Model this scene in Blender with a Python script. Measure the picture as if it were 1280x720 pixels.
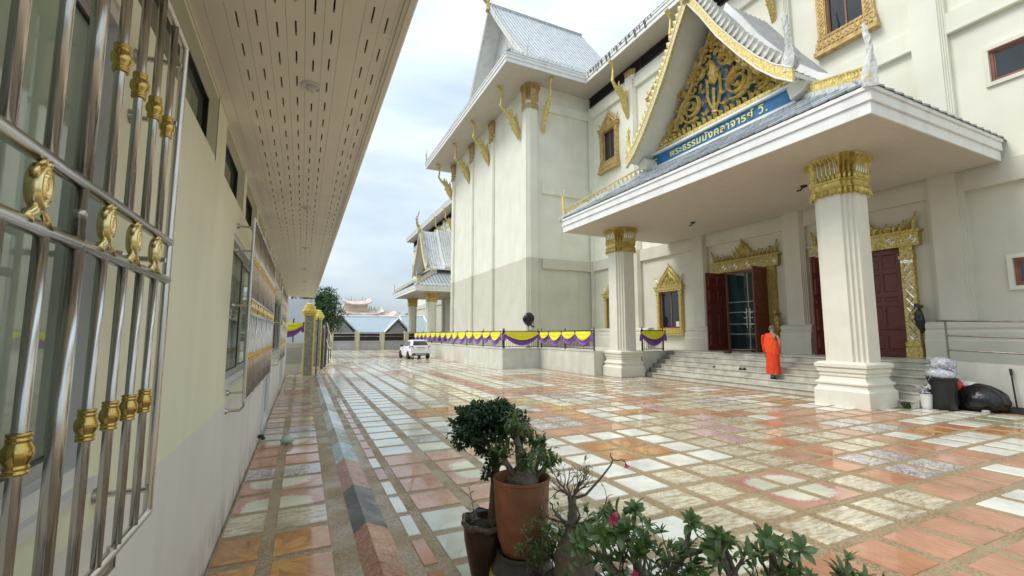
import bpy, math, random
from mathutils import Vector, Matrix, Euler
R = math.radians
rnd = random.Random(7)
for o in list(bpy.data.objects): bpy.data.objects.remove(o)
SC = bpy.context.scene
COL = SC.collection

# ---------------------------------------------------------------- camera
cam = bpy.data.objects.new('camera', bpy.data.cameras.new('camera'))
COL.objects.link(cam)
cam.location = (0, 0, 1.95)
cam.rotation_euler = Euler((R(90 + 5.966), 0, R(-25.15)), 'XYZ')
cam.data.sensor_width = 36; cam.data.lens = 555 / 1280 * 36
cam.data.clip_start = 0.05; cam.data.clip_end = 3000
SC.camera = cam
SC.view_settings.view_transform = 'Standard'
SC.view_settings.look = 'None'
SC.view_settings.exposure = 0.6

# ---------------------------------------------------------------- world, sun
SUN_EL, SUN_AZ = R(52), R(-75)          # azimuth measured from +Y towards +X
w = bpy.data.worlds.new('World'); SC.world = w; w.use_nodes = True
nt = w.node_tree; nt.nodes.clear(); N = nt.nodes.new; L = nt.links.new
sky = N('ShaderNodeTexSky'); sky.sky_type = 'NISHITA'; sky.sun_disc = False
sky.sun_elevation = SUN_EL; sky.sun_rotation = SUN_AZ
sky.air_density = 1.0; sky.dust_density = 2.5; sky.ozone_density = 1.0
tc = N('ShaderNodeTexCoord'); mp = N('ShaderNodeMapping'); mp.inputs['Scale'].default_value = (1, 1, 3.2)
n1 = N('ShaderNodeTexNoise'); n1.inputs['Scale'].default_value = 2.1; n1.inputs['Detail'].default_value = 6; n1.inputs['Roughness'].default_value = .5; n1.inputs['Distortion'].default_value = .25
cr = N('ShaderNodeValToRGB'); cr.color_ramp.elements[0].position = .36; cr.color_ramp.elements[1].position = .62
cr.color_ramp.elements[0].color = (.62, .62, .62, 1); cr.color_ramp.elements[1].color = (.94, .94, .94, 1)
n2 = N('ShaderNodeTexNoise'); n2.inputs['Scale'].default_value = 3.3; n2.inputs['Detail'].default_value = 5
cc = N('ShaderNodeValToRGB'); cc.color_ramp.elements[0].position = .3; cc.color_ramp.elements[1].position = .7
cc.color_ramp.elements[0].color = (4.7, 5.8, 6.8, 1); cc.color_ramp.elements[1].color = (6.8, 7.5, 7.9, 1)
mx = N('ShaderNodeMix'); mx.data_type = 'RGBA'
bg = N('ShaderNodeBackground'); bg.inputs['Strength'].default_value = 0.10
wo = N('ShaderNodeOutputWorld')
L(tc.outputs['Generated'], mp.inputs['Vector']); L(mp.outputs[0], n1.inputs['Vector']); L(mp.outputs[0], n2.inputs['Vector'])
L(n1.outputs['Fac'], cr.inputs['Fac']); L(n2.outputs['Fac'], cc.inputs['Fac'])
L(cr.outputs['Color'], mx.inputs['Factor']); L(sky.outputs[0], mx.inputs['A']); L(cc.outputs['Color'], mx.inputs['B'])
sx = N('ShaderNodeSeparateXYZ'); L(tc.outputs['Generated'], sx.inputs[0])      # overcast sky: zenith brighter than horizon
mz = N('ShaderNodeMapRange'); mz.inputs['From Min'].default_value = 0; mz.inputs['From Max'].default_value = 1; mz.inputs['To Min'].default_value = .80; mz.inputs['To Max'].default_value = 1.5
L(sx.outputs[2], mz.inputs['Value']); ml = N('ShaderNodeMix'); ml.data_type = 'RGBA'; ml.blend_type = 'MULTIPLY'; ml.inputs['Factor'].default_value = 1
L(mx.outputs['Result'], ml.inputs['A']); L(mz.outputs['Result'], ml.inputs['B'])
L(ml.outputs['Result'], bg.inputs['Color']); L(bg.outputs[0], wo.inputs['Surface'])
sd = bpy.data.lights.new('sun', 'SUN'); sd.energy = 1.4; sd.angle = R(25); sd.color = (1, .94, .85)
so = bpy.data.objects.new('sun', sd); COL.objects.link(so)
sdir = Vector((math.sin(SUN_AZ) * math.cos(SUN_EL), math.cos(SUN_AZ) * math.cos(SUN_EL), math.sin(SUN_EL)))
so.rotation_euler = sdir.to_track_quat('Z', 'Y').to_euler()

# ---------------------------------------------------------------- materials
MATS = {}
def node_mat(name):
    m = bpy.data.materials.new(name); m.use_nodes = True; MATS[name] = m
    t = m.node_tree; b = t.nodes['Principled BSDF']
    return m, t, b
def nn(t, kind, **kw):
    n = t.nodes.new(kind)
    for k, v in kw.items():
        if k in n.inputs: n.inputs[k].default_value = v
        else: setattr(n, k, v)
    return n
def mixc(t, fac, a, b, mode='MIX'):
    m = t.nodes.new('ShaderNodeMix'); m.data_type = 'RGBA'; m.blend_type = mode
    for s, v in (('Factor', fac), ('A', a), ('B', b)):
        if hasattr(v, 'is_linked'): t.links.new(v, m.inputs[s])
        else: m.inputs[s].default_value = v if s == 'Factor' else (*v[:3], 1)
    return m.outputs['Result']
def math_n(t, op, a, b=0.0, clamp=False):
    m = t.nodes.new('ShaderNodeMath'); m.operation = op; m.use_clamp = clamp
    for i, v in enumerate((a, b)):
        if hasattr(v, 'is_linked'): t.links.new(v, m.inputs[i])
        else: m.inputs[i].default_value = v
    return m.outputs[0]
def ramp(t, fac, *stops):
    r = t.nodes.new('ShaderNodeValToRGB'); e = r.color_ramp.elements
    while len(e) < len(stops): e.new(.5)
    for k, (p, c) in enumerate(stops): e[k].position = p; e[k].color = (c, c, c, 1) if isinstance(c, (int, float)) else (*c, 1)
    t.links.new(fac, r.inputs['Fac']); return r.outputs['Color']
def noise(t, scale, detail=4, vec=None, stretch=None, dist=0):
    n = nn(t, 'ShaderNodeTexNoise', Scale=scale, Detail=detail, Distortion=dist)
    if vec is None: vec = nn(t, 'ShaderNodeTexCoord').outputs['Object']
    if stretch:
        mpn = nn(t, 'ShaderNodeMapping'); mpn.inputs['Scale'].default_value = stretch
        t.links.new(vec, mpn.inputs['Vector']); vec = mpn.outputs[0]
    t.links.new(vec, n.inputs['Vector']); return n.outputs['Fac']
def bump(t, b, h, strength=.3, dist=.01):
    bn = nn(t, 'ShaderNodeBump', Strength=strength, Distance=dist); t.links.new(h, bn.inputs['Height']); t.links.new(bn.outputs[0], b.inputs['Normal'])
def mat(name, col, rough=.6, metal=0, var=.12, scale=3, bmp=0, bscale=60, stain=0, dark=None, spec=.5, bdist=.005):
    m, t, b = node_mat(name)
    lo = tuple(c * (1 - var) for c in col); hi = tuple(min(1, c * (1 + var)) for c in col)
    f = ramp(t, noise(t, scale, 5), (.3, 0.0), (.7, 1.0))
    c = mixc(t, f, lo, hi)
    if stain:
        s = ramp(t, noise(t, 1.0, 6, stretch=(2.2, 2.2, .25)), (.5, 0.0), (.78, 1.0))
        s2 = math_n(t, 'MULTIPLY', s, stain)
        c = mixc(t, s2, c, dark or tuple(x * .55 for x in col))
    t.links.new(c, b.inputs['Base Color'])
    b.inputs['Roughness'].default_value = rough; b.inputs['Metallic'].default_value = metal
    b.inputs['Specular IOR Level'].default_value = spec
    if rough > .1 and rough < .9:
        rr = ramp(t, noise(t, scale * 2.3, 3), (.3, max(0, rough - .1)), (.7, min(1, rough + .1))); t.links.new(rr, b.inputs['Roughness'])
    if bmp: bump(t, b, noise(t, bscale, 4), bmp, bdist)
    return m
def two_tone(name, lo, hi, zline, rough=.65, stain=.15, axis=2):
    m, t, b = node_mat(name)
    g = nn(t, 'ShaderNodeNewGeometry'); sp = nn(t, 'ShaderNodeSeparateXYZ'); t.links.new(g.outputs['Position'], sp.inputs[0])
    f = math_n(t, 'GREATER_THAN', sp.outputs[axis], zline)
    c = mixc(t, f, lo, hi)
    v = ramp(t, noise(t, .8, 6, vec=g.outputs['Position']), (.3, .93), (.7, 1.05))
    c = mixc(t, 1.0, c, v, 'MULTIPLY')
    s = ramp(t, noise(t, 1.0, 7, vec=g.outputs['Position'], stretch=(1.8, 1.8, .16)), (.52, 0.0), (.8, 1.0))
    c = mixc(t, math_n(t, 'MULTIPLY', s, stain), c, (.30, .29, .24))
    gz = nn(t, 'ShaderNodeMapRange'); t.links.new(sp.outputs[2], gz.inputs['Value']); gz.inputs['From Min'].default_value = .0; gz.inputs['From Max'].default_value = .42; gz.inputs['To Min'].default_value = 1; gz.inputs['To Max'].default_value = 0
    gr = math_n(t, 'MULTIPLY', gz.outputs['Result'], ramp(t, noise(t, 5, 7, vec=g.outputs['Position'], stretch=(1, 1, .5)), (.38, 0.0), (.66, .8)))
    c = mixc(t, gr, c, (.30, .235, .16))                    # splashed dirt at the foot of the wall
    pt = math_n(t, 'MULTIPLY', ramp(t, noise(t, .55, 3, vec=g.outputs['Position']), (.56, 0.0), (.60, 1.0)), .06); c = mixc(t, pt, c, (.95, .93, .86))   # touched-up paint
    t.links.new(c, b.inputs['Base Color']); b.inputs['Roughness'].default_value = rough
    bump(t, b, noise(t, 90, 3, vec=g.outputs['Position']), .12, .003)
    return m
CREAM = (.81, .80, .68); GREYP = (.50, .485, .41)
two_tone('temple_paint', (.62, .59, .49), CREAM, 7.1, stain=.16)
two_tone('annex_paint', (.82, .79, .76), (.88, .87, .67), 1.28, stain=.22, rough=.5)
mat('column_paint', (.74, .715, .61), .5, var=.04, stain=.15, bmp=.1)
mat('eave_white', (.82, .82, .80), .5, var=.05, stain=.22, dark=(.35, .35, .33))
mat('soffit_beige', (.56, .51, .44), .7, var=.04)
mat('annex_soffit', (.90, .83, .73), .55, var=.04)
mat('slot_dark', (.015, .015, .015), .9)
mat('terrace_plaster', (.62, .61, .53), .7, var=.08, scale=2, stain=.5, dark=(.40, .40, .36), bmp=.2)
mat('step_marble', (.56, .54, .46), .35, var=.22, scale=2.5, stain=.6, dark=(.26, .25, .21), bmp=.1)
mat('step_dark', (.19, .18, .15), .5, var=.3, scale=4)
mat('gold', (.57, .45, .15), .38, .6, var=.5, scale=16, bmp=.8, bscale=40, bdist=.015)  # strong mottling puts the shade of relief crevices into the colour
mat('gold_carve', (.72, .56, .20), .42, .45, var=.25, scale=8, bmp=.2, bscale=25)
mat('gold_cap', (.58, .46, .14), .36, .55, var=.3, scale=8, bmp=.25, bscale=30)
mat('gold_pale', (.68, .54, .19), .45, .3, var=.4, scale=14, bmp=.9, bscale=38, bdist=.015)
mat('gold_dull', (.54, .38, .15), .55, .25, var=.3, scale=6, bmp=.6, bscale=40, bdist=.01, stain=.3)
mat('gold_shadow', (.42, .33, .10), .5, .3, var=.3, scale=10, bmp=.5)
mat('mirror_inlay', (.85, .86, .86), .15, .8, var=.1, scale=30)
mat('brass', (.60, .43, .14), .17, 1.0, var=.12, scale=20)
mat('brass_pale', (.86, .72, .36), .20, 1.0, var=.1, scale=20)
mat('pipe_steel', (.28, .26, .24), .42, .8, var=.2, scale=3)
mat('steel', (.62, .60, .58), .22, 1.0, var=.08, scale=3)
mat('rail_dark', (.10, .085, .07), .45, .6, var=.3, scale=5)
mat('aluminium', (.45, .46, .46), .4, .3, var=.05)
mat('white_frame', (.72, .73, .73), .4, var=.03)
mat('blue_panel', (.022, .16, .36), .4, var=.25, scale=3)
mat('carving_dark', (.025, .075, .13), .7, var=.5, scale=5)
mat('carving_blue', (.02, .14, .30), .5, var=.3, scale=3)
mat('door_red', (.12, .022, .013), .38, var=.25, scale=4, bmp=.1)
mat('frame_brown', (.25, .10, .06), .5, var=.2)
mat('fixture_black', (.02, .02, .02), .4, var=.3)
mat('plastic_black', (.012, .013, .014), .42, var=.3)
mat('bag_black', (.01, .01, .011), .25, var=.3, bmp=.6, bscale=14, bdist=.03)
mat('bag_red', (.6, .03, .04), .4, var=.2)
mat('bag_white', (.75, .72, .68), .5, var=.1)
mat('bottle_clear', (.46, .47, .52), .2, var=.5, scale=30, bmp=.8, bscale=30)
mat('roof_silver', (.50, .54, .57), .42, .15, var=.14, scale=5, bmp=.2, stain=.3, dark=(.18, .18, .17))
def obj_tone(mt, lo, hi):
    t = MATS[mt].node_tree; b = t.nodes['Principled BSDF']; oi = t.nodes.new('ShaderNodeObjectInfo'); src = b.inputs['Base Color'].links[0].from_socket
    t.links.new(mixc(t, 1.0, src, ramp(t, oi.outputs['Random'], (0, lo), (1, hi)), 'MULTIPLY'), b.inputs['Base Color'])
obj_tone('roof_silver', .62, 1.12)
mat('roof_white', (.70, .73, .74), .5, 0, var=.1, scale=2, stain=.5, dark=(.2, .2, .19))
mat('roof_joint', (.10, .10, .10), .8)
mat('joint_grey', (.30, .31, .31), .7)
mat('mould_white', (.66, .66, .62), .65, var=.25, scale=9, stain=.5, dark=(.12, .12, .11))
mat('louvre_dark', (.045, .03, .025), .7, var=.3)
mat('cloth_yellow', (.78, .72, .02), .7, var=.08)
mat('cloth_purple', (.20, .075, .36), .6, var=.2)
mat('robe_orange', (.90, .085, .012), .75, var=.1, scale=6)
mat('robe_dark', (.74, .055, .01), .75, var=.12, scale=6)
mat('skin', (.42, .24, .15), .55, var=.08)
mat('hair_shaved', (.20, .15, .12), .8, var=.1)
mat('car_paint', (.80, .81, .82), .25, var=.02)
mat('tyre', (.02, .02, .02), .8)
mat('rim', (.35, .35, .36), .35, .8)
mat('lamp_red', (.35, .02, .03), .2)
mat('bumper_dark', (.03, .03, .03), .6)
mat('plate_white', (.7, .72, .7), .4)
mat('pillar_marble', (.30, .29, .24), .35, var=.3, scale=6, stain=.4)
mat('yellow_trim', (.72, .60, .14), .5, var=.12, scale=6)
mat('roof_blue', (.38, .46, .52), .5, var=.08)
mat('wall_white', (.72, .72, .69), .7, var=.07, stain=.3)
mat('wall_grey', (.50, .50, .50), .7, var=.07, stain=.3)
mat('fence_black', (.015, .017, .018), .5)
mat('tower_cream', (.78, .66, .50), .7, var=.12, scale=.5)
mat('tower_red', (.64, .52, .46), .7, var=.3, scale=1)
mat('tower_green', (.30, .36, .32), .7, var=.3, scale=1)
mat('tower_yellow', (.75, .62, .22), .7, var=.15)
mat('bark', (.19, .15, .105), .85, var=.35, scale=14, bmp=.8, bscale=30, bdist=.02)
mat('bark_pale', (.19, .165, .125), .8, var=.3, scale=16, bmp=.8, bscale=35, bdist=.015)
mat('twig', (.16, .12, .10), .8, var=.3, scale=25, bmp=.4)
mat('soil', (.045, .03, .02), .95, var=.5, scale=30, bmp=1, bscale=60, bdist=.02)
mat('terracotta', (.30, .115, .055), .6, var=.3, scale=7, stain=.8, dark=(.13, .085, .065), bmp=.4)
mat('glaze_brown', (.035, .018, .012), .16, var=.5, scale=5, bmp=.2)
mat('glaze_rim', (.11, .075, .06), .25, var=.3, scale=12)
mat('jar_dark', (.06, .05, .045), .5, var=.4, scale=7, stain=.4)
mat('jar_stripe', (.42, .30, .05), .5, var=.3, scale=14)
mat('petal_pink', (.72, .06, .17), .5, var=.3, scale=30)
mat('sandal', (.02, .018, .016), .7)
mat('ground_dirt', (.16, .15, .12), .9, var=.2, scale=.3)
mat('board_white', (.62, .66, .74), .5, var=.04)
mat('board_green', (.42, .56, .42), .4, var=.1, bmp=.6, bscale=20, bdist=.02)
mat('sign_red', (.55, .03, .05), .5)
mat('gold_text', (.80, .72, .28), .4, .3, var=.15, scale=10)
mat('concrete_trim', (.42, .41, .36), .8, var=.2, scale=4, stain=.4)
def leafmat(name, a, b, rough=.45):
    m, t, bb = node_mat(name)
    oi = nn(t, 'ShaderNodeObjectInfo'); g = nn(t, 'ShaderNodeNewGeometry')
    v = math_n(t, 'ADD', math_n(t, 'MULTIPLY', g.outputs['Random Per Island'], .6), math_n(t, 'MULTIPLY', oi.outputs['Random'], .4))
    t.links.new(mixc(t, v, a, b), bb.inputs['Base Color']); bb.inputs['Roughness'].default_value = rough
    tr = nn(t, 'ShaderNodeBsdfTranslucent'); tr.inputs['Color'].default_value = (b[0] * 1.3, b[1] * 1.4, b[2], 1)
    ms = nn(t, 'ShaderNodeMixShader', Fac=.22); t.links.new(bb.outputs[0], ms.inputs[1]); t.links.new(tr.outputs[0], ms.inputs[2])
    t.links.new(ms.outputs[0], t.nodes['Material Output'].inputs['Surface'])
leafmat('leaf_topiary', (.012, .036, .016), (.05, .115, .04), .38)
leafmat('leaf_adenium', (.035, .078, .028), (.18, .27, .095), .36)
leafmat('leaf_light', (.05, .10, .03), (.17, .26, .07), .45)
leafmat('leaf_tree', (.012, .04, .014), (.05, .115, .035), .55)
leafmat('leaf_far', (.03, .06, .035), (.07, .11, .06), .7)
def glassmat(name, col, rough=.04, spec=.8):
    m, t, b = node_mat(name)
    f = ramp(t, noise(t, .9, 3, stretch=(1, 2.5, .5)), (.35, .0), (.65, 1.0))
    t.links.new(mixc(t, f, tuple(c * .5 for c in col), tuple(c * 1.4 for c in col)), b.inputs['Base Color'])
    b.inputs['Roughness'].default_value = rough; b.inputs['Specular IOR Level'].default_value = spec
glassmat('glass_green', (.26, .33, .27)); glassmat('glass_dark', (.008, .012, .014)); glassmat('glass_teal', (.01, .035, .038))
glassmat('glass_car', (.03, .035, .035)); glassmat('glass_clerestory', (.13, .16, .14))

# tile materials; UV runs 0..1 over the pattern block so neighbouring tiles continue each other's print
def tilemat(name, kind, c1, c2, c3=None, rough=.07):
    m, t, b = node_mat(name)
    uv = nn(t, 'ShaderNodeUVMap').outputs[0]; oi = nn(t, 'ShaderNodeObjectInfo'); geo = nn(t, 'ShaderNodeNewGeometry')
    rn = math_n(t, 'ADD', oi.outputs['Random'], geo.outputs['Random Per Island'])
    off = nn(t, 'ShaderNodeVectorMath', operation='ADD'); cmb = nn(t, 'ShaderNodeCombineXYZ')
    t.links.new(math_n(t, 'MULTIPLY', rn, 37.0), cmb.inputs[0]); t.links.new(math_n(t, 'MULTIPLY', rn, 61.0), cmb.inputs[1])
    t.links.new(uv, off.inputs[0]); t.links.new(cmb.outputs[0], off.inputs[1]); ov = off.outputs[0]
    if kind == 'plain':
        f = ramp(t, noise(t, 3, 6, vec=ov, dist=1.5), (.40, 0.0), (.75, 1.0)); c = mixc(t, f, c1, c2)
    elif kind == 'streak':
        f = ramp(t, noise(t, 3.2, 5, vec=ov, stretch=(9, .9, 1), dist=.5), (.3, 0.0), (.7, 1.0)); c = mixc(t, f, c1, c2)
    elif kind == 'vein':
        f = ramp(t, noise(t, 2.2, 6, vec=ov, dist=2.2), (.42, 1.0), (.50, 0.15), (.56, .9))
        mpn = nn(t, 'ShaderNodeMapping'); mpn.inputs['Rotation'].default_value = (0, 0, .75); mpn.inputs['Scale'].default_value = (1.6, 8.5, 1)
        t.links.new(ov, mpn.inputs['Vector'])
        f2 = ramp(t, noise(t, 1.3, 7, vec=mpn.outputs[0], dist=.7), (.36, 0.0), (.56, 1.0))
        c = mixc(t, f2, c1, c2); c = mixc(t, math_n(t, 'MULTIPLY', math_n(t, 'SUBTRACT', 1.0, f), .45), c, c3 or c1)
    elif kind in ('flower', 'rosette', 'swirl', 'circle'):
        s = nn(t, 'ShaderNodeSeparateXYZ'); t.links.new(uv, s.inputs[0])
        x = math_n(t, 'SUBTRACT', s.outputs[0], .5); y = math_n(t, 'SUBTRACT', s.outputs[1], .5)
        r = math_n(t, 'SQRT', math_n(t, 'ADD', math_n(t, 'MULTIPLY', x, x), math_n(t, 'MULTIPLY', y, y)))
        a = math_n(t, 'ARCTAN2', y, x)
        nz = noise(t, 9, 4, vec=uv)
        if kind == 'flower':
            k = math_n(t, 'ADD', math_n(t, 'MULTIPLY', math_n(t, 'ABSOLUTE', math_n(t, 'COSINE', math_n(t, 'MULTIPLY', a, 4.0))), .26), .16)
            d = math_n(t, 'SUBTRACT', r, k)
            f = ramp(t, math_n(t, 'ADD', math_n(t, 'MULTIPLY', d, 2.5), .5), (.0, 0.0), (.46, .1), (.5, 1.0), (.54, .6), (1, .5))
            f2 = ramp(t, math_n(t, 'ABSOLUTE', math_n(t, 'SINE', math_n(t, 'MULTIPLY', a, 8.0))), (.0, 1.0), (.18, 0.0))
            c = mixc(t, f, c1, c2); c = mixc(t, math_n(t, 'MULTIPLY', f2, .55), c, c3); c = mixc(t, math_n(t, 'MULTIPLY', ramp(t, nz, (.4, 0.0), (.7, 1.0)), .45), c, c3)
        elif kind == 'rosette':
            m_ = math_n(t, 'MAXIMUM', math_n(t, 'ABSOLUTE', x), math_n(t, 'ABSOLUTE', y))
            e = math_n(t, 'ADD', math_n(t, 'MULTIPLY', r, .6), math_n(t, 'ADD', math_n(t, 'MULTIPLY', m_, .5), math_n(t, 'MULTIPLY', math_n(t, 'SUBTRACT', noise(t, 20, 4, vec=uv), .5), .20)))
            f = ramp(t, e, (.40, 0.0), (.45, 1.0)); c = mixc(t, f, c1, c2)
            f3 = math_n(t, 'MULTIPLY', ramp(t, e, (.36, 0.0), (.41, 1.0), (.47, .8), (.53, 0.0)), ramp(t, noise(t, 48, 2, vec=uv), (.47, 0.0), (.53, 1.0)))
            c = mixc(t, f3, c, c3)
        elif kind == 'swirl':
            f = ramp(t, noise(t, 5, 6, vec=uv, dist=3), (.42, 0.0), (.5, 1.0), (.6, .1)); c = mixc(t, f, c1, c2)
            f2 = ramp(t, noise(t, 3.3, 5, vec=uv, dist=4), (.5, 0.0), (.56, .8), (.62, 0.0)); c = mixc(t, f2, c, c3)
        else:
            f = ramp(t, math_n(t, 'ADD', r, math_n(t, 'MULTIPLY', math_n(t, 'SUBTRACT', nz, .5), .15)), (.31, 0.0), (.33, 1.0), (.35, .35)); c = mixc(t, f, c1, c2)
    g = ramp(t, noise(t, 1.6, 6, vec=geo.outputs['Position']), (.35, .80), (.65, 1.06))     # dirt film in patches
    c = mixc(t, 1.0, c, g, 'MULTIPLY')
    hv = ramp(t, rn, (.0, .88), (1, 1.0)); c = mixc(t, 1.0, c, hv, 'MULTIPLY')
    t.links.new(c, b.inputs['Base Color'])
    rr = ramp(t, noise(t, 2.3, 6, vec=geo.outputs['Position']), (.38, rough * .4), (.64, rough + .13)); t.links.new(rr, b.inputs['Roughness'])
    bump(t, b, noise(t, 14, 3, vec=geo.outputs['Position']), .05, .004)
tilemat('tile_white', 'plain', (.76, .755, .66), (.85, .84, .75))
tilemat('tile_cream', 'plain', (.66, .66, .48), (.74, .73, .56))
tilemat('tile_pink', 'streak', (.47, .23, .135), (.62, .36, .25))
tilemat('tile_rust', 'streak', (.47, .20, .105), (.60, .32, .20))
tilemat('tile_yellow', 'vein', (.46, .36, .21), (.74, .68, .52), (.30, .20, .11))
tilemat('tile_orange', 'flower', (.66, .36, .12), (.42, .17, .07), (.30, .10, .05))
tilemat('tile_rosette', 'rosette', (.68, .66, .50), (.52, .30, .20), (.48, .20, .25))
tilemat('tile_swirl', 'swirl', (.70, .66, .58), (.40, .32, .32), (.16, .14, .20))
tilemat('tile_magenta', 'swirl', (.64, .53, .44), (.56, .24, .28), (.46, .36, .36))
tilemat('tile_circle', 'circle', (.66, .68, .58), (.50, .50, .40))
tilemat('tile_grey', 'vein', (.42, .42, .38), (.58, .57, .52), (.26, .26, .25))
tilemat('tile_green', 'swirl', (.50, .48, .34), (.26, .36, .22), (.40, .38, .26))
tilemat('kerb_slate', 'plain', (.13, .145, .16), (.16, .175, .19), rough=.5)
tilemat('kerb_pink', 'swirl', (.44, .24, .20), (.64, .44, .40), (.26, .10, .08), rough=.5)
tilemat('kerb_rust', 'swirl', (.42, .17, .10), (.60, .36, .26), (.24, .08, .045), rough=.5)
tilemat('kerb_blue', 'swirl', (.40, .60, .68), (.72, .80, .80), (.18, .36, .46), rough=.2)
tilemat('kerb_white', 'plain', (.62, .66, .66), (.72, .75, .74), rough=.2)
tilemat('kerb_grey', 'vein', (.32, .31, .28), (.40, .39, .35), (.25, .22, .19), rough=.3)
m, t, b = node_mat('grout')
g = nn(t, 'ShaderNodeNewGeometry').outputs['Position']
c = mixc(t, ramp(t, noise(t, 45, 5, vec=g), (.35, 0.0), (.65, 1.0)), (.19, .13, .068), (.42, .31, .18))
c = mixc(t, ramp(t, noise(t, 1.2, 6, vec=g), (.40, 0.0), (.66, .75)), c, (.36, .275, .165))
c = mixc(t, 1.0, c, ramp(t, noise(t, 160, 2, vec=g), (.3, .7), (.7, 1.25)), 'MULTIPLY')
t.links.new(c, b.inputs['Base Color'])
t.links.new(ramp(t, noise(t, 1.9, 5, vec=g), (.4, .30), (.62, .75)), b.inputs['Roughness'])
bump(t, b, noise(t, 70, 4, vec=g), .5, .006)
def PM(n): return MATS[n]

# ---------------------------------------------------------------- mesh helpers
class MB:
    def __init__(s): s.v = []; s.f = []; s.mi = []; s.uv = None; s.cur = 0
    def add(s, vs, fs):
        k = len(s.v); s.v += [tuple(p) for p in vs]; s.f += [tuple(i + k for i in f) for f in fs]; s.mi += [s.cur] * len(fs); return s
    def box(s, x0, x1, y0, y1, z0, z1):
        return s.add([(x0,y0,z0),(x1,y0,z0),(x1,y1,z0),(x0,y1,z0),(x0,y0,z1),(x1,y0,z1),(x1,y1,z1),(x0,y1,z1)],
            [(3,2,1,0),(4,5,6,7),(0,1,5,4),(1,2,6,5),(2,3,7,6),(3,0,4,7)])
    def bbox(s, x0, x1, y0, y1, z0, z1, c=.01):          # box with a chamfered top
        return s.loft([[(x0,y0,z0),(x1,y0,z0),(x1,y1,z0),(x0,y1,z0)],[(x0,y0,z1-c),(x1,y0,z1-c),(x1,y1,z1-c),(x0,y1,z1-c)],
                       [(x0+c,y0+c,z1),(x1-c,y0+c,z1),(x1-c,y1-c,z1),(x0+c,y1-c,z1)]])
    def hexa(s, p): return s.add(p, [(3,2,1,0),(4,5,6,7),(0,1,5,4),(1,2,6,5),(2,3,7,6),(3,0,4,7)])
    def loft(s, rings, cap=True, close=True):
        n = len(rings[0]); vs = [p for r in rings for p in r]; fs = []
        for i in range(len(rings) - 1):
            for j in range(n if close else n - 1):
                a = i * n + j; b_ = i * n + (j + 1) % n
                fs.append((a, b_, b_ + n, a + n))
        if cap: fs.append(tuple(reversed(range(n)))); fs.append(tuple(range((len(rings) - 1) * n, len(rings) * n)))
        return s.add(vs, fs)
    def prism(s, pts, a, b_, axis):                    # pts 2D polygon, extruded along axis from a to b_
        def P(u, v, w_):
            return {'x': (w_, u, v), 'y': (u, w_, v), 'z': (u, v, w_)}[axis]
        return s.loft([[P(u, v, a) for u, v in pts], [P(u, v, b_) for u, v in pts]])
    def tube(s, pts, r, n=8, cap=True, flat=1.0, up=None):
        pts = [Vector(p) for p in pts]; m_ = len(pts); rr = r if isinstance(r, (list, tuple)) else [r] * m_
        rings = []; prev = None
        for i, p in enumerate(pts):
            t_ = (pts[min(i + 1, m_ - 1)] - pts[max(i - 1, 0)])
            if t_.length < 1e-9: t_ = Vector((0, 0, 1))
            t_.normalize()
            if prev is None:
                u = Vector(up) if up else (Vector((0, 0, 1)) if abs(t_.z) < .9 else Vector((1, 0, 0)))
            else: u = prev
            a = (u - t_ * u.dot(t_)); a = a.normalized() if a.length > 1e-6 else t_.orthogonal().normalized()
            prev = a; b_ = t_.cross(a)
            rings.append([p + a * math.cos(2*math.pi*k/n) * rr[i] + b_ * math.sin(2*math.pi*k/n) * rr[i] * flat for k in range(n)])
        return s.loft(rings, cap)
    def lathe(s, prof, c=(0, 0, 0), n=20, cap=True, sx=1, sy=1):
        return s.loft([[(c[0] + r * sx * math.cos(2*math.pi*k/n), c[1] + r * sy * math.sin(2*math.pi*k/n), c[2] + z) for k in range(n)] for r, z in prof], cap)
    def ribbon(s, pts, wd, nrm, h, back=False):
        pts = [Vector(p) for p in pts]; nv = Vector(nrm).normalized(); m_ = len(pts); rings = []
        wl = wd if isinstance(wd, (list, tuple)) else [wd] * m_
        hl = h if isinstance(h, (list, tuple)) else [h] * m_
        for i, p in enumerate(pts):
            t_ = (pts[min(i + 1, m_ - 1)] - pts[max(i - 1, 0)]).normalized(); sd_ = t_.cross(nv)
            r = [p - sd_ * wl[i], p + nv * hl[i], p + sd_ * wl[i]]
            if back: r.append(p - nv * hl[i])
            rings.append(r)
        return s.loft(rings, True, True)
    def build(s, name, mats, parent=None, smooth=False, kind=None):
        me = bpy.data.meshes.new(name)
        off = Vector((0, 0, 0))
        if parent is not None: off = ROOT.get(parent.name, Vector((0, 0, 0)))
        me.from_pydata([(p[0] - off.x, p[1] - off.y, p[2] - off.z) for p in s.v], [], s.f)
        for m_ in ([mats] if isinstance(mats, str) else mats): me.materials.append(MATS[m_])
        if any(s.mi): me.polygons.foreach_set('material_index', s.mi)
        if smooth: me.polygons.foreach_set('use_smooth', [True] * len(s.f)); 
        if s.uv:
            ul = me.uv_layers.new(name='UVMap'); ul.data.foreach_set('uv', [c_ for q in s.uv for c_ in q])
        me.validate(); me.update()
        o = bpy.data.objects.new(name, me); COL.objects.link(o)
        if parent is not None: o.parent = parent; ROOT[o.name] = off
        if kind: o['kind'] = kind
        if smooth == 'auto':
            try: me.set_sharp_from_angle(angle=R(35))
            except Exception: pass
        return o
ROOT = {}
def thing(name, label, cat, loc=(0, 0, 0), group=None):
    o = bpy.data.objects.new(name, None); COL.objects.link(o); o.location = loc; o.empty_display_size = .2
    o['label'] = label; o['category'] = cat
    if group: o['group'] = group
    ROOT[o.name] = Vector(loc); return o
def tag(o, label, cat, group=None):
    o['label'] = label; o['category'] = cat
    if group: o['group'] = group
    return o
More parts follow.
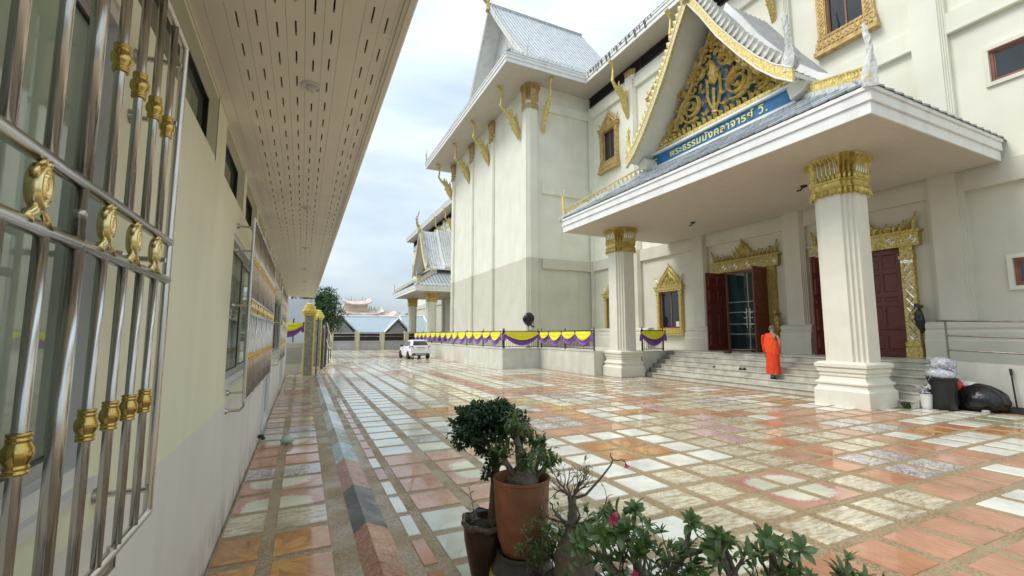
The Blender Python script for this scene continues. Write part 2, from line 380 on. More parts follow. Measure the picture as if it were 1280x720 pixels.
def part_inst(me, name, parent, loc, rot=(0, 0, 0), sc=(1, 1, 1)):     # world location; mesh data shared
    o = bpy.data.objects.new(name, me); COL.objects.link(o)
    off = ROOT.get(parent.name, Vector((0, 0, 0))) if parent is not None else Vector((0, 0, 0))
    o.parent = parent; o.location = Vector(loc) - off; o.rotation_euler = rot; o.scale = sc
    ROOT[o.name] = off; return o
CH = {}
def copy_tree(o, parent=None, skip=()):
    kids = {}
    for x in COL.objects:
        if x.parent is not None: kids.setdefault(x.parent.name, []).append(x)
    def rec(a, p):
        c_ = a.copy(); COL.objects.link(c_); c_.parent = p
        for k in kids.get(a.name, []):
            if k.name.split('.')[0] not in skip: rec(k, c_)
        return c_
    return rec(o, parent)
def structure(o): o['kind'] = 'structure'; return o
def join_tris(o): return o
# ================================================================ SETTING: ground, courtyard, path
g = MB(); g.add([(-1500,-400,-.12),(1500,-400,-.12),(1500,2500,-.12),(-1500,2500,-.12)], [(0,1,2,3)])
structure(g.build('ground', 'ground_dirt'))
g = MB(); g.box(.40, 18.6, -8, 61.0, -.11, -.009)
courtyard = structure(g.build('courtyard_paving', 'grout'))
g = MB(); g.box(-.64, .40, -8, 60.0, -.11, -.009)
path = structure(g.build('covered_path', 'grout'))

KIND = {'W':'tile_white','C':'tile_cream','P':'tile_pink','R':'tile_rust','Y':'tile_yellow','O':'tile_orange','F':'tile_rosette',
        'S':'tile_swirl','M':'tile_magenta','K':'tile_circle','G':'tile_grey','E':'tile_green'}
TX0, TPX, TW = 1.26, .655, .50
TY0, TPY, TL = .24, .615, .50
# rows listed near to far (j = 0 at the camera); one letter per column going right
ROWS = {}
_rows = '''
2:WWRRRPPPPPPPPRRPPPRRRRR
3:WWRRRRPPPWWPPRRPPWWWWRR
4:WWWCYYYYYPPPWRRPPWWWRR
5:KKWWYYFFYRSSPRWWWOORWW
6:KKYYYYFFYRSSPRWWWOOEEW
7:KFYWWYYYYPRYYPWOORWEEW
8:PPWWWWWWYYRYYPSSRWWWWW
9:PFFWWOOWYMYYYPSSRPPWWW
10:PFFPWOOWYMMYPPPPRPPWWW
11:PPPPWWWWYYMYYWPPPWWPPP
12:WCCYPPPPYYYMRRYYPWWPPP
13:WGCYPSSPWWYRRYYYWOOWWW
14:WWGWPSSPWOOMYYSSWOOWWW
15:WCWWPPPPWWWMYYSSWWWWRR
16:WWCYPPFPPYYPPYYYYPPRRR
17:WWOOPGGPCCYRRPPYYRPPPP
18:WCOOYPPYWWWWPWWYPWWPPP
19:WWWCYPPYWSSWPWWYPWWYYP
20:WWWGYCCYWSSWPYYYPPPYYP
'''
for ln in _rows.strip().splitlines():
    a, b_ = ln.split(':'); ROWS[int(a)] = b_
def hash2(a, b_): return random.Random(a * 7919 + b_ * 104729 + 5).random()
def ttype(i, j):
    if j in ROWS and i < len(ROWS[j]): return ROWS[j][i]
    if j < 2: return 'RRPPYYW'[int(hash2(i // 2, j // 2) * 7)]
    if i < 7 and j > 20:                                   # long white strips on the left
        h = hash2(i // 2, j // 5 + 90)
        return 'W' if h < .62 else 'CPWY'[int(hash2(i, j // 4) * 4)] if h < .9 else 'WP'[j % 2]
    bi, bj = i // 4, j // 4; h = hash2(bi, bj); ri, rj = i % 4, j % 4
    inner = ri in (1, 2) and rj in (1, 2)
    if h < .3: return 'PSCF'[int(h * 40) % 4] if inner else 'W'
    if h < .45: return 'SFOG'[int(h * 40) % 4] if inner else 'P'
    if h < .68: return 'Y' if not inner else 'YSPC'[int(h * 50) % 4]
    if h < .85: return 'PPYR'[int(hash2(bi, bj + 50) * 4)]
    return 'PYWC'[int(hash2(i, bj) * 4)]
# a pattern block is 2x2 tiles for printed kinds: pick which quarter each tile carries
def quarter(i, j, T):
    k = T(i, j)
    li = 1 if (i > 0 and T(i - 1, j) == k) else 0
    if li and i > 1 and T(i - 2, j) == k: li = i % 2
    lj = 1 if (j > 0 and T(i, j - 1) == k) else 0
    if lj and j > 1 and T(i, j - 2) == k: lj = j % 2
    return li, lj
def tile_mesh(w_, l_, q, name, mt, full=False, hgt=.009):
    M = MB(); c = .004
    v = [(0,0,-.002),(w_,0,-.002),(w_,l_,-.002),(0,l_,-.002),(c,c,hgt),(w_-c,c,hgt),(w_-c,l_-c,hgt),(c,l_-c,hgt)]
    M.add(v, [(4,5,6,7),(0,1,5,4),(1,2,6,5),(2,3,7,6),(3,0,4,7)])
    s_ = 1.0 if full else .5
    def uv(p): return ((p[0] / w_) * s_ + q[0] * .5, (p[1] / l_) * s_ + q[1] * .5)
    M.uv = [uv(v[i]) for f in M.f for i in f]
    me = bpy.data.meshes.new(name); me.from_pydata(M.v, [], M.f); me.materials.append(MATS[mt])
    ul = me.uv_layers.new(name='UVMap'); ul.data.foreach_set('uv', [c_ for q_ in M.uv for c_ in q_])
    return me
TM = {}
def get_tile(k, q, w_=TW, l_=TL):
    key = (k, q, w_, l_)
    if key not in TM: TM[key] = tile_mesh(w_, l_, q, 'tile', KIND.get(k, k), full=(k in 'WPRYCG' or k == 'K'))
    return TM[key]
psi = R(25.15)
def dist(x, y): return math.hypot(x, y)
def inview(x, y):
    d = x * math.sin(psi) + y * math.cos(psi)
    if d < .8: return False
    u = (x * math.cos(psi) - y * math.sin(psi)) / d
    v = 1.95 / d
    return abs(u) < 1.22 and v < .75
blocked = lambda x, y: (x > 13.2 and 6.7 < y < 7.9) or (x > 12.8 and 16.1 < y < 17.5) or x > 16.3 or (x > 14.2 and 6.2 < y < 16.9) or (x > 12.2 and y > 16.6) or (x > 9.9 and y > 23)
cells = []
for j in range(2, 97):
    for i in range(0, 24):
        x = TX0 + i * TPX; y = TY0 + j * TPY
        if blocked(x, y): continue
        cells.append((dist(x, y) if inview(x + .25, y + .25) else 1000 + dist(x, y), i, j, x, y))
cells.sort()
stuff_by = {}
def stuff_tile(store, x, y, w_, l_, k, q, full):
    M = store.setdefault(k, MB()); c = .004; h = .009 - .001 * 0
    if M.uv is None: M.uv = []
    v = [(x,y,-.006),(x+w_,y,-.006),(x+w_,y+l_,-.006),(x,y+l_,-.006),(x+c,y+c,0),(x+w_-c,y+c,0),(x+w_-c,y+l_-c,0),(x+c,y+l_-c,0)]
    fs = [(4,5,6,7),(0,1,5,4),(1,2,6,5),(2,3,7,6),(3,0,4,7)]
    s_ = 1.0 if full else .5
    for f in fs:
        for ii in f: M.uv.append((((v[ii][0] - x) / w_) * s_ + q[0] * .5, ((v[ii][1] - y) / l_) * s_ + q[1] * .5))
    M.add(v, fs)
def mk(name, root, store):
    keys = list(store); M = MB(); M.uv = []
    for n_, k in enumerate(keys):
        M.cur = n_; M.add(store[k].v, store[k].f); M.uv += store[k].uv
    o = M.build(name, [KIND.get(k, k) for k in keys], root); o['kind'] = 'stuff'; return o
for n_, (d, i, j, x, y) in enumerate(cells):
    k = ttype(i, j); q = quarter(i, j, ttype)
    jx = rnd.uniform(-.004, .004); w_ = TW
    if n_ < 280:
        part_inst(get_tile(k, q), 'tile', courtyard, (x + jx, y + jx, -.009), (rnd.uniform(-.002, .002), rnd.uniform(-.002, .002), rnd.uniform(-.004, .004)))
    else: stuff_tile(stuff_by, x + jx, y, w_, TL, k, q, k in 'WPRYCGK')
# narrow strip of little tiles beside the kerb
n_ = 0
for j in range(3, 95):
    y = TY0 + j * TPY + .0; k = 'P' if (j < 7 or 11 < j < 20 or j % 7 == 3) else 'W'
    if j < 7: k = 'R'
    if n_ < 19: part_inst(get_tile(k, (0, 0), .125, TL), 'border_tile', courtyard, (1.02, y, -.009), (0, 0, rnd.uniform(-.01, .01)))
    else: stuff_tile(stuff_by, 1.02, y, .125, TL, k, (0, 0), True)
    n_ += 1
mk('far_tiles', courtyard, stuff_by)
# path: two rows of tiles
PT = {2:'O',3:'Y',4:'P',5:'O',6:'O',7:'O',8:'Y',9:'F',10:'F',11:'S',12:'R',13:'R',14:'F',15:'G',16:'G',17:'M',18:'Y',19:'M',20:'P',21:'G',22:'R',23:'G',24:'M',25:'Y'}
st2 = {}; n_ = 0
for j in range(3, 94):
    y = .355 + .615 * j; k = PT.get(j, 'PYMGRF'[int(hash2(3, j // 2) * 6)])
    for x, w_, qi in ((-.62, .35, 0), (-.155, .485, 1)):
        if n_ < 90 and 1:
            part_inst(get_tile(k, (qi, j % 2), w_, .5), 'tile', path, (x, y, -.009), (0, 0, rnd.uniform(-.004, .004)))
        else: stuff_tile(st2, x, y, w_, .5, k, (qi, j % 2), k in 'WPRYCGK')
        n_ += 1
mk('far_tiles', path, st2)
# ridged kerb between path and courtyard, faced with tiles on both slopes
kerb = thing('ridged_kerb', 'low ridged kerb clad in slate, pink and pale blue marble tiles beside the covered path', 'kerb', (.6, 0, 0))
segs = [(-1, 'kerb_rust'), (4.85, 'kerb_slate'), (6.1, 'kerb_pink'), (7.4, 'kerb_blue'), (8.6, 'kerb_grey'), (9.9, 'kerb_white'), (12.2, 'kerb_grey'), (13.6, 'kerb_white'), (18, 'kerb_pink'), (20, 'kerb_grey'), (99, None)]
M = MB(); M.loft([[(.56, -3, -.02), (.86, -3, -.02), (.66, -3, .068)], [(.56, 23.6, -.02), (.86, 23.6, -.02), (.66, 23.6, .068)]]); M.build('core', 'grout', kerb)
y = 2.3
KM = {}
while y < 23.4:
    mt_ = [segs[i][1] for i in range(len(segs) - 1) if segs[i][0] <= y + .1 < segs[i + 1][0]][0]
    nxt = min([s_[0] for s_ in segs if s_[0] > y + .1]); L_ = min(.62, nxt - y); 
    if nxt - y - L_ < .25: L_ = nxt - y
    for side, (xa, za, xb, zb) in enumerate(((.545, -.006, .66, .08), (.66, .08, .875, -.006))):
        M = MB(); g_ = .003; M.uv = []
        v = [(xa, y + g_, za), (xb, y + g_, zb), (xb, y + L_ - g_, zb), (xa, y + L_ - g_, za)]
        M.add(v + [(p[0], p[1], p[2] - .012) for p in v], [(0,1,2,3),(1,0,4,5),(2,1,5,6),(3,2,6,7),(0,3,7,4)])
        base = rnd.random() * 3
        M.uv = [((M.v[ii][0] - .5) * 2 + base, (M.v[ii][1]) * 2) for f in M.f for ii in f]
        M.build('kerb_tile', mt_, kerb)
    y += L_
# ================================================================ ANNEX BUILDING ON THE LEFT
def wall_holes(M, ax, p, t_, u0, u1, z0, z1, holes):
    """wall in plane ax=p (front face), thickness t_ (signed, away from viewer), with rectangular openings"""
    us = sorted({u0, u1, *[h[0] for h in holes], *[h[1] for h in holes]}); zs = sorted({z0, z1, *[h[2] for h in holes], *[h[3] for h in holes]})
    P = (lambda a, u, z: (a, u, z)) if ax == 'x' else (lambda a, u, z: (u, a, z))
    def inh(u, z): return any(h[0] - 1e-6 < u < h[1] + 1e-6 and h[2] - 1e-6 < z < h[3] + 1e-6 for h in holes)
    for a, b_ in zip(us, us[1:]):
        for c, d in zip(zs, zs[1:]):
            if inh((a + b_) / 2, (c + d) / 2): continue
            for pl in (p, p + t_): M.add([P(pl, a, c), P(pl, b_, c), P(pl, b_, d), P(pl, a, d)], [(0,1,2,3)])
    for h in list(holes) + [(u0, u1, z0, z1)]:
        a, b_, c, d = h
        M.add([P(p,a,c),P(p,b_,c),P(p,b_,d),P(p,a,d),P(p+t_,a,c),P(p+t_,b_,c),P(p+t_,b_,d),P(p+t_,a,d)], [(0,1,5,4),(1,2,6,5),(2,3,7,6),(3,0,4,7)])
annex = thing('annex_building', 'long cream building on the left with a slotted soffit and steel barred windows', 'building', (-.65, 0, 0))
WX = -.65
wins = [(-2.0, 2.06, 1.46, 3.13), (5.05, 9.15, 1.46, 2.95), (12.4, 16.2, 1.46, 2.95)]
doors = [(9.95, 11.5, .12, 2.75), (17.2, 18.6, .12, 2.6)]
cl = [(-1.4, 1.1), (1.3, 3.84)] + [(4.27 + 1.5 * k, 5.50 + 1.5 * k) for k in range(12)]
holes = wins + doors + [(a, b_, 3.27, 3.72) for a, b_ in cl]
M = MB(); wall_holes(M, 'x', WX, -.22, -3.0, 23.4, -.05, 3.752, holes); M.box(-6, WX - .22, 23.2, 23.38, -.05, 3.75); M.box(-6, WX-.22, -3, -2.8, -.05, 3.75)
M.build('wall', 'annex_paint', annex)
def rect_frame(M, x0, x1, y0, y1, z0, z1, w_):      # frame lying in a plane of constant x
    M.box(x0, x1, y0, y1, z0, z0 + w_); M.box(x0, x1, y0, y1, z1 - w_, z1)
    M.box(x0 + .002, x1 - .002, y0, y0 + w_, z0 + w_, z1 - w_); M.box(x0 + .002, x1 - .002, y1 - w_, y1, z0 + w_, z1 - w_)
for (a, b_, c, d) in wins:
    M = MB(); rect_frame(M, WX - .14, WX - .012, a, b_, c, d, .05)
    M.box(WX - .10, WX + .03, a - .02, b_ + .02, c - .035, c - .002)
    f = M.build('window', 'white_frame', annex)
    n_ = 3; L_ = (b_ - a - .1) / n_
    for k in range(n_):
        u0 = a + .05 + k * L_; u1 = u0 + L_; xo = -.075 - .03 * (k % 2)
        M = MB(); rect_frame(M, WX + xo - .014, WX + xo + .014, u0, u1, c + .05, d - .05, .05)
        M.build('sash', 'aluminium', f)
        M = MB(); rect_frame(M, WX + xo - .010, WX + xo + .0165, u0 + .048, u1 - .048, c + .098, d - .098, .012); M.build('gasket', 'fixture_black', f)
        M = MB(); M.box(WX + xo - .005, WX + xo + .005, u0 + .055, u1 - .055, c + .105, d - .105); M.build('pane', 'glass_green', f)
for (a, b_, c, d) in doors:
    M = MB(); rect_frame(M, WX - .10, WX + .035, a, b_, c, d, .07)
    f = M.build('door', 'white_frame', annex)
    md = (a + b_) / 2
    for u0, u1 in ((a + .075, md - .004), (md + .004, b_ - .075)):
        M = MB(); rect_frame(M, WX - .05, WX - .01, u0, u1, c + .075, d - .075, .09); M.box(WX - .045, WX - .02, u0, u1, c + .95, c + 1.05); M.build('door_leaf', 'white_frame', f)
        M = MB(); M.box(WX - .035, WX - .028, u0 + .085, u1 - .085, c + 1.05, d - .165); M.box(WX - .035, WX - .028, u0 + .085, u1 - .085, c + .16, c + .95); M.build('pane', 'glass_green', f)
    M = MB(); M.tube([(WX + .03, md + .08, c + 1.0), (WX + .07, md + .08, c + 1.02), (WX + .07, md + .08, c + 1.2), (WX + .03, md + .08, c + 1.22)], .01, 6); M.build('handle', 'steel', f)
    M = MB(); M.box(WX - .2, WX + .02, a, b_, -.02, c - .003); M.build('door_step', 'wall_grey', annex)
for (a, b_) in cl:
    M = MB(); rect_frame(M, WX - .13, WX - .06, a, b_, 3.27, 3.72, .035)
    f = M.build('clerestory_window', 'aluminium', annex)
    M = MB(); M.box(WX - .10, WX - .09, a + .03, b_ - .03, 3.30, 3.69); M.build('pane', 'glass_clerestory', f)
    M = MB(); rect_frame(M, WX - .092, WX - .055, a + .034, b_ - .034, 3.304, 3.686, .008); M.build('gasket', 'fixture_black', f)
    M = MB(); M.box(WX - .13, WX - .0, b_ + .004, b_ + .03, 3.25, 3.745); M.build('reveal_trim', 'aluminium', annex)
# soffit planks with vent slots
ZS = 3.75; Y1 = 23.55
M = MB(); M.box(WX - .2, .46, -3, Y1 - .02, ZS + .06, ZS + .10); M.build('slot_backing', 'slot_dark', annex)  # near-black sheet, painted to stand for the unlit void behind the vent slots
M = MB(); M.add([(-6,-3,5.2),(.49,-3,ZS+.22),(.49,Y1+.1,ZS+.22),(-6,Y1+.1,5.2),(-6,-3,5.12),(.49,-3,ZS+.14),(.49,Y1+.1,ZS+.14),(-6,Y1+.1,5.12)], [(0,1,2,3),(7,6,5,4),(0,4,5,1),(1,5,6,2),(2,6,7,3),(3,7,4,0)])
M.build('roof', 'roof_silver', annex)
edges = [-.648, -.57, -.47, -.37, -.265, -.165, -.065, .035, .125, .235, .33, .40, .424]
slots = {2, 3, 4, 5, 6, 7, 9, 10}
for k in range(12):
    x0, x1 = edges[k] + .0008, edges[k + 1] - .0008; M = MB()
    xc = (x0 + x1) / 2; a, b_ = xc - .005, xc + .005
    if k in slots:
        ys = []; y = .25 + (.0 if k % 2 else .06)
        while y < 22.6: ys.append(y); y += .305
        def q(xa, xb, ya, yb): M.add([(xa, ya, ZS), (xb, ya, ZS), (xb, yb, ZS), (xa, yb, ZS)], [(0,3,2,1)])
        q(x0, a, -2.9, Y1 - .05); q(b_, x1, -2.9, Y1 - .05)
        prev = -2.9
        for y in ys:
            q(a, b_, prev, y); prev = y + .145
            M.add([(a,y,ZS),(b_,y,ZS),(b_,y+.145,ZS),(a,y+.145,ZS),(a,y,ZS+.02),(b_,y,ZS+.02),(b_,y+.145,ZS+.02),(a,y+.145,ZS+.02)], [(0,1,5,4),(1,2,6,5),(2,3,7,6),(3,0,4,7)])
        q(a, b_, prev, Y1 - .05)
        M.add([(x0,-2.9,ZS),(x0,Y1-.05,ZS),(x0,Y1-.05,ZS+.03),(x0,-2.9,ZS+.03),(x1,-2.9,ZS),(x1,Y1-.05,ZS),(x1,Y1-.05,ZS+.03),(x1,-2.9,ZS+.03)], [(0,1,2,3),(4,7,6,5)])
    else: M.box(x0, x1, -2.9, Y1 - .05, ZS, ZS + .03)
    M.build('soffit_plank', 'annex_soffit', annex)
M = MB(); M.prism([(.425, ZS - .010), (.445, ZS - .010), (.448, ZS - .022), (.478, ZS - .020), (.490, ZS + .0), (.495, ZS + .12), (.48, ZS + .12), (.47, ZS + .05), (.425, ZS + .04)], -3, Y1, 'y'); M.build('gutter', 'annex_soffit', annex)
M = MB(); M.box(WX + .001, .42, Y1 - .05, Y1 - .002, ZS - .02, ZS + .12); M.build('end_trim', 'annex_soffit', annex)
for y in (3.4, 6.85, 10.1, 13.4, 16.7, 20):
    M = MB(); M.lathe([(.075, 0), (.072, -.008), (.058, -.012), (.050, -.004), (.048, .012)], (-.02, y, ZS - .002), 28, cap=False); f = M.build('downlight', 'white_frame', annex, smooth=True)
    M = MB(); M.lathe([(.001, -.030), (.020, -.028), (.032, -.018), (.036, -.004), (.036, .01)], (-.02, y, ZS - .004), 20, cap=False); M.build('bulb', 'wall_white', f, smooth=True)
# security grilles
def collar_mesh():
    M = MB(); M.lathe([(.020, -.048), (.027, -.047), (.029, -.043), (.027, -.039), (.024, -.037), (.028, -.034), (.029, -.030), (.026, -.027), (.026, -.024), (.034, -.012), (.036, 0), (.034, .012), (.026, .024), (.026, .027), (.029, .030), (.028, .034), (.024, .037), (.027, .039), (.029, .043), (.027, .047), (.020, .048)], (0, 0, 0), 20)
    o = M.build('brass_collar', 'brass', None, smooth=True); me = o.data; bpy.data.objects.remove(o); return me
def ornament_mesh():                                    # oval rosette on crossed ribbon ends, facing +X
    M = MB()
    prof = [(.001, .016), (.006, .017), (.008, .010), (.013, .010), (.015, .019), (.018, .019), (.020, .011), (.025, .011), (.0275, .018), (.031, .016), (.034, .004), (.034, -.006), (.028, -.010), (.001, -.012)]
    n = 28
    M.loft([[(x, r * math.cos(2*math.pi*k/n) * .72, .010 + r * math.sin(2*math.pi*k/n) * 1.30) for k in range(n)] for r, x in prof])
    for s_ in (-1, 1):
        rb = [(.000, -.022, .004, .010), (.010, -.034, .010, .012), (.020, -.044, .012, .012), (.031, -.050, .010, .011), (.038, -.060, .012, .012)]
        M.loft([[(x - .010, s_ * y - .007, z + .008), (x, s_ * y - .004, z + .010), (x + .003, s_ * y + .008, z - .004), (x - .008, s_ * y + .006, z - .008)] for y, z, x, w_ in rb])
        M.loft([[(x - .006, s_ * y, z - w_ * .5), (x + .004, s_ * (y - .002), z - w_ * .4), (x + .006, s_ * (y + .003), z + w_ * .5), (x - .005, s_ * (y + .004), z + w_ * .5)] for y, z, x, w_ in ((.016, .030, .006, .02), (.024, .036, .008, .022), (.029, .026, .006, .014))])
        M.tube([(.006, s_ * .020, .046), (.012, s_ * .010, .058), (.010, s_ * .001, .050)], [.003, .0065, .004], 7)
    M.tube([(-.004, 0, .050), (.008, 0, .060), (.006, 0, .066)], [.004, .007, .003], 7)
    o = M.build('brass_ornament', 'brass_pale', None, smooth=True); me = o.data; bpy.data.objects.remove(o); return me
CM = collar_mesh(); OM = ornament_mesh()
def unit_tube(r, n=12, name='bar'):
    M = MB(); M.loft([[(r * math.cos(2*math.pi*k/n), r * math.sin(2*math.pi*k/n), z) for k in range(n)] for z in (0, 1)], cap=True)
    o = M.build(name, 'steel', None, smooth=True); me = o.data; bpy.data.objects.remove(o); return me
BAR = unit_tube(.0128); THIN = unit_tube(.009, 8)
def grille(y0, y1, step, X=-.5, z0=1.285, z1=3.15, near=False):
    M = MB(); r = .0155
    for z in (z0, z1): M.tube([(X, y0, z), (X, y1, z)], r, 12)
    for y in (y0, y1): M.tube([(X, y, z0), (X, y, z1)], r, 12)
    fr = M.build('window_grille', 'steel', annex, smooth='auto')
    for z in (2.165, 2.315): part_inst(BAR, 'rail', fr, (X, y0, z), (R(-90), 0, 0), (1.35, 1.35, y1 - y0))
    n_ = int(round((y1 - y0) / step)); ys = [y1 - k * step for k in range(1, n_)]
    for k, y in enumerate(ys):
        mull = k % 5 == 4
        bm = BAR if near or k % 1 == 0 else THIN
        part_inst(bm, 'bar', fr, (X, y, z0), (0, 0, 0), (1.0 if not mull else 1.35, 1.0 if not mull else 1.35, 2.165 - z0))
        part_inst(bm, 'bar', fr, (X, y, 2.315), (0, 0, 0), (1.0 if not mull else 1.35, 1.0 if not mull else 1.35, z1 - 2.315))
        if mull: part_inst(bm, 'mullion', fr, (X, y, 2.165), (0, 0, 0), (1.1, 1.1, .15))
        if not mull:
            part_inst(CM, 'brass_collar', fr, (X, y, 1.715), (0, 0, rnd.random() * 6), (.70, .70, .86))
            if k < 4 or k > 6 or not near: part_inst(CM, 'brass_collar', fr, (X, y, 2.73), (0, 0, rnd.random() * 6), (.70, .70, .86))
    cell = step * 5; k = 0
    while y1 - (k + 1) * cell > y0 - .1:
        for q in (.205, .425, .64): part_inst(OM, 'brass_ornament', fr, (X + .004, y1 - k * cell - q * cell / .7775, 2.235), (0, 0, 0), (1.05, 1.05, 1.08))
        k += 1
    for y in (y1 - .03, y0 + .3) if near else (y1 - .1, y0 + .012):
        for z in (z0 + .09, 2.24, z1 - .35, z1 - .1):
            M = MB(); M.tube([(X, y, z), (WX + .02, y, z)], .011, 8); M.tube([(WX + .022, y, z), (WX + .001, y, z)], [.024, .030], 12); M.build('bracket', 'steel', fr, smooth='auto')
    y = y0 + .01 if not near else y1 - .35
    M = MB(); M.tube([(X, y, z0 + .02), (X + .0, y, z0 - .04), (X - .03, y, z0 - .08), (WX + .015, y, z0 - .085)], .013, 8); M.tube([(WX + .02, y, z0 - .085), (WX + .001, y, z0 - .085)], [.022, .028], 12); M.build('bracket', 'steel', fr, smooth='auto')
    return fr
grille(-1.4, 2.17, .1555, near=True)
grille(5.2, 9.2, .16)
grille(12.4, 16.3, .16)
# ================================================================ TEMPLE HALL
temple = thing('temple_hall', 'tall cream temple hall with white eaves, gilded brackets and pilasters along the right', 'temple', (18.5, 26, 0))
WR = 18.6                                                # recessed wall plane, facing -X
def fr(x): return lambda u, z, d=0.0: (x - d, u, z)       # facade coordinates: u along Y, z up, d outwards (-X)
def prismx(M, pts, x, d0, d1): M.prism(pts, x - d1, x - d0, 'x')
def ogee(w_, h, n=8, k=.5):
    pts = []
    for i in range(n + 1):
        t_ = i / n; u = -w_ / 2 * (1 - t_) ** .8 * (1 - .0 * t_); z = h * (.62 * math.sin(min(1, t_ * 1.25) * math.pi / 2) ** 1.0 * (1 if t_ < .8 else 1) + .38 * max(0, (t_ - .55) / .45) ** 1.6)
        pts.append((u, z))
    return pts + [(-u, z) for u, z in reversed(pts[:-1])]
def flame(M, base, top, w_, x, d, h=.03, curl=.0, n=6):
    """tapering S-curved leaf in the facade plane from base(u,z) to top(u,z)"""
    bu, bz = base; tu, tz = top; L_ = math.hypot(tu - bu, tz - bz); px, pz = -(tz - bz) / L_, (tu - bu) / L_
    pts = []; ws = []
    for i in range(n + 1):
        t_ = i / n; s_ = math.sin(t_ * math.pi * 1.6) * curl * L_
        pts.append((x - d, bu + (tu - bu) * t_ + px * s_, bz + (tz - bz) * t_ + pz * s_)); ws.append(max(.003, w_ * (.55 + 1.1 * t_ - 1.65 * t_ * t_) if t_ < 1 else .003))
    M.ribbon(pts, ws, (-1, 0, 0), h)
def spiral(M, cu, cz, r, turns, x, d, w_, h, dirn=1, a0=0, n=None, r1=.12):
    n = n or int(12 * turns) + 4; pts = []; ws = []
    for i in range(n + 1):
        t_ = i / n; a = a0 + dirn * t_ * turns * 2 * math.pi; rr = r * (1 - t_ * (1 - r1))
        pts.append((x - d, cu + rr * math.cos(a), cz + rr * math.sin(a))); ws.append(w_ * (1 - .55 * t_))
    M.ribbon(pts, ws, (-1, 0, 0), h)
def diamond(M, cu, cz, ru, rz, x, d, w_=.02, h=.012):
    p = [(cu - ru, cz), (cu, cz + rz), (cu + ru, cz), (cu, cz - rz), (cu - ru, cz)]
    for a, b_ in zip(p, p[1:]): M.ribbon([(x - d, *a), (x - d, *b_)], w_, (-1, 0, 0), h)
def notch(h, s_=.085, n=3):                               # square with stepped corners, counter-clockwise
    q = [(h, -h + s_ * n)]
    pts = []
    for cx, cy, o in ((1, -1, 0), (1, 1, 1), (-1, 1, 2), (-1, -1, 3)):
        c_ = []
        for i in range(n):
            c_ += [(h - s_ * i, h - s_ * (n - i)), (h - s_ * (i + 1), h - s_ * (n - i))]
        c_ = [(h, h - s_ * n)] + [p for i in range(n) for p in ((h - s_ * (i + 1), h - s_ * (n - i)), (h - s_ * (i + 1), h - s_ * (n - i - 1)))]
        a = {0: -math.pi / 2, 1: 0, 2: math.pi / 2, 3: math.pi}[o]
        pts += [(x * math.cos(a) - y * math.sin(a), x * math.sin(a) + y * math.cos(a)) for x, y in c_]
    return pts
def ringp(cx, cy, h, z, s_=.085): return [(cx + x, cy + y, z) for x, y in notch(h, s_)]
def sq(cx, cy, h, z): return [(cx + h, cy - h, z), (cx + h, cy + h, z), (cx - h, cy + h, z), (cx - h, cy - h, z)]
def leaf3(M, p, out, up, side, L_, w_, curl, h=.03, n=5):    # petal: p base, grows along up and curls outward
    pts = []; ws = []
    for i in range(n + 1):
        t_ = i / n
        pts.append(Vector(p) + Vector(up) * (L_ * t_) + Vector(out) * (curl * t_ ** 2.2)); ws.append(w_ * max(.06, math.sin(math.pi * (.22 + .78 * t_)) ** .7))
    M.ribbon(pts, ws, out, h)
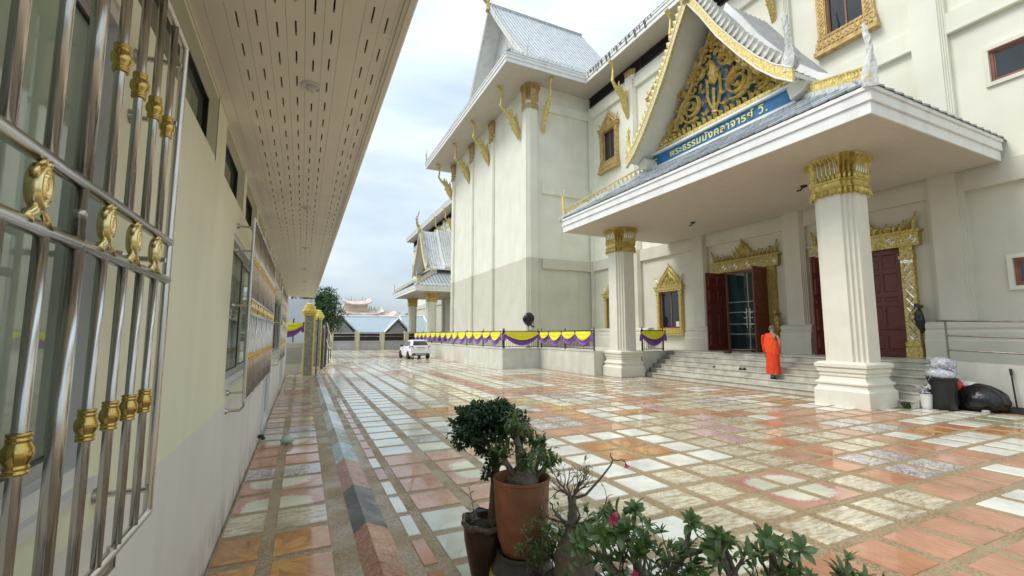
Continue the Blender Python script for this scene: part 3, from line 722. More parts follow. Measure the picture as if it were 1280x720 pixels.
def capital(parent, cx, cy, z0, z1, h, big=True, faces=((1,0),(0,1),(-1,0),(0,-1)), gm='gold_cap'):
    H = z1 - z0; M = MB()
    # bell
    M.loft([ringp(cx, cy, h + .01, z0 + .02*H), ringp(cx, cy, h + .03, z0 + .16*H), ringp(cx, cy, h + .075, z0 + .18*H), ringp(cx, cy, h + .075, z0 + .22*H), ringp(cx, cy, h + .05, z0 + .24*H),
            ringp(cx, cy, h + .05, z0 + .33*H), ringp(cx, cy, h + .085, z0 + .35*H), ringp(cx, cy, h + .085, z0 + .39*H), ringp(cx, cy, h + .02, z0 + .42*H), ringp(cx, cy, h + .03, z0 + .7*H), ringp(cx, cy, h + .12, z0 + .93*H), ringp(cx, cy, h + .15, z1 - .004)])
    cap_ = M.build('capital', gm, parent)
    M = MB(); M2 = MB()
    for fx, fy in faces:
        sx_, sy_ = -fy, fx
        def P(u, d, z): return (cx + fx * (h + d) + sx_ * u, cy + fy * (h + d) + sy_ * u, z)
        out = (fx, fy, 0); flat = h - .26
        n_ = 6; us = [(-flat + 2 * flat * k / (n_ - 1)) for k in range(n_)]; us2 = us
        for u in us2:
            o_ = -.0 if abs(u) <= flat + .01 else -.07
            leaf3(M, P(u, .02 + o_, z0 + .44*H), out, (0,0,1), None, .50*H, .040 if abs(u) <= flat + .01 else .030, .16, .05, 6)
        for u in [(a + b_) / 2 for a, b_ in zip(us, us[1:])]:
            M2.ribbon([P(u, .050, z0 + .5*H), P(u, .065, z0 + .68*H), P(u, .11, z0 + .84*H)], [.012, .017, .012], out, .012)
        for k, u in enumerate(us2):
            o_ = 0 if abs(u) <= flat + .01 else -.06
            leaf3(M, P(u + .0, .065 + o_, z0 + .40*H), out, (0,0,1), None, .15*H, .05, .04, .035, 4)       # small upper petals
            leaf3(M, P(u, .035 + o_, z0 + .17*H), out, (0,0,-1), None, (.19 if k % 2 else .15)*H, .075, .045, .05, 4)   # hanging petals
    for qx in (-1, 1):
        for qy in (-1, 1):
            out = (qx * .7071, qy * .7071, 0)
            for i in range(4):
                px_, py_ = cx + qx * (h - .085 * i + .02), cy + qy * (h - .085 * (3 - i) + .02)
                leaf3(M, (px_, py_, z0 + .44*H), out, (0,0,1), None, .50*H, .034, .16, .05, 6)
                leaf3(M, (px_ + out[0]*.04, py_ + out[1]*.04, z0 + .17*H), out, (0,0,-1), None, .17*H, .045, .04, .045, 4)
                leaf3(M, (px_ + out[0]*.05, py_ + out[1]*.05, z0 + .40*H), out, (0,0,1), None, .13*H, .04, .03, .03, 4)
    k_ = len(M.f); M.cur = 1; M.add(M2.v, M2.f)
    M.build('capital_leaves', [gm, 'mirror_inlay'], parent)
    M = MB()
    for zz in (.185, .375): M.loft([ringp(cx, cy, h + .082, z0 + zz*H), ringp(cx, cy, h + .094, z0 + (zz+.008)*H), ringp(cx, cy, h + .082, z0 + (zz+.02)*H)])
    M.build('capital_ring', 'gold_pale', parent)
    return cap_
def pilaster(y, w_, z0, z1, x=WR, d=.30, cap_=True, name='pilaster', mt='temple_paint'):
    M = MB(); s_ = .042; hw = w_ / 2
    prof = [(y - hw - .0, -.02), (y - hw, d - 3*s_), (y - hw + s_, d - 3*s_), (y - hw + s_, d - 2*s_), (y - hw + 2*s_, d - 2*s_), (y - hw + 2*s_, d - s_), (y - hw + 3*s_, d - s_), (y - hw + 3*s_, d)]
    prof = [(x - b_, a) for a, b_ in prof] + [(x - b_, 2 * y - a) for a, b_ in reversed(prof)]
    M.prism(prof, z0, z1, 'z'); p_ = M.build(name, mt, temple)
    return p_
def small_cap(parent, y, x, d, z0, z1, w_):
    H = z1 - z0; M = MB()
    def blk(g_, a, b_): M.box(x - d - g_, x + .02, y - w_/2 - g_, y + w_/2 + g_, z0 + a*H, z0 + b_*H)
    blk(.02, .0, .2); blk(.07, .2, .27); blk(.04, .27, .36); blk(.08, .36, .42); blk(.02, .42, .98)
    n_ = 9
    for k in range(n_):
        u = y - w_/2 + w_ * k / (n_ - 1)
        leaf3(M, (x - d - .02, u, z0 + .42*H), (-1,0,0), (0,0,1), None, .54*H, .05, .14, .05, 4)
        if k % 2 == 0: leaf3(M, (x - d - .03, u, z0 + .2*H), (-1,0,0), (0,0,-1), None, .2*H, .07, .05, .05, 3)
    for sgn in (-1, 1):
        for k in range(3):
            leaf3(M, (x - .03 - d * (k + .5) / 3, y + sgn * (w_/2 + .02), z0 + .42*H), (0,sgn,0), (0,0,1), None, .54*H, .05, .12, .04, 4)
    return M.build('capital', 'gold_dull', parent)
def naga_bracket(parent, x, y, zb, zt, reach, axis='x'):
    """slim S-curved bracket rising from a leafy base on the wall to the soffit"""
    M = MB(); D = (-1, 0) if axis == 'x' else (0, -1)
    def P(d, z, s_=0): return (x + D[0] * d + (s_ if axis == 'y' else 0), y + D[1] * d + (s_ if axis == 'x' else 0), z)
    H = zt - zb; pts = [(.05, .0), (.10, .12), (.30, .30), (.62, .46), (.84, .60), (.80, .74), (.78, .86), (.90, .97), (.98, 1.0)]
    M.tube([P(a * reach, zb + b_ * H) for a, b_ in pts], [.03, .13, .16, .14, .11, .085, .08, .12, .14], 8, up=(D[0], D[1], 0), flat=.8)
    nrm = (0, 1, 0) if axis == 'x' else (1, 0, 0)
    M.ribbon([P(.02, zb - .10*H), P(.10*reach+.02, zb + .10*H), P(.24*reach, zb + .30*H), P(.30*reach, zb + .45*H)], [.02, .32, .36, .04], nrm, .13, True)
    for a, b_, c, d in ((.16, .26, .12, .52), (.32, .30, .34, .58), (.46, .38, .50, .62), (.10, .10, .36, .12), (.22, .2, .50, .24)):
        M.ribbon([P(a*reach, zb + b_*H), P((a+c)/2*reach, zb + (b_+d)/2*H), P(c*reach, zb + d*H)], [.09, .14, .01], nrm, .07, True)
    M.ribbon([P(.72*reach, zb+.93*H), P(.98*reach, zb + 1.0*H)], [.13, .13], nrm, .11, True)
    return M.build('eave_bracket', 'gold_pale', parent)

# --- walls
upw = [23.75, 18.85, 13.95, 9.05]
uholes = [(y - .62, y + .62, 13.85, 16.0) for y in upw]
pdoors = [(12.85, 15.1), (8.0, 10.25)]
holes = uholes + [(a, b_, 1.17, 4.92) for a, b_ in pdoors] + [(17.98, 19.42, 2.28, 4.35), (22.9, 24.3, 2.28, 4.35), (3.25, 5.35, 9.55, 10.55), (3.6, 5.35, 3.35, 4.15), (-1.2, 1.0, 9.55, 10.55)]
M = MB(); wall_holes(M, 'x', WR, .5, -9.0, 26.1, -.05, 18.62, holes)
M.build('main_wall', 'temple_paint', temple)
M = MB(); M.box(WR, WR + .5, 43.4, 84, -.05, 18.62); M.build('main_wall', 'temple_paint', temple)
# block projecting towards the court
BX, BY0, BY1 = 13.5, 26.12, 43.4
M = MB(); M.box(BX, WR + .3, BY0, BY1, -.05, 18.62); M.build('projecting_wall', 'temple_paint', temple)
M = MB(); M.box(BX + .02, WR + .3, BY0 + .02, BY1 - .02, 18.62, 19.42); M.build('projecting_frieze', 'temple_paint', temple)
# string courses: beams between pilasters
def beam_x(z0, z1, y0, y1, d=.16, x=WR):
    M = MB(); M.box(x - d, x + .02, y0, y1, z0, z1); M.box(x - d - .012, x - d + .001, y0, y1, z0 + .02, z0 + .09); return M.build('string_course', 'temple_paint', temple)
def beam_y(z0, z1, x0, x1, y=BY0, d=.14):
    M = MB(); M.box(x0, x1, y - d, y + .02, z0, z1); M.box(x0, x1, y - d - .012, y - d + .001, z0 + .02, z0 + .09); return M.build('string_course', 'temple_paint', temple)
PC = [6.65, 11.55, 16.45, 21.35]
for z0, z1 in ((6.38, 7.08), (11.6, 12.3), (17.6, 18.25)):
    beam_x(z0, z1, 21.811, 25.72); beam_y(z0, z1, 14.5, 18.43)
    for a, b_ in ((16.911, 20.889), (12.011, 15.989), (7.111, 11.089), (2.061, 6.189), (-3, 1.139)): beam_x(z0, z1, a, b_)
for y in PC + [1.6]:
    pilaster(y, .92, 1.1, 18.5)
pilaster(25.9, .35, 1.1, 18.5, d=.2)
for y in (48.3, 53.2, 58, 63, 67.8, 72.7): pilaster(y, .92, 1.1, 18.5)
for z0, z1 in ((6.38, 7.08), (11.6, 12.3), (17.6, 18.25)): beam_x(z0, z1, 43.5, 84, d=.12)
for y in PC + [48.3, 53.2, 58, 63]:
    p_ = pilaster(y, .78, 18.5, 18.6, d=.2, name='pilaster_neck'); small_cap(p_, y, WR, .2, 17.55, 18.95, .62)
    naga_bracket(temple, WR - .26, y + .1, 16.0, 19.3, 1.45)
# base mouldings of the porch wall
for a, b_ in ((-9, 7.35), (10.9, 12.15), (15.8, 17.3), (20.1, 25.9)):
    M = MB(); M.prism([(18.62, 1.0), (18.08, 1.0), (18.08, 1.75), (18.12, 1.80), (18.12, 2.02), (18.2, 2.1), (18.16, 2.16), (18.16, 2.26), (18.26, 2.34), (18.62, 2.345)], a, b_, 'y'); M.build('base_moulding', 'temple_paint', temple)
# block pilasters, caps and brackets
def corner_pil(x0, x1, y0, y1):
    M = MB(); s_ = .07
    cx, cy = (x0 + x1)/2, (y0 + y1)/2; hx = (x1 - x0)/2
    M.loft([[(cx + (px) * 1.0, cy + py, z) for px, py in notch(hx, s_)] for z in (1.0, 18.3)]); return M.build('corner_pilaster', 'temple_paint', temple)
p_ = corner_pil(13.34, 14.34, 25.96, 26.96)
M = MB(); capital(p_, 13.84, 26.46, 17.55, 19.38, .46, gm='gold_dull')
for y in (32.4, 37.2, 42.7):
    M = MB(); M.box(BX - .13, BX + .02, y - .38, y + .38, 1.0, 18.3); M.box(BX - .17, BX - .12, y - .28, y + .28, 1.0, 18.297); p_ = M.build('pilaster', 'temple_paint', temple)
    small_cap(p_, y, BX, .17, 17.6, 19.3, .62)
for y in (27.35, 32.95, 37.75, 43.25): naga_bracket(temple, BX - .1, y, 16.1, 19.3, 1.7)
naga_bracket(temple, 14.6, 25.98, 16.3, 19.36, 1.3, 'y')
# dark louvre band under the main eave
for a, b_ in ((-9, 26.0), (43.5, 84)):
    M = MB(); M.box(WR + .02, WR + .3, a, b_, 18.6, 19.42); M.build('louvre_back', 'slot_dark', temple)
    M = MB()
    for k in range(4): M.prism([(WR - .06, 18.66 + k*.19), (WR + .08, 18.78 + k*.19), (WR + .08, 18.80 + k*.19), (WR - .06, 18.68 + k*.19)], a, b_, 'y')
    for z in (18.6, 19.3): M.box(WR - .07, WR + .1, a, b_, z, z + .06)
    k = a
    while k < b_: M.box(WR - .09, WR + .1, k, k + .07, 18.66, 19.3); k += 2.45
    M.build('louvre', 'louvre_dark', temple)
# soffits and fascias at z 19.4
ZE = 19.4; EX, EMX, EY0, EY1 = 11.05, 17.15, 24.4, 45.1
M = MB()
M.box(EMX + .02, WR + .6, -9, EY0 + .02, ZE + .005, ZE + .10); M.box(EX + .02, WR + .6, EY0 + .021, EY1 - .021, ZE + .005, ZE + .10); M.box(EMX + .02, WR + .6, EY1 - .02, 84, ZE + .005, ZE + .10)
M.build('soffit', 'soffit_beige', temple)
def fascia(path_, z, name='fascia', parent=None, mt='eave_white', h=(.24, .46, .60), o=(.0, .05, .09)):
    """mitred three-step fascia following a horizontal polyline; outward side is on the right of travel"""
    pts = [Vector((p[0], p[1])) for p in path_]; nrm = []
    for i in range(len(pts)):
        d0 = (pts[i] - pts[i-1]).normalized() if i else None; d1 = (pts[i+1] - pts[i]).normalized() if i < len(pts)-1 else None
        n0 = Vector((d0.y, -d0.x)) if d0 else None; n1 = Vector((d1.y, -d1.x)) if d1 else None
        if n0 is None: v = n1
        elif n1 is None: v = n0
        else: v = (n0 + n1); v = v / (v.length_squared) * 2
        nrm.append(v)
    prof = [(-.04, 0), (o[0], 0), (o[0], h[0]), (o[0]-.012, h[0]+.006), (o[0]-.012, h[0]+.022), (o[1], h[0]+.028), (o[1], h[1]), (o[1]-.012, h[1]+.006), (o[1]-.012, h[1]+.02), (o[2], h[1]+.026), (o[2], h[2]), (-.04, h[2])]
    M = MB(); M.loft([[(p.x + v.x*a, p.y + v.y*a, z + b_) for a, b_ in prof] for p, v in zip(pts, nrm)])
    f = M.build(name, mt, parent); return f, pts, nrm
def eave_tiles(f, pts, nrm, z, outo=.10, pitch=.34, r=.07, mt='roof_silver', skip=None):
    M = MB()
    for a, b_ in zip(pts, pts[1:]):
        d = (b_ - a); L_ = d.length; d.normalize(); n_ = Vector((d.y, -d.x)); k = pitch / 2
        while k < L_ - .05:
            p = a + d * k
            q = [(p.x - d.x*pitch*.47 + n_.x*outo, p.y - d.y*pitch*.47 + n_.y*outo), (p.x + d.x*pitch*.47 + n_.x*outo, p.y + d.y*pitch*.47 + n_.y*outo)]
            i0 = -.35
            q2 = [(p.x + d.x*pitch*.47 + n_.x*i0, p.y + d.y*pitch*.47 + n_.y*i0), (p.x - d.x*pitch*.47 + n_.x*i0, p.y - d.y*pitch*.47 + n_.y*i0)]
            zz = z; up = .3
            M.add([(q[0][0], q[0][1], zz), (q[1][0], q[1][1], zz + .05), (q2[0][0], q2[0][1], zz + up + .05), (q2[1][0], q2[1][1], zz + up),
                   (q[0][0], q[0][1], zz - .04), (q[1][0], q[1][1], zz + .0), (q2[0][0], q2[0][1], zz + up - .03), (q2[1][0], q2[1][1], zz + up - .04)], [(0,1,2,3),(7,6,5,4),(0,4,5,1),(1,5,6,2),(2,6,7,3),(3,7,4,0)])
            k += pitch
    return M.build('eave_tiles', mt, f)
f1, p1, v1 = fascia([(EMX, -9), (EMX, EY0), (EX, EY0), (EX, EY1), (EMX, EY1), (EMX, 84)][::-1], ZE, parent=temple)
eave_tiles(f1, p1, v1, ZE + .62)
# stained drip marks on the fascia near the inner corner: dark weathered strips
M = MB(); rr = random.Random(4)
y = 17.8
while y < 24.1:
    w_ = rr.uniform(.05, .22); h_ = rr.uniform(.12, .55); zt = ZE + .60
    for z0, z1, o_ in ((ZE + .465, ZE + .597, .093), (ZE + .25, ZE + .455, .053), (ZE + .02, ZE + .235, .003)):
        if zt - h_ < z1: M.box(EMX - o_ - .0035, EMX - o_ - .001, y, y + w_ * (1 if z1 > ZE + .5 else .8), max(z0, zt - h_), z1)
    y += w_ + rr.uniform(.03, .35)
M.build('mould_streaks', 'jar_dark', f1)['kind'] = 'stuff'
# main roof slope behind the eave
M = MB(); M.add([(EMX - .05, -9, ZE + .62), (EMX - .05, 84, ZE + .62), (24, 84, ZE + 4.6), (24, -9, ZE + 4.6)], [(0,3,2,1)]); M.build('main_roof', 'roof_white', temple)
# skirt roof round the block
M = MB(); sk = [(EX - .05, EY0 - .05), (EX - .05, EY1 + .05)]
zi = ZE + 1.85; ix, iy0, iy1 = 13.0, 26.4, 43.1
M.add([(EX - .05, EY0 - .05, ZE + .62), (EX - .05, EY1 + .05, ZE + .62), (ix, iy1, zi), (ix, iy0, zi), (24, EY0 - .05, ZE + .62), (24, iy0, zi), (24, EY1 + .05, ZE + .62), (24, iy1, zi)], [(0,3,2,1), (0,4,5,3), (1,2,7,6), (3,5,7,2)])
M.build('skirt_roof', 'roof_white', temple)
def horn(M, base, height, lean, nrm, w_=.10, fins=4):
    """slender upswept finial with flame barbs; lean = horizontal vector of the sweep"""
    b_ = Vector(base); lv = Vector(lean); n = 12; pts = []; ws = []
    for i in range(n + 1):
        t_ = i / n; s_ = math.sin(t_ * math.pi * 1.35) * .22 + t_ * .25
        pts.append(b_ + Vector((0, 0, height * t_)) + lv * (s_ * height)); ws.append(w_ * (1.0 - .8 * t_) * (1 + .35 * math.sin(t_ * 9)))
    M.ribbon(pts, ws, nrm, [w_ * .5 * (1 - .7 * i / n) for i in range(n + 1)], True)
    for k in range(fins):
        i = 1 + k * 2; p = pts[i]
        for s_ in (-1, 1):
            q = p + lv * (s_ * w_ * 2.0) + Vector((0, 0, height * .13))
            M.ribbon([p, p.lerp(q, .6) + lv * (s_ * w_ * .3), q + Vector((0, 0, height * .04))], [w_*.55*(1-.12*k), w_*.4*(1-.12*k), .008], nrm, w_ * .3, True)
# upper gable roof of the block
def gable_roof(parent, yc, x0, x1, prof, thick=.16, under='wall_white', top='roof_white', rows=None, ribp=.32, wallx=None):
    """prof: list of (offset from ridge, z). builds slab, tile joints"""
    for s_ in (-1, 1):
        M = MB(); n = len(prof); M.cur = 0
        up = [(yc + s_ * a, z) for a, z in prof]; lo = [(yc + s_ * a, z - thick) for a, z in prof]
        for i in range(n - 1):
            a, b_ = up[i], up[i + 1]; M.cur = 0; M.add([(x0, *a), (x1, *a), (x1, *b_), (x0, *b_)], [(0,1,2,3)])
            a, b_ = lo[i], lo[i + 1]; M.cur = 1; M.add([(x0, *a), (x1, *a), (x1, *b_), (x0, *b_)], [(3,2,1,0)])
        M.cur = 1; M.add([(x0, *up[-1]), (x1, *up[-1]), (x1, *lo[-1]), (x0, *lo[-1])], [(0,1,2,3)])
        r_ = M.build('roof_slope', [top, under], parent)
        M = MB(); x = x0 + .15
        while x < x1:                                            # courses running down the slope
            pts = [(x, yc + s_ * a, z + .015) for a, z in prof]
            M.ribbon(pts, .022, (0, s_ * .7, .7), .035); x += ribp
        M.build('tile_joints', 'joint_grey', r_)['kind'] = 'stuff'
GP = [(0, 31.7), (1.2, 30.0), (2.8, 27.9), (4.6, 25.6), (6.4, 23.4), (8.2, 21.5), (9.1, 20.9)]
blk = temple
gable_roof(temple, 34.75, 14.1, 24.0, GP, ribp=.36)
M = MB(); M.ribbon([(14.0, 34.75, 31.8), (24, 34.75, 31.8)], .18, (0, 0, 1), .16, True); M.build('ridge_cap', 'roof_white', temple)
M = MB(); M.prism([(34.75 + a * .97, z - .2) for a, z in GP] + [(34.75 - a * .97, z - .2) for a, z in reversed(GP[1:])], 15.6, 15.8, 'x'); M.build('gable_wall', 'wall_white', temple)
def barge(parent, yc, x, prof, w_, t_=.10, mt='gold_pale'):
    for s_ in (-1, 1):
        M = MB(); n = len(prof)
        M.loft([[(x - t_, yc + s_ * a, z + .12), (x, yc + s_ * a, z + .12), (x, yc + s_ * a, z - w_), (x - t_, yc + s_ * a, z - w_)] for a, z in prof]); b_ = M.build('bargeboard', mt, parent)
        M = MB()
        for dz, r in ((.10, .022), (-w_ + .04, .026)): M.tube([(x - t_ - .01, yc + s_ * a, z + dz) for a, z in prof], r, 6)
        M.build('bargeboard_edge', 'eave_white', b_)
barge(temple, 34.75, 14.1, GP, .45, mt='mould_white')
def fins(parent, yc, x, prof, pitch, hgt, mt, side=(-1, 1), name='roof_fin', w_=.07, loopm=False):
    for s_ in side:
        pts = [Vector((x, yc + s_ * a, z)) for a, z in prof]; seg = [(b_ - a).length for a, b_ in zip(pts, pts[1:])]; tot = sum(seg); k = pitch
        while k < tot - .1:
            d = k; i = 0
            while d > seg[i]: d -= seg[i]; i += 1
            t_ = (pts[i+1] - pts[i]).normalized(); p = pts[i] + t_ * d; nn_ = Vector((0, -t_.z * s_, abs(t_.y))) if True else None
            nrmv = Vector((0, s_ * abs(t_.z), abs(t_.y)))
            M = MB()
            if loopm:                                   # rounded loop-shaped end tile with raised rim
                c = p + nrmv * (hgt * .42); q = []
                for j in range(11):
                    a_ = R(-60 + 300 * j / 10) ; q.append(c + t_ * (math.cos(a_) * w_ * 1.3) + nrmv * (math.sin(a_) * hgt * .55))
                M.loft([[v + Vector((-.05, 0, 0)) for v in q], [v + Vector((.22, 0, 0)) for v in q]])
                M.tube([v + Vector((-.06, 0, 0)) for v in q] , .014, 5)
            else:
                M.ribbon([p - nrmv*.02, p + nrmv * (hgt * .5) + t_ * (hgt * .10), p + nrmv * hgt - t_ * (hgt * .25)], [w_, w_ * .9, .008], (-1, 0, 0), .03, True)
            M.build(name, mt, parent); k += pitch
fins(temple, 34.75, 14.05, GP, .62, .42, 'mould_white', side=(-1,), name='roof_fin', w_=.13)
M = MB(); horn(M, (14.0, 34.75, 31.7), 2.6, (-1, 0, 0), (0, 1, 0), .2, 3); M.tube([(14.0, 34.75, 31.1), (13.9, 34.75, 31.9)], [.32, .16], 10); M.build('ridge_finial', 'gold_dull', temple)
for x, y, h in ((13.6, 26.1, 2.3), (12.6, 26.6, 2.0), (11.2, 24.5, .9), (11.2, 45, 1.4), (17.3, 26.1, 1.0)):
    M = MB(); horn(M, (x, y, ZE + (1.3 if x > 12 else .7)), h, (-.4, -.4, 0), (.7, -.7, 0), .12, 3); M.build('hip_finial', 'mould_white', temple)
M = MB()                                                 # moulded crest along the skirt roof
for k in range(22):
    x = 13.2 + k * .34; M.ribbon([(x, 26.3, zi - .05), (x, 26.3, zi + .5)], [.10, .13], (0, -1, 0), .06, True)
M.box(13.1, 20.6, 26.22, 26.4, zi - .1, zi + .08)
for k in range(8):
    y = 26.8 + k * .34
M.build('roof_crest', 'mould_white', temple)
M = MB()
for k in range(9): 
    t_ = k / 8; p = Vector((11.3, 24.7, ZE + .85)).lerp(Vector((12.9, 26.2, zi)), t_); M.ribbon([p, p + Vector((-.03, -.03, .36))], [.09, .06], (.7, -.7, 0), .05, True)
M.build('hip_crest', 'mould_white', temple)

# --- gilded windows
def gilded_window(yc, zb, w_, h, gm, tier=1, crest_h=1.0, sill_h=.5, mw=.3, glass='glass_dark', plain=False):
    x = WR; a, b_ = yc - w_/2, yc + w_/2; top = zb + h
    M = MB(); rect_frame(M, x + .02, x + .12, a + .002, b_ - .002, zb + .002, top - .002, .06)
    f = M.build('window', 'frame_brown', temple)
    M = MB(); M.box(x + .06, x + .07, a + .055, b_ - .055, zb + .055, top - .055); M.build('pane', glass, f)
    M = MB(); M.box(x + .03, x + .10, yc - .03, yc + .03, zb + .06, top - .06); M.build('mullion', 'frame_brown', f)
    M = MB(); d = .14
    # jambs, lintel and stepped sill of the gilt surround
    for s_ in (-1, 1):
        u0, u1 = (a - mw, a - .003) if s_ < 0 else (b_ + .003, b_ + mw)
        M.box(x - d, x - .002, u0, u1, zb, top); M.box(x - d - .03, x - d + .001, u0 + .04, u1 - .04, zb + .02, top - .02)
        M.box(x - d - .05, x - .003, u0 - .03, u1 + (.03 if s_ > 0 else 0), top - .18, top - .1)
    M.box(x - d - .04, x - .004, a - mw - .04, b_ + mw + .04, top + .002, top + .10); M.box(x - d - .08, x - .004, a - mw - .07, b_ + mw + .07, top + .10, top + .26); M.box(x - d - .12, x - .005, a - mw - .12, b_ + mw + .12, top + .26, top + .32)
    st = sill_h / 4
    for k in range(4): M.box(x - d - .03 - .045 * (k % 2 + k * .6), x - .003 - .001*k, a - mw - .03 - .03 * k, b_ + mw + .03 + .03 * k, zb - st * (k + 1) + .002, zb - st * k - .002)
    s0 = M.build('gilt_surround', gm, temple)
    M = MB(); zc = top + .32; W = w_ + 2 * mw
    n_ = max(5, int((W + .1) / .16))
    for k in range(n_):
        u = yc - W/2 + W * (k + .5) / n_
        diamond(M, u, top + .18, W/n_*.3, .05, x, d + .082, .012, .012)
        for q in range(3): leaf3(M, (x - d - .06 - .03*q, u, zb - st * (q + .1)), (-1,0,0), (0,0,-1), None, st * .75, W/n_*.42, .02, .03, 3)
    nz = int(h / .17)
    for s_ in (-1, 1):
        uc = (a - mw/2) if s_ < 0 else (b_ + mw/2)
        for k in range(nz): diamond(M, uc, zb + h * (k + .5) / nz - .02, mw * .26, h / nz * .46, x, d + .032, .014, .014)
    M.build('gilt_inlay', 'gold_pale' if gm == 'gold' else gm, s0)
    # crest: ogee plate with flames
    M = MB(); og = ogee(W * .92, crest_h); M.prism([(yc + u, zc + z) for u, z in og], x - .10, x - .004, 'x')
    for k in (0, 1): 
        sc = 1 - .26 * k
        pp = [(x - .10 - .03*k, yc + u * sc, zc + z * sc) for u, z in og]
        M.ribbon(pp, .05, (-1, 0, 0), .05)
    for u, z in og[1:-1:2]: 
        s_ = -1 if u < 0 else 1
        flame(M, (yc + u * .97, zc + z * .97), (yc + u * 1.08 + s_ * .04, zc + z + .2), .05, x, .08, .03, .08 * s_)
    flame(M, (yc, zc + crest_h * .85), (yc, zc + crest_h + .25), .08, x, .08, .04)
    for s_ in (-1, 1):
        flame(M, (yc + s_ * W * .47, zc), (yc + s_ * W * .52, zc + crest_h * .55), .09, x, .10, .05, .12 * s_)
        spiral(M, yc + s_ * W * .17, zc + crest_h * .22, W * .12, 1.4, x, .11, .035, .05, s_, R(90)); 
    flame(M, (yc, zc + .03), (yc, zc + crest_h * .55), .10, x, .11, .06)
    if gm == 'gold': 
        M.cur = 1
        for k in range(-1, 2): diamond(M, yc + k * .2, zc + .12, .05, .06, x, .13, .014, .02)
        pp = [(x - .16, yc + u * .84, zc + z * .84) for u, z in og]; M.ribbon(pp, .016, (-1, 0, 0), .02)
    M.build('gilt_crest', [gm, 'mirror_inlay'], s0)
for y in upw: gilded_window(y, 13.85, 1.24, 2.15, 'gold_dull', crest_h=.95, sill_h=.75, mw=.36)
gilded_window(18.7, 2.28, 1.44, 2.07, 'gold', crest_h=1.05, sill_h=.38, mw=.23)
gilded_window(23.6, 2.28, 1.40, 2.07, 'gold', crest_h=1.0, sill_h=.38, mw=.28)
M = MB(); M.box(WR + .05, WR + .058, 17.98 + .2, 17.98 + .42, 2.38, 2.66); M.build('paper_notice', 'wall_white', temple)
# plain brown windows on the right
for (a, b_, c, d) in ((3.25, 5.35, 9.55, 10.55), (3.6, 5.35, 3.35, 4.15), (-1.2, 1.0, 9.55, 10.55)):
    M = MB(); rect_frame(M, WR + .02, WR + .12, a + .002, b_ - .002, c + .002, d - .002, .07); f = M.build('window', 'frame_brown', temple)
    M = MB(); M.box(WR + .07, WR + .08, a + .06, b_ - .06, c + .06, d - .06); M.build('pane', 'glass_dark', f)
    M = MB(); rect_frame(M, WR + .05, WR + .10, a + .075, b_ - .075, c + .075, d - .075, .035); M.build('sash', 'frame_brown', f)
    M = MB(); 
    M.box(WR - .07, WR - .002, a - .12, b_ + .12, c - .12, c - .003); M.box(WR - .07, WR - .002, a - .12, b_ + .12, d + .003, d + .12); M.box(WR - .068, WR - .003, a - .12, a - .004, c - .003, d + .003); M.box(WR - .068, WR - .003, b_ + .004, b_ + .12, c - .003, d + .003)
    M.build('window_trim', 'column_paint', temple)
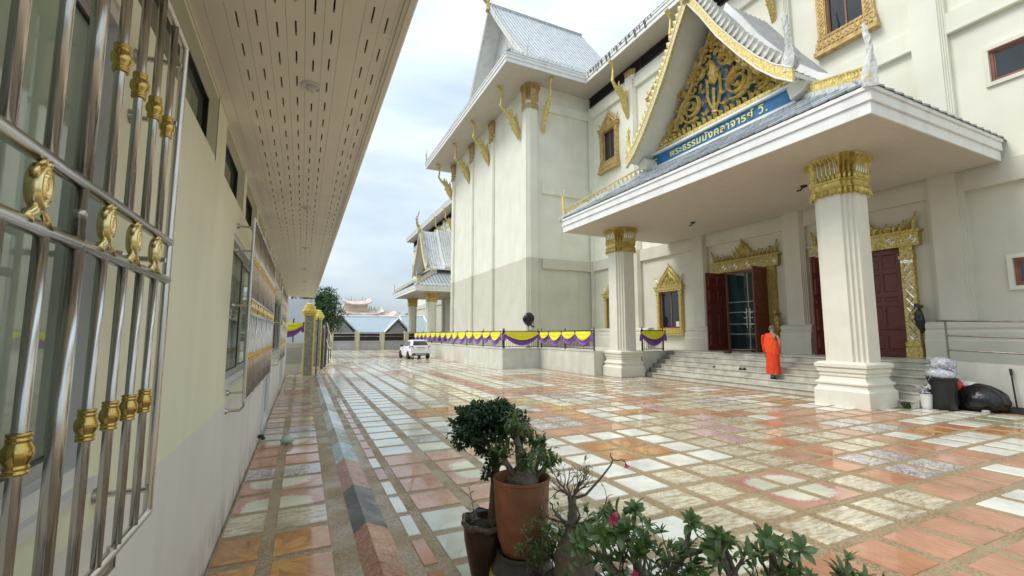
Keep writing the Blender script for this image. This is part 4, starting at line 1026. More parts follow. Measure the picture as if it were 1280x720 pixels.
# --- temple doors with gilt frames
for di, (a, b_) in enumerate(pdoors):
    yc = (a + b_)/2; x = WR; top = 4.92; z0 = 1.175
    M = MB(); rect_frame(M, x + .05, x + .2, a + .002, b_ - .002, z0, top - .002, .07); f = M.build('door', 'frame_brown', temple)
    if di == 0:
        for u0, u1 in ((a + .075, yc - .006), (yc + .006, b_ - .075)):
            M = MB(); M.box(x + .11, x + .125, u0, u1, z0 + .08, top - .08); M.build('pane', 'glass_teal', f)
        M = MB()
        for z in (1.95, 2.42, 2.98, 3.46): M.box(x + .104, x + .112, a + .08, b_ - .08, z, z + .035)
        M.box(x + .10, x + .13, yc - .02, yc + .02, z0 + .1, top - .1)
        M.build('glazing_bar', 'aluminium', f)
        for s_ in (-1, 1):
            M = MB(); M.tube([(x + .06, yc + s_ * .09, 2.25), (x + .06, yc + s_ * .09, 3.15)], .016, 6)
            for z in (2.4, 2.7, 2.95): M.box(x + .05, x + .105, yc + s_ * .09 - (.16 if s_ < 0 else 0), yc + s_ * .09 + (.16 if s_ > 0 else 0), z, z + .035)
            M.build('handle', 'mirror_inlay', f)
    def leafd(hy, ang, mirror, width=1.15):
        """panelled door leaf hinged at hy"""
        M = MB(); T = .06; H0, H1 = z0 + .02, top - .03
        M.box(0, width, -T/2, T/2, H0, H1)
        rows = ((.06, .20), (.24, .47), (.51, .56), (.60, .78), (.82, .96))
        for r0, r1 in rows:
            for c0, c1 in ((.08, .47), (.53, .92)):
                for sg in (-1, 1):
                    ya, yb = sg * (T/2 - .002), sg * (T/2 + .022)
                    X0, X1, Z0, Z1 = width*c0, width*c1, H0 + (H1-H0)*r0, H0 + (H1-H0)*r1
                    M.loft([[(X0, ya, Z0), (X1, ya, Z0), (X1, ya, Z1), (X0, ya, Z1)], [(X0+.05, yb, Z0+.05), (X1-.05, yb, Z0+.05), (X1-.05, yb, Z1-.05), (X0+.05, yb, Z1-.05)]])
        ca, sa = math.cos(ang), math.sin(ang)
        M.v = [(x - .02 - (p[0] * sa) + p[1] * ca * .0 - 0, hy + p[0] * ca * mirror, p[2]) if False else (x - .03 + (-p[0] * sa + p[1] * ca * 1.0) , hy + mirror * (p[0] * ca + p[1] * sa), p[2]) for p in M.v]
        M.build('door_leaf', 'door_red', f)
    if di == 0: leafd(b_ - .02, R(95), -1, 1.2); leafd(a + .02, R(97), 1, 1.2)
    else: leafd(b_ - .02, R(93), -1, 1.2); leafd(a + .02, R(4), 1, 1.1); M = MB(); M.box(x + .11, x + .14, a + .07, b_ - .07, z0, top - .07); M.build('pane', 'glass_dark', f)
    M = MB(); d = .18
    for s_ in (-1, 1):
        u0, u1 = (a - .40, a - .04) if s_ < 0 else (b_ + .04, b_ + .40)
        M.box(x - d, x - .003, u0, u1, z0 + .35, top); M.box(x - d - .05, x - .004, u0 - .05, u1 + .03, z0, z0 + .35); M.box(x - d - .04, x - .004, u0 - .03, u1 + .03, z0 + .38, z0 + .50); M.box(x - d - .04, x - .004, u0 - .03, u1 + .03, top - .42, top - .3)
    M.box(x - d - .06, x - .005, a - .62, b_ + .62, top + .002, top + .46); M.box(x - d - .12, x - .005, a - .68, b_ + .68, top + .46, top + .54)
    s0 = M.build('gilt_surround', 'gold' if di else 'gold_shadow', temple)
    M = MB()
    for k in range(6): 
        u = a - .45 + (b_ - a + .9) * k / 5
        diamond(M, u, top + .23, .12, .13, x, d + .062, .022, .02); diamond(M, u, top + .23, .04, .045, x, d + .062, .02, .02)
        if k < 5: diamond(M, u + (b_ - a + .9) / 10, top + .23, .03, .03, x, d + .062, .016, .015)
    for s_ in ((-1, 1) if di else ()):
        uc = a - .22 if s_ < 0 else b_ + .22
        for k in range(9): diamond(M, uc, z0 + .75 + k * .31, .11, .15, x, d + .002, .022, .02)
        for z in (top - .55, top - .5, z0 + .6): M.box(x - d - .012, x - d, uc - .17, uc + .17, z, z + .03)
    M.build('mirror_diamonds', 'mirror_inlay', s0)
    M = MB(); zc = top + .54; W = b_ - a + 1.2
    M.prism([(yc - W/2, zc), (yc + W/2, zc), (yc + W*.40, zc + .18), (yc + W*.14, zc + .24), (yc, zc + .85), (yc - W*.14, zc + .24), (yc - W*.40, zc + .18)], x - .14, x - .004, 'x')
    for k in range(17):
        t_ = (k - 8) / 8; u = yc + t_ * W * .44; hh = .16 + .05 * math.sin(k * 2.1) + (.45 * max(0, 1 - abs(t_) * 3.2))
        flame(M, (u, zc), (u + .06 * (1 if t_ > 0 else -1), zc + .16 + hh * 1.1), .065, x, .14, .05, .12 * (1 if t_ > 0 else -1))
        spiral(M, u, zc + .09, .07, 1.1, x, .15, .022, .045, 1 if t_ > 0 else -1, R(90))
    flame(M, (yc, zc + .2), (yc, zc + 1.0), .12, x, .15, .06)
    for s_ in (-1, 1): flame(M, (yc + s_ * W * .46, zc), (yc + s_ * W * .485, zc + .62), .10, x, .14, .07, .05 * s_); flame(M, (yc + s_ * W * .41, zc), (yc + s_ * W * .40, zc + .4), .10, x, .14, .06, -.12 * s_)
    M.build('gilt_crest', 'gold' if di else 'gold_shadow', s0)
    M = MB(); u0 = a - .50
    M.tube([(x - .22, u0 + .05, z0 + 1.6), (x - .34, u0 + .02, z0 + 1.5), (x - .36, u0, z0 + 1.25), (x - .26, u0, z0 + 1.0), (x - .16, u0 + .02, z0 + .85)], [.05, .10, .13, .11, .04], 9); M.tube([(x - .36, u0, z0 + 1.35), (x - .52, u0 - .02, z0 + 1.38)], [.08, .05], 8)
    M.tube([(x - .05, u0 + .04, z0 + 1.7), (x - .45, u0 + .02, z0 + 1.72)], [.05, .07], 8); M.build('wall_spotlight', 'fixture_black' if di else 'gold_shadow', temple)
for o in list(COL.objects):
    if o.name.split('.')[0] in ('gilt_inlay', 'mirror_diamonds', 'capital_leaves', 'roof_crest', 'hip_crest', 'louvre', 'eave_tiles', 'bargeboard_edge'): o['kind'] = 'stuff'
# ================================================================ ENTRANCE PORTICO
def make_portico():
    P0 = thing('entrance_portico', 'nearer entrance portico with two tall gilt-capped columns, tiled hip roof and blue lettered gable', 'portico', (14, 11.9, 0), 'twin porticos along the temple front')
    YC = 12.05; X0, Y0, Y1_ = 11.55, 5.27, 18.6; ZC = 7.0
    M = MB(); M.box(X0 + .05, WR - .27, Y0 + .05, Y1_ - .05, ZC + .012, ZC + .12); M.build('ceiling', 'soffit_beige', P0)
    f, pts, nrm = fascia([(WR - .28, Y1_), (X0, Y1_), (X0, Y0), (WR - .28, Y0)], ZC, parent=P0, h=(.27, .52, .64), o=(0, .05, .09))
    # nrm must point outwards
    if (nrm[1].x > 0):
        COL.objects.unlink(f); f, pts, nrm = fascia([(WR - .28, Y0), (X0, Y0), (X0, Y1_), (WR - .28, Y1_)], ZC, parent=P0, h=(.27, .52, .64), o=(0, .05, .09))
    # side eaves: projecting tile ends (seen edge-on against the wall)
    eave_tiles(f, pts[2:] if pts[2].y < pts[1].y else pts[:2], nrm, ZC + .66, .12, .42, mt='roof_silver')
    M = MB(); M.box(X0 + .1, WR - .29, Y0 - .115, Y0 - .05, ZC + .642, ZC + .668); M.build('eave_dark_strip', 'roof_joint', P0)  # thin dark strip along the edge below the side eave tiles
    # lower hip roof
    ze, zt, xt, ya, yb = ZC + .66, 9.72, 14.75, 8.55, 15.35
    M = MB(); M.add([(X0 - .08, Y0 - .08, ze), (X0 - .08, Y1_ + .08, ze), (xt, yb, zt), (xt, ya, zt), (WR, Y0 - .08, ze), (WR, ya, zt), (WR, Y1_ + .08, ze), (WR, yb, zt)], [(0,3,2,1), (0,4,5,3), (1,2,7,6), (3,5,7,2)])
    lr = M.build('lower_roof', 'roof_joint', P0)
    # individual flat tiles on the front slope
    def tmesh(w_, l_):
        M = MB(); n = 5; top = []; 
        q = [(-w_/2, l_), (w_/2, l_), (w_/2, .10)] + [(w_/2 * math.cos(R(a)), .08 - .08 * math.sin(R(a))) for a in (0, 40, 90, 140, 180)] + [(-w_/2, .10)]
        M.loft([[(u, v, -.012) for u, v in q], [(u, v, .040) for u, v in q]]); o = M.build('roof_tile', 'roof_silver'); me = o.data; bpy.data.objects.remove(o); return me
    tw, tl, rows = .40, .68, 7
    TMs = tmesh(tw * .90, tl)
    sl = Vector((xt - X0 + .08, 0, zt - ze)); SL = sl.length; su = sl.normalized(); ang = math.atan2(sl.z, sl.x)
    rowstep = SL / rows
    for r in range(rows):
        t_ = r / rows; y_lo = (Y0 - .08) + (ya - Y0 + .08) * t_ + .12; y_hi = (Y1_ + .08) - (Y1_ + .08 - yb) * t_ - .12
        p = Vector((X0 - .08, 0, ze)) + su * (rowstep * r - .03) + Vector((-su.z, 0, su.x)) * .030
        k = y_lo + tw / 2 + (tw / 2 if r % 2 else 0)
        while k < y_hi - tw * .4:
            o = part_inst(TMs, 'roof_tile', lr, (p.x, k, p.z)); o.rotation_euler = Euler((R(90) * 0, 0, 0)); 
            mtx = Matrix(((0, su.x, -su.z), (-1, 0, 0), (0, su.z, su.x))).to_4x4()
            # columns: local x -> -y, local y -> up-slope, local z -> normal; last tilt lifts the lower edge
            o.rotation_euler = (mtx @ Matrix.Rotation(R(-3.5 + rnd.uniform(-.5, .5)), 4, 'X')).to_euler()
            k += tw
    # hips with moulded crest and finials
    for hy, ty, s_ in ((Y0 - .05, ya, -1), (Y1_ + .05, yb, 1)):
        a = Vector((X0 - .05, hy, ze + .02)); b_ = Vector((xt, ty, zt + .05)); side = Vector(((b_ - a).y, -(b_ - a).x, 0)).normalized()
        M = MB(); M.loft([[p + side * .13 + Vector((0,0,-.08)), p + side * .13 + Vector((0,0,.12)), p - side * .13 + Vector((0,0,.12)), p - side * .13 + Vector((0,0,-.08))] for p in (a - (b_-a).normalized()*.1, b_)]); h_ = M.build('hip_cap', 'mould_white', P0)
        M = MB(); n_ = 22
        for k in range(n_):
            p = a.lerp(b_, (k + 1.2) / (n_ + 1)) + Vector((0, 0, .1))
            tpt = p + Vector((0, 0, .30)) - (b_ - a).normalized() * .05
            M.ribbon([p, p.lerp(tpt, .5), tpt], [.030, .040, .02], side, .05, True)
        q = [a + Vector((0,0,.40)) + (b_-a)*.05, b_ + Vector((0,0,.40))]; M.tube(q, .035, 6); M.tube([a + Vector((0,0,.14)), b_ + Vector((0,0,.14))], .05, 6)
        o = M.build('hip_crest', 'gold_pale', h_); o['kind'] = 'stuff'
        M = MB(); horn(M, a + Vector((.12, -s_*.1, .1)), 1.45, Vector((-.05, .22 * s_, 0)), (-.8, .3*s_, 0), .13, 4); M.build('hip_finial', 'gold_pale' if s_ > 0 else 'mould_white', P0)
    # gable: profile, slabs, bargeboards
    PR = [(0, 15.6), (.6, 14.62), (1.3, 13.35), (2.1, 12.15), (2.8, 11.2), (3.4, 10.55), (3.95, 10.12)]
    gable_roof(P0, YC, 13.56, WR - .02, [(a, z) for a, z in PR], thick=.14, under='column_paint', top='roof_white', ribp=.3)
    PR2 = [(a * 1.0, z + .36) for a, z in PR]
    gable_roof(P0, YC, 15.9, WR - .03, PR2, thick=.3, under='column_paint', top='roof_white', ribp=.3)
    M = MB(); 
    for s_ in (-1, 1): M.loft([[(15.75, YC + s_ * a, z + .1), (15.9, YC + s_ * a, z + .1), (15.9, YC + s_ * a, z - .34), (15.75, YC + s_ * a, z - .34)] for a, z in PR2])
    M.build('upper_bargeboard', 'eave_white', P0)
    barge(P0, YC, 13.55, [(a, z) for a, z in PR], .40, .12)
    M = MB(); M.prism([(YC - 4.0, 9.97), (YC - 3.5, 10.2), (YC - 3.3, 10.0), (YC - 3.4, 9.6), (YC - 3.8, 9.72)], 14.15, 14.75, 'x'); M.build('roof_foot', 'column_paint', P0)
    M = MB(); M.prism([(YC + 4.0, 9.97), (YC + 3.5, 10.2), (YC + 3.3, 10.0), (YC + 3.4, 9.6), (YC + 3.8, 9.72)], 14.15, 14.75, 'x'); M.build('roof_foot', 'column_paint', P0)
    fins(P0, YC, 13.45, [(a, z + .1) for a, z in PR], .27, .26, 'gold_pale', side=(1,), w_=.13)
    fins(P0, YC, 13.62, [(a, z + .12) for a, z in PR], .30, .36, 'mould_white', side=(-1,), name='roof_fin', w_=.075, loopm=True)
    for s_ in (-1, 1):
        M = MB(); horn(M, (13.5, YC + s_ * 3.72, 10.2), 2.0 if s_ < 0 else 1.45, (0, .20 * s_, 0), (-1, 0, 0), .19, 5); M.build('gable_finial', 'mould_white' if s_ < 0 else 'gold_pale', P0)
    M = MB(); M.lathe([(.02, -.35), (.16, -.25), (.22, 0), (.18, .25), (.10, .4), (.06, .6)], (13.42, YC, 15.55), 12); horn(M, (13.42, YC, 15.9), 2.4, (-.5, 0, 0), (0, 1, 0), .16, 4); M.build('gable_finial', 'gold_dull', P0)
    # tympanum
    XP = 14.85; zb = 10.62; hw = 3.25
    TR = [(0, 14.6), (.45, 13.75), (.95, 12.95), (1.5, 12.2), (2.1, 11.5), (2.7, 10.98), (3.2, 10.70)]
    tri = [(YC - hw - .05, 10.4), (YC + hw + .05, 10.4)] + [(YC + a, z) for a, z in reversed(TR)] + [(YC - a, z) for a, z in TR[1:]]
    M = MB(); M.prism(tri, XP, XP + .12, 'x'); tm = M.build('tympanum', 'carving_dark', P0); M = MB(); M.prism([(YC, 15.4), (YC, 10.4), (YC - 3.8, 9.6)] + [(YC - a, z - .16) for a, z in reversed(PR[1:])], XP + .03, XP + .14, 'x'); M.build('gable_backing', 'carving_blue', P0)
    M = MB()
    for s_ in (-1, 1):
        pp = [(XP - .02, YC + s_ * a, z) for a, z in TR]
        M.loft([[(x - .10, y, z), (x + .0, y, z), (x, y - s_ * .05, z - .24), (x - .10, y - s_ * .05, z - .24)] for x, y, z in pp])
    M.build('inner_moulding', 'gold_dull', tm)
    M = MB(); M.box(XP - .16, XP + .1, YC - hw - .2, YC + hw + .2, 10.50, 10.64); M.box(XP - .12, XP + .1, YC - hw - .2, YC + hw + .2, 10.44, 10.497); M.build('gilt_moulding', 'gold_pale', P0)
    M = MB(); M.box(XP - .24, XP + .1, YC - hw - .3, YC + hw + .3, 10.34, 10.437); M.build('white_cornice', 'eave_white', P0)
    # carving: big volutes, central bud, rows of flames
    def car(M, s_):
        def SP(du, z, r, t_, w_, a0, h=.16, d=.05): spiral(M, YC + s_ * du, z, r, t_, XP, d, w_, h, s_, a0 if s_ > 0 else math.pi - a0)
        for du, z, r, tn, w_, a0 in ((1.12, 11.62, .64, 2.3, .062, -120), (.66, 12.86, .40, 1.9, .050, -70), (2.12, 11.14, .32, 1.7, .045, -110), (.30, 13.72, .20, 1.3, .038, -60), (1.55, 12.42, .24, 1.4, .038, -60)):
            SP(du, z, r, tn, w_, R(a0), .20, .10)
            nf = max(5, int(r * 15))
            for k in range(nf):
                a = R(a0) + s_ * 0 + 2 * math.pi * (k + .5) / nf; cu, cz = math.cos(a), math.sin(a)
                if abs(du + cu * (r + .2)) > 3.1 - max(0, (z + cz * (r + .2) - 10.8)) * .80 or z + cz * (r + .12) < 10.78: continue
                flame(M, (YC + s_ * (du + cu * (r + .02)), z + cz * (r + .02)), (YC + s_ * (du + cu * (r + .20) - cz * .10), z + cz * (r + .20) + cu * .10), .055, XP, .05, .12, .12 * s_)
        M.ribbon([(XP - .06, YC + s_ * a, z) for a, z in ((.05, 11.05), (.20, 11.3), (.32, 11.7), (.30, 12.2), (.34, 12.5))], [.04, .05, .05, .05, .02], (-1, 0, 0), .12)
        for du, z, tu, tz in ((.22, 12.3, .10, 12.75), (.12, 13.3, .30, 13.6), (.05, 13.7, .10, 14.2), (.3, 11.15, .55, 11.0), (1.9, 11.75, 2.1, 12.0), (1.35, 12.75, 1.2, 13.15), (.95, 13.3, .75, 13.7)): flame(M, (YC + s_ * du, z), (YC + s_ * tu, tz), .09, XP, .05, .14, .12 * s_)
    def car2(M, s_):
        rr = random.Random(17)
        for k in range(22):
            u = rr.uniform(.25, 2.9); zmax = 14.5 - 1.28 * u + .0; zmax = 10.75 + (14.2 - 10.75) * (1 - u / 3.2) ** 1.25; z = rr.uniform(10.9, max(11.0, zmax - .15)); a = rr.uniform(.3, 2.4); L_ = rr.uniform(.18, .34)
            flame(M, (YC + s_ * u, z), (YC + s_ * (u + math.cos(a) * L_ * .6), z + math.sin(a) * L_), rr.uniform(.05, .08), XP, .01, .05, rr.uniform(-.2, .2))
            if k % 3 == 0: spiral(M, YC + s_ * u, z, .10, 1.2, XP, .01, .03, .05, s_, a)
    parts_ = []
    for s_ in (-1, 1):
        M = MB(); car(M, s_); M.build('carved_scroll', 'gold_carve', tm); M = MB(); car2(M, s_); M.build('carved_foliage', 'gold_dull', tm)['kind'] = 'stuff'
    M = MB()
    bud = [(0, 12.1), (.15, 12.25), (.21, 12.45), (.17, 12.75), (.08, 12.98), (0, 13.15)]
    M.loft([[(XP - .06, YC - max(w_, .01), z), (XP - .30, YC, z), (XP - .06, YC + max(w_, .01), z), (XP - .02, YC, z)] for w_, z in bud])
    M.ribbon([(XP - .08, YC, 11.15), (XP - .1, YC, 11.5), (XP - .08, YC, 11.95)], [.03, .04, .05], (-1,0,0), .10)
    M.loft([[(XP - .06, YC - w_, z), (XP - .22, YC, z), (XP - .06, YC + w_, z), (XP - .02, YC, z)] for w_, z in ((.22, 10.9), (.12, 10.98), (.08, 11.1), (.14, 11.2), (.04, 11.3))])
    M.build('lotus_bud', 'gold_carve', tm)
    for k in range(23):
        u = YC - 2.95 + 5.9 * k / 22
        M = MB(); hh = .34 if k % 2 else .26
        flame(M, (u, 10.66), (u + .03, 10.66 + hh), .13, XP, .10, .12, .1); M.build('base_petal', 'gold', tm)
    for s_ in (-1, 1):
        for k in range(13):
            t_ = (k + .6) / 13; L_ = [(a * .93, z - .14) for a, z in TR]; i = int(t_ * (len(L_) - 1)); q = t_ * (len(L_) - 1) - i
            a = L_[i][0] + (L_[i+1][0] - L_[i][0]) * q; z = L_[i][1] + (L_[i+1][1] - L_[i][1]) * q
            M = MB(); flame(M, (YC + s_ * a * .98, z), (YC + s_ * (a * .90 - .13), z - .18), .10, XP, .09, .10, .2 * s_); M.build('edge_petal', 'gold', tm)
    # name board
    M = MB(); M.box(XP - .10, XP, YC - hw - .35, YC + hw + .35, 9.82, 10.333); nb = M.build('name_board', 'blue_panel', P0)
    M = MB(); M.box(XP - .16, XP + .05, YC - hw - .5, YC + hw + .5, 9.5, 9.817); M.build('board_ledge', 'eave_white', P0)
    cu = bpy.data.curves.new('lettering', 'FONT'); cu.body = 'พระธรรมมังคลาจารย์ วิ.'; cu.size = .50; cu.extrude = .02; cu.align_x = 'CENTER'; cu.offset = .008; cu.space_character = 1.12
    to = bpy.data.objects.new('lettering_source', cu); COL.objects.link(to); bpy.context.view_layer.update()
    me = bpy.data.meshes.new_from_object(to.evaluated_get(bpy.context.evaluated_depsgraph_get())); bpy.data.objects.remove(to)
    me.materials.clear(); me.materials.append(MATS['gold_text'])
    xs = [v.co.x for v in me.vertices]; wid = max(xs) - min(xs)
    o = bpy.data.objects.new('lettering', me); COL.objects.link(o); o.parent = nb; off = ROOT[nb.name]; ROOT[o.name] = off
    o.rotation_euler = (R(90), 0, R(-90)); sc_ = 4.7 / wid; o.scale = (sc_, min(1.0, sc_) , 1); o.location = Vector((XP - .115, YC + .12, 9.94)) - off
    # columns
    for cy, cx in ((7.34, 14.0), (17.05, 13.85)):
        H = .69; M = MB()
        M.loft([ringp(cx, cy, .54, z) for z in (1.2, 5.98)]); sh = M.build('column', 'column_paint', P0)
        M = MB(); prof = [(H, 0), (H, .42), (H - .005, .43), (H - .03, .46), (H - .06, .50), (H - .07, .58), (H - .03, .60), (H - .03, .64), (H - .10, .70), (H - .13, .80), (H - .10, .82), (H - .10, .86), (H - .12, .88), (H - .07, .93), (H - .07, 1.00), (H - .09, 1.03), (H - .03, 1.06), (H - .03, 1.14), (H - .12, 1.2)]
        M.loft([sq(cx, cy, h, z) for h, z in prof]); M.build('plinth', 'column_paint', sh)
        capital(sh, cx, cy, 5.86, 7.01, .54)
    for x, y in ((15.8, 14.36), (15.3, 9.1)):
        M = MB(); M.lathe([(.11, 0), (.10, -.05), (.04, -.08)], (x, y, ZC + .012), 12); M.tube([(x, y, ZC - .02), (x + .05, y + .15, ZC - .1), (x + .1, y + .3, ZC - .08)], .03, 6); M.build('ceiling_lamp', 'fixture_black', P0)
    return P0
portico = make_portico()
p2 = copy_tree(portico, skip=('roof_tile', 'base_petal', 'edge_petal', 'lettering')); p2.location.y += 45.4
p2['label'] = 'far entrance portico beyond the projecting wall, behind the parked white car'
ch2 = [o for o in COL.objects if o.parent is not None and o.parent.parent is p2 or o.parent is p2]
for o in ch2:
    if o.name.startswith('lower_roof'): 
        o.data = o.data.copy(); o.data.materials[0] = MATS['roof_silver']; far_lr = o
M = MB(); k = 5.5 + 45.4
while k < 18.4 + 45.4:
    a_ = max(0, (8.55 - (k - 45.4)) / 3.3, ((k - 45.4) - 15.35) / 3.3); M.ribbon([(11.5, k, 7.70), (14.72 - 3.2 * min(1, a_) * 1.0, k, 9.74 - 2.06 * min(1, a_))] , .02, (-.5, 0, .8), .05); k += .36
x = 11.9
while x < 18.3:
    t_ = min(1, (x - 11.47) / 3.28); M.ribbon([(x, 50.57, 7.70), (x, 50.57 + 3.4 * t_, 7.70 + 2.06 * t_)], .03, (0, -.5, .8), .05); x += .42
ROOT[far_lr.name] = Vector((14, 11.9 + 45.4, 0)); o = M.build('tile_joints', 'roof_joint', far_lr); o['kind'] = 'stuff'

# ================================================================ STAIRS
stairs = thing('entrance_stairs', 'broad flight of stained marble steps leading up to the temple doors', 'stairs', (15.5, 11.3, 0))
SY0, SY1, SX, TR, RS, NS = 6.3, 16.5, 14.62, .285, .1955, 6
for k in range(NS):
    z1 = RS * (k + 1); x0 = SX + TR * k; x1 = SX + TR * (k + 1) + .02 if k < NS - 1 else WR - .001
    y = SY0 + .0; kk = 0; cuts = [SY0]
    while cuts[-1] < SY1 - 1.6: cuts.append(cuts[-1] + rnd.uniform(1.15, 1.75))
    cuts.append(SY1)
    for a, b_ in zip(cuts, cuts[1:]):
        M = MB(); M.prism([(x0 + .045, z1 - RS), (x0 + .045, z1 - .035), (x0, z1 - .03), (x0, z1 - .006), (x0 + .008, z1), (x1, z1), (x1, z1 - RS)], a + .003, b_ - .003, 'y'); M.build('step_slab', 'step_marble', stairs)
    M = MB(); M.box(x0 + .03, x1, SY1 - .002 + .003, SY1 + .03, 0, z1 - .01); M.build('step_end', 'step_dark', stairs)
    M = MB(); M.box(x0 + .002, x0 + .45, SY1 - .45, SY1 - .004, z1 + .001, z1 + .006); M.box(x0 - .004, x0 - .001, SY1 - .45, SY1 - .004, z1 - RS + .004, z1 + .005); M.build('dark_edging', 'step_dark', stairs)
M = MB(); M.prism([(SX + .04, 0)] + [q for k in range(NS) for q in ((SX + TR*k + .04, RS*(k+1) - .03), (SX + TR*(k+1) + .04, RS*(k+1) - .03))] + [(16.39, 0)], SY0 + .01, SY1 - .01, 'y'); M.build('core', 'step_marble', stairs)
M = MB(); M.box(WR - .72, WR - .01, SY1 - .0, 20, .0, 1.168); M.build('landing', 'terrace_plaster', stairs)
# ================================================================ TERRACE AND RAILINGS
TZ = 1.12
terr = thing('terrace', 'raised plastered terrace wall running round the foot of the temple beside the steps', 'terrace', (12, 23, 0))
M = MB()
pl = [(16.3, 16.62), (14.6, 16.62), (14.6, 17.8), (12.7, 17.8), (12.7, 23.2), (10.3, 23.2), (10.3, 45.2), (12.7, 45.2), (12.7, 50.2), (WR, 50.2), (WR, 16.9), (16.3, 16.9)]
M.prism(pl, -.03, TZ, 'z'); M.build('terrace_wall', 'terrace_plaster', terr)
M = MB()
def coping(pts):
    v = [Vector(p) for p in pts]
    for a, b_ in zip(v, v[1:]):
        d = (b_ - a).normalized(); n_ = Vector((-d.y, d.x))
        q = [a + n_ * -.03 - d*.03, a + n_ * .25 - d*.03, b_ + n_ * .25 + d * .03, b_ - n_ * .03 + d * .03]
        M.loft([[(p.x, p.y, TZ + .001) for p in q], [(p.x, p.y, TZ + .04) for p in q]])
for s_ in (([(12.7, 23.18), (12.7, 17.8)]), ([(10.3, 45.2), (10.3, 23.2)])): 
    x = s_[0][0]; M.box(x - .03, x + .22, s_[1][1], s_[0][1], TZ + .002, TZ + .045)
M.box(10.525, 12.665, 23.17, 23.4, TZ + .002, TZ + .045); M.box(14.57, 16.1, 16.59, 16.8, TZ + .002, TZ + .045)
M.build('coping', 'terrace_plaster', terr)
for (x, y, w_, h_) in ((12.69, 19.6, 1.0, .7), (12.69, 21.2, .7, .8), (10.29, 25.3, 1.3, .75), (10.29, 30.0, 1.8, .7)):
    pass
def railing(a, b_, n_post, label, ztop=2.13, swags=None, grp='railings with bunting round the terrace'):
    a = Vector((a[0], a[1], TZ + .045)); b_ = Vector((b_[0], b_[1], TZ + .045)); L_ = (b_ - a).length; d = (b_ - a).normalized()
    t_ = thing('terrace_railing', label, 'railing', tuple((a + b_) / 2), grp)
    posts = [a + d * (L_ * k / n_post) for k in range(n_post + 1)]
    for p in posts:
        M = MB(); M.box(p.x - .03, p.x + .03, p.y - .03, p.y + .03, p.z, ztop + .02); M.lathe([(.045, 0), (.045, .03), (.02, .05), (.035, .09), (.004, .18)], (p.x, p.y, ztop + .02), 8); M.build('post', 'rail_dark', t_)
    for z, r in ((ztop, .026), (ztop - .13, .018), (TZ + .13, .022)):
        M = MB(); M.tube([Vector((a.x, a.y, z)), Vector((b_.x, b_.y, z))], r, 6); M.build('rail', 'rail_dark', t_)
    M = MB(); nb = int(L_ / .13)
    for k in range(1, nb):
        p = a + d * (L_ * k / nb); M.box(p.x - .009, p.x + .009, p.y - .009, p.y + .009, TZ + .13, ztop - .13)
    o = M.build('balusters', 'rail_dark', t_); o['kind'] = 'stuff'
    return t_
def bunting(a, b_, out, widths, label, z=2.02, grp='yellow and purple bunting on the railings'):
    a = Vector((a[0], a[1], z)); b_ = Vector((b_[0], b_[1], z)); L_ = (b_ - a).length; d = (b_ - a) / L_; o_ = Vector((out[0], out[1], 0))
    t_ = thing('bunting', label, 'bunting', tuple((a + b_) / 2), grp); s0 = 0; tot = sum(widths)
    for wi, w_ in enumerate(widths):
        u0 = s0 / tot * L_; u1 = (s0 + w_) / tot * L_; s0 += w_; W = u1 - u0
        nu, nv = 20, 9; dep = min(.46, .24 + .14 * W) * rnd.uniform(.8, 1.12)
        def surf(name, mt, f0, f1, amp, doff):
            M = MB(); g_ = []
            for j in range(nv):
                row = []
                for i in range(nu + 1):
                    t2 = i / nu; par = 4 * t2 * (1 - t2); par = par ** 1.05
                    zt_, zb_ = f0(par), f1(par); v = j / (nv - 1)
                    fold = math.sin(v * math.pi * 4.2 + par * 1.3 + wi) * amp * (.3 + par)
                    p = a + d * (u0 + t2 * W) + o_ * (doff + .03 + fold + .06 * v * par) ; row.append((p.x, p.y, p.z + zt_ + (zb_ - zt_) * v))
                g_ += row
            fs = [(j*(nu+1)+i, j*(nu+1)+i+1, (j+1)*(nu+1)+i+1, (j+1)*(nu+1)+i) for j in range(nv-1) for i in range(nu)]
            M.add(g_, fs); M.build(name, mt, t_, smooth=True)
        surf('yellow_swag', 'cloth_yellow', lambda p: .07, lambda p: -.02 - dep * .80 * p, .012, .03)
        surf('purple_swag', 'cloth_purple', lambda p: .00 - dep * .72 * p, lambda p: -.17 - (dep * 1.0 + .08) * p, .030, .0)
        for e in (u0, u1):
            if e == u1 and wi < len(widths) - 1: continue
            p = a + d * e + o_ * .07; M = MB()
            M.loft([[(p.x + d.x*q - o_.x*.0, p.y + d.y*q, p.z + zz) for q, zz in ((-w2, z2), (0, z2 + .02), (w2, z2), (0, z2 - .01))] for w2, z2 in ((.02, .12), (.05, .05), (.03, .0))])
            for q in (-.06, 0, .06): M.ribbon([(p.x, p.y, p.z - .02), (p.x + d.x*q*.8, p.y + d.y*q*.8, p.z - .2), (p.x + d.x*q*1.3, p.y + d.y*q*1.3, p.z - .40)], [.02, .05, .035], tuple(o_), .03, True)
            M.build('gather', 'cloth_purple', t_)
    return t_
railing((10.36, 23.26), (10.36, 44.9), 7, 'long dark railing hung with bunting behind the white car')
bunting((10.3, 23.3), (10.3, 44.9), (-1, 0), [1.5, 1.3, 1.6, 1.4, 1.7, 1.3, 1.5, 1.5, 1.4, 1.6, 1.5, 1.4, 1.5, 1.5], 'long yellow and purple bunting stretching away past the white car')
railing((10.42, 23.24), (12.6, 23.24), 1, 'short dark railing below the black-covered floodlight')
bunting((10.36, 23.2), (12.62, 23.2), (0, -1), [1], 'single wide yellow and purple swag below the black-covered floodlight')
railing((12.76, 23.1), (12.76, 17.85), 2, 'dark railing left of the farther portico column')
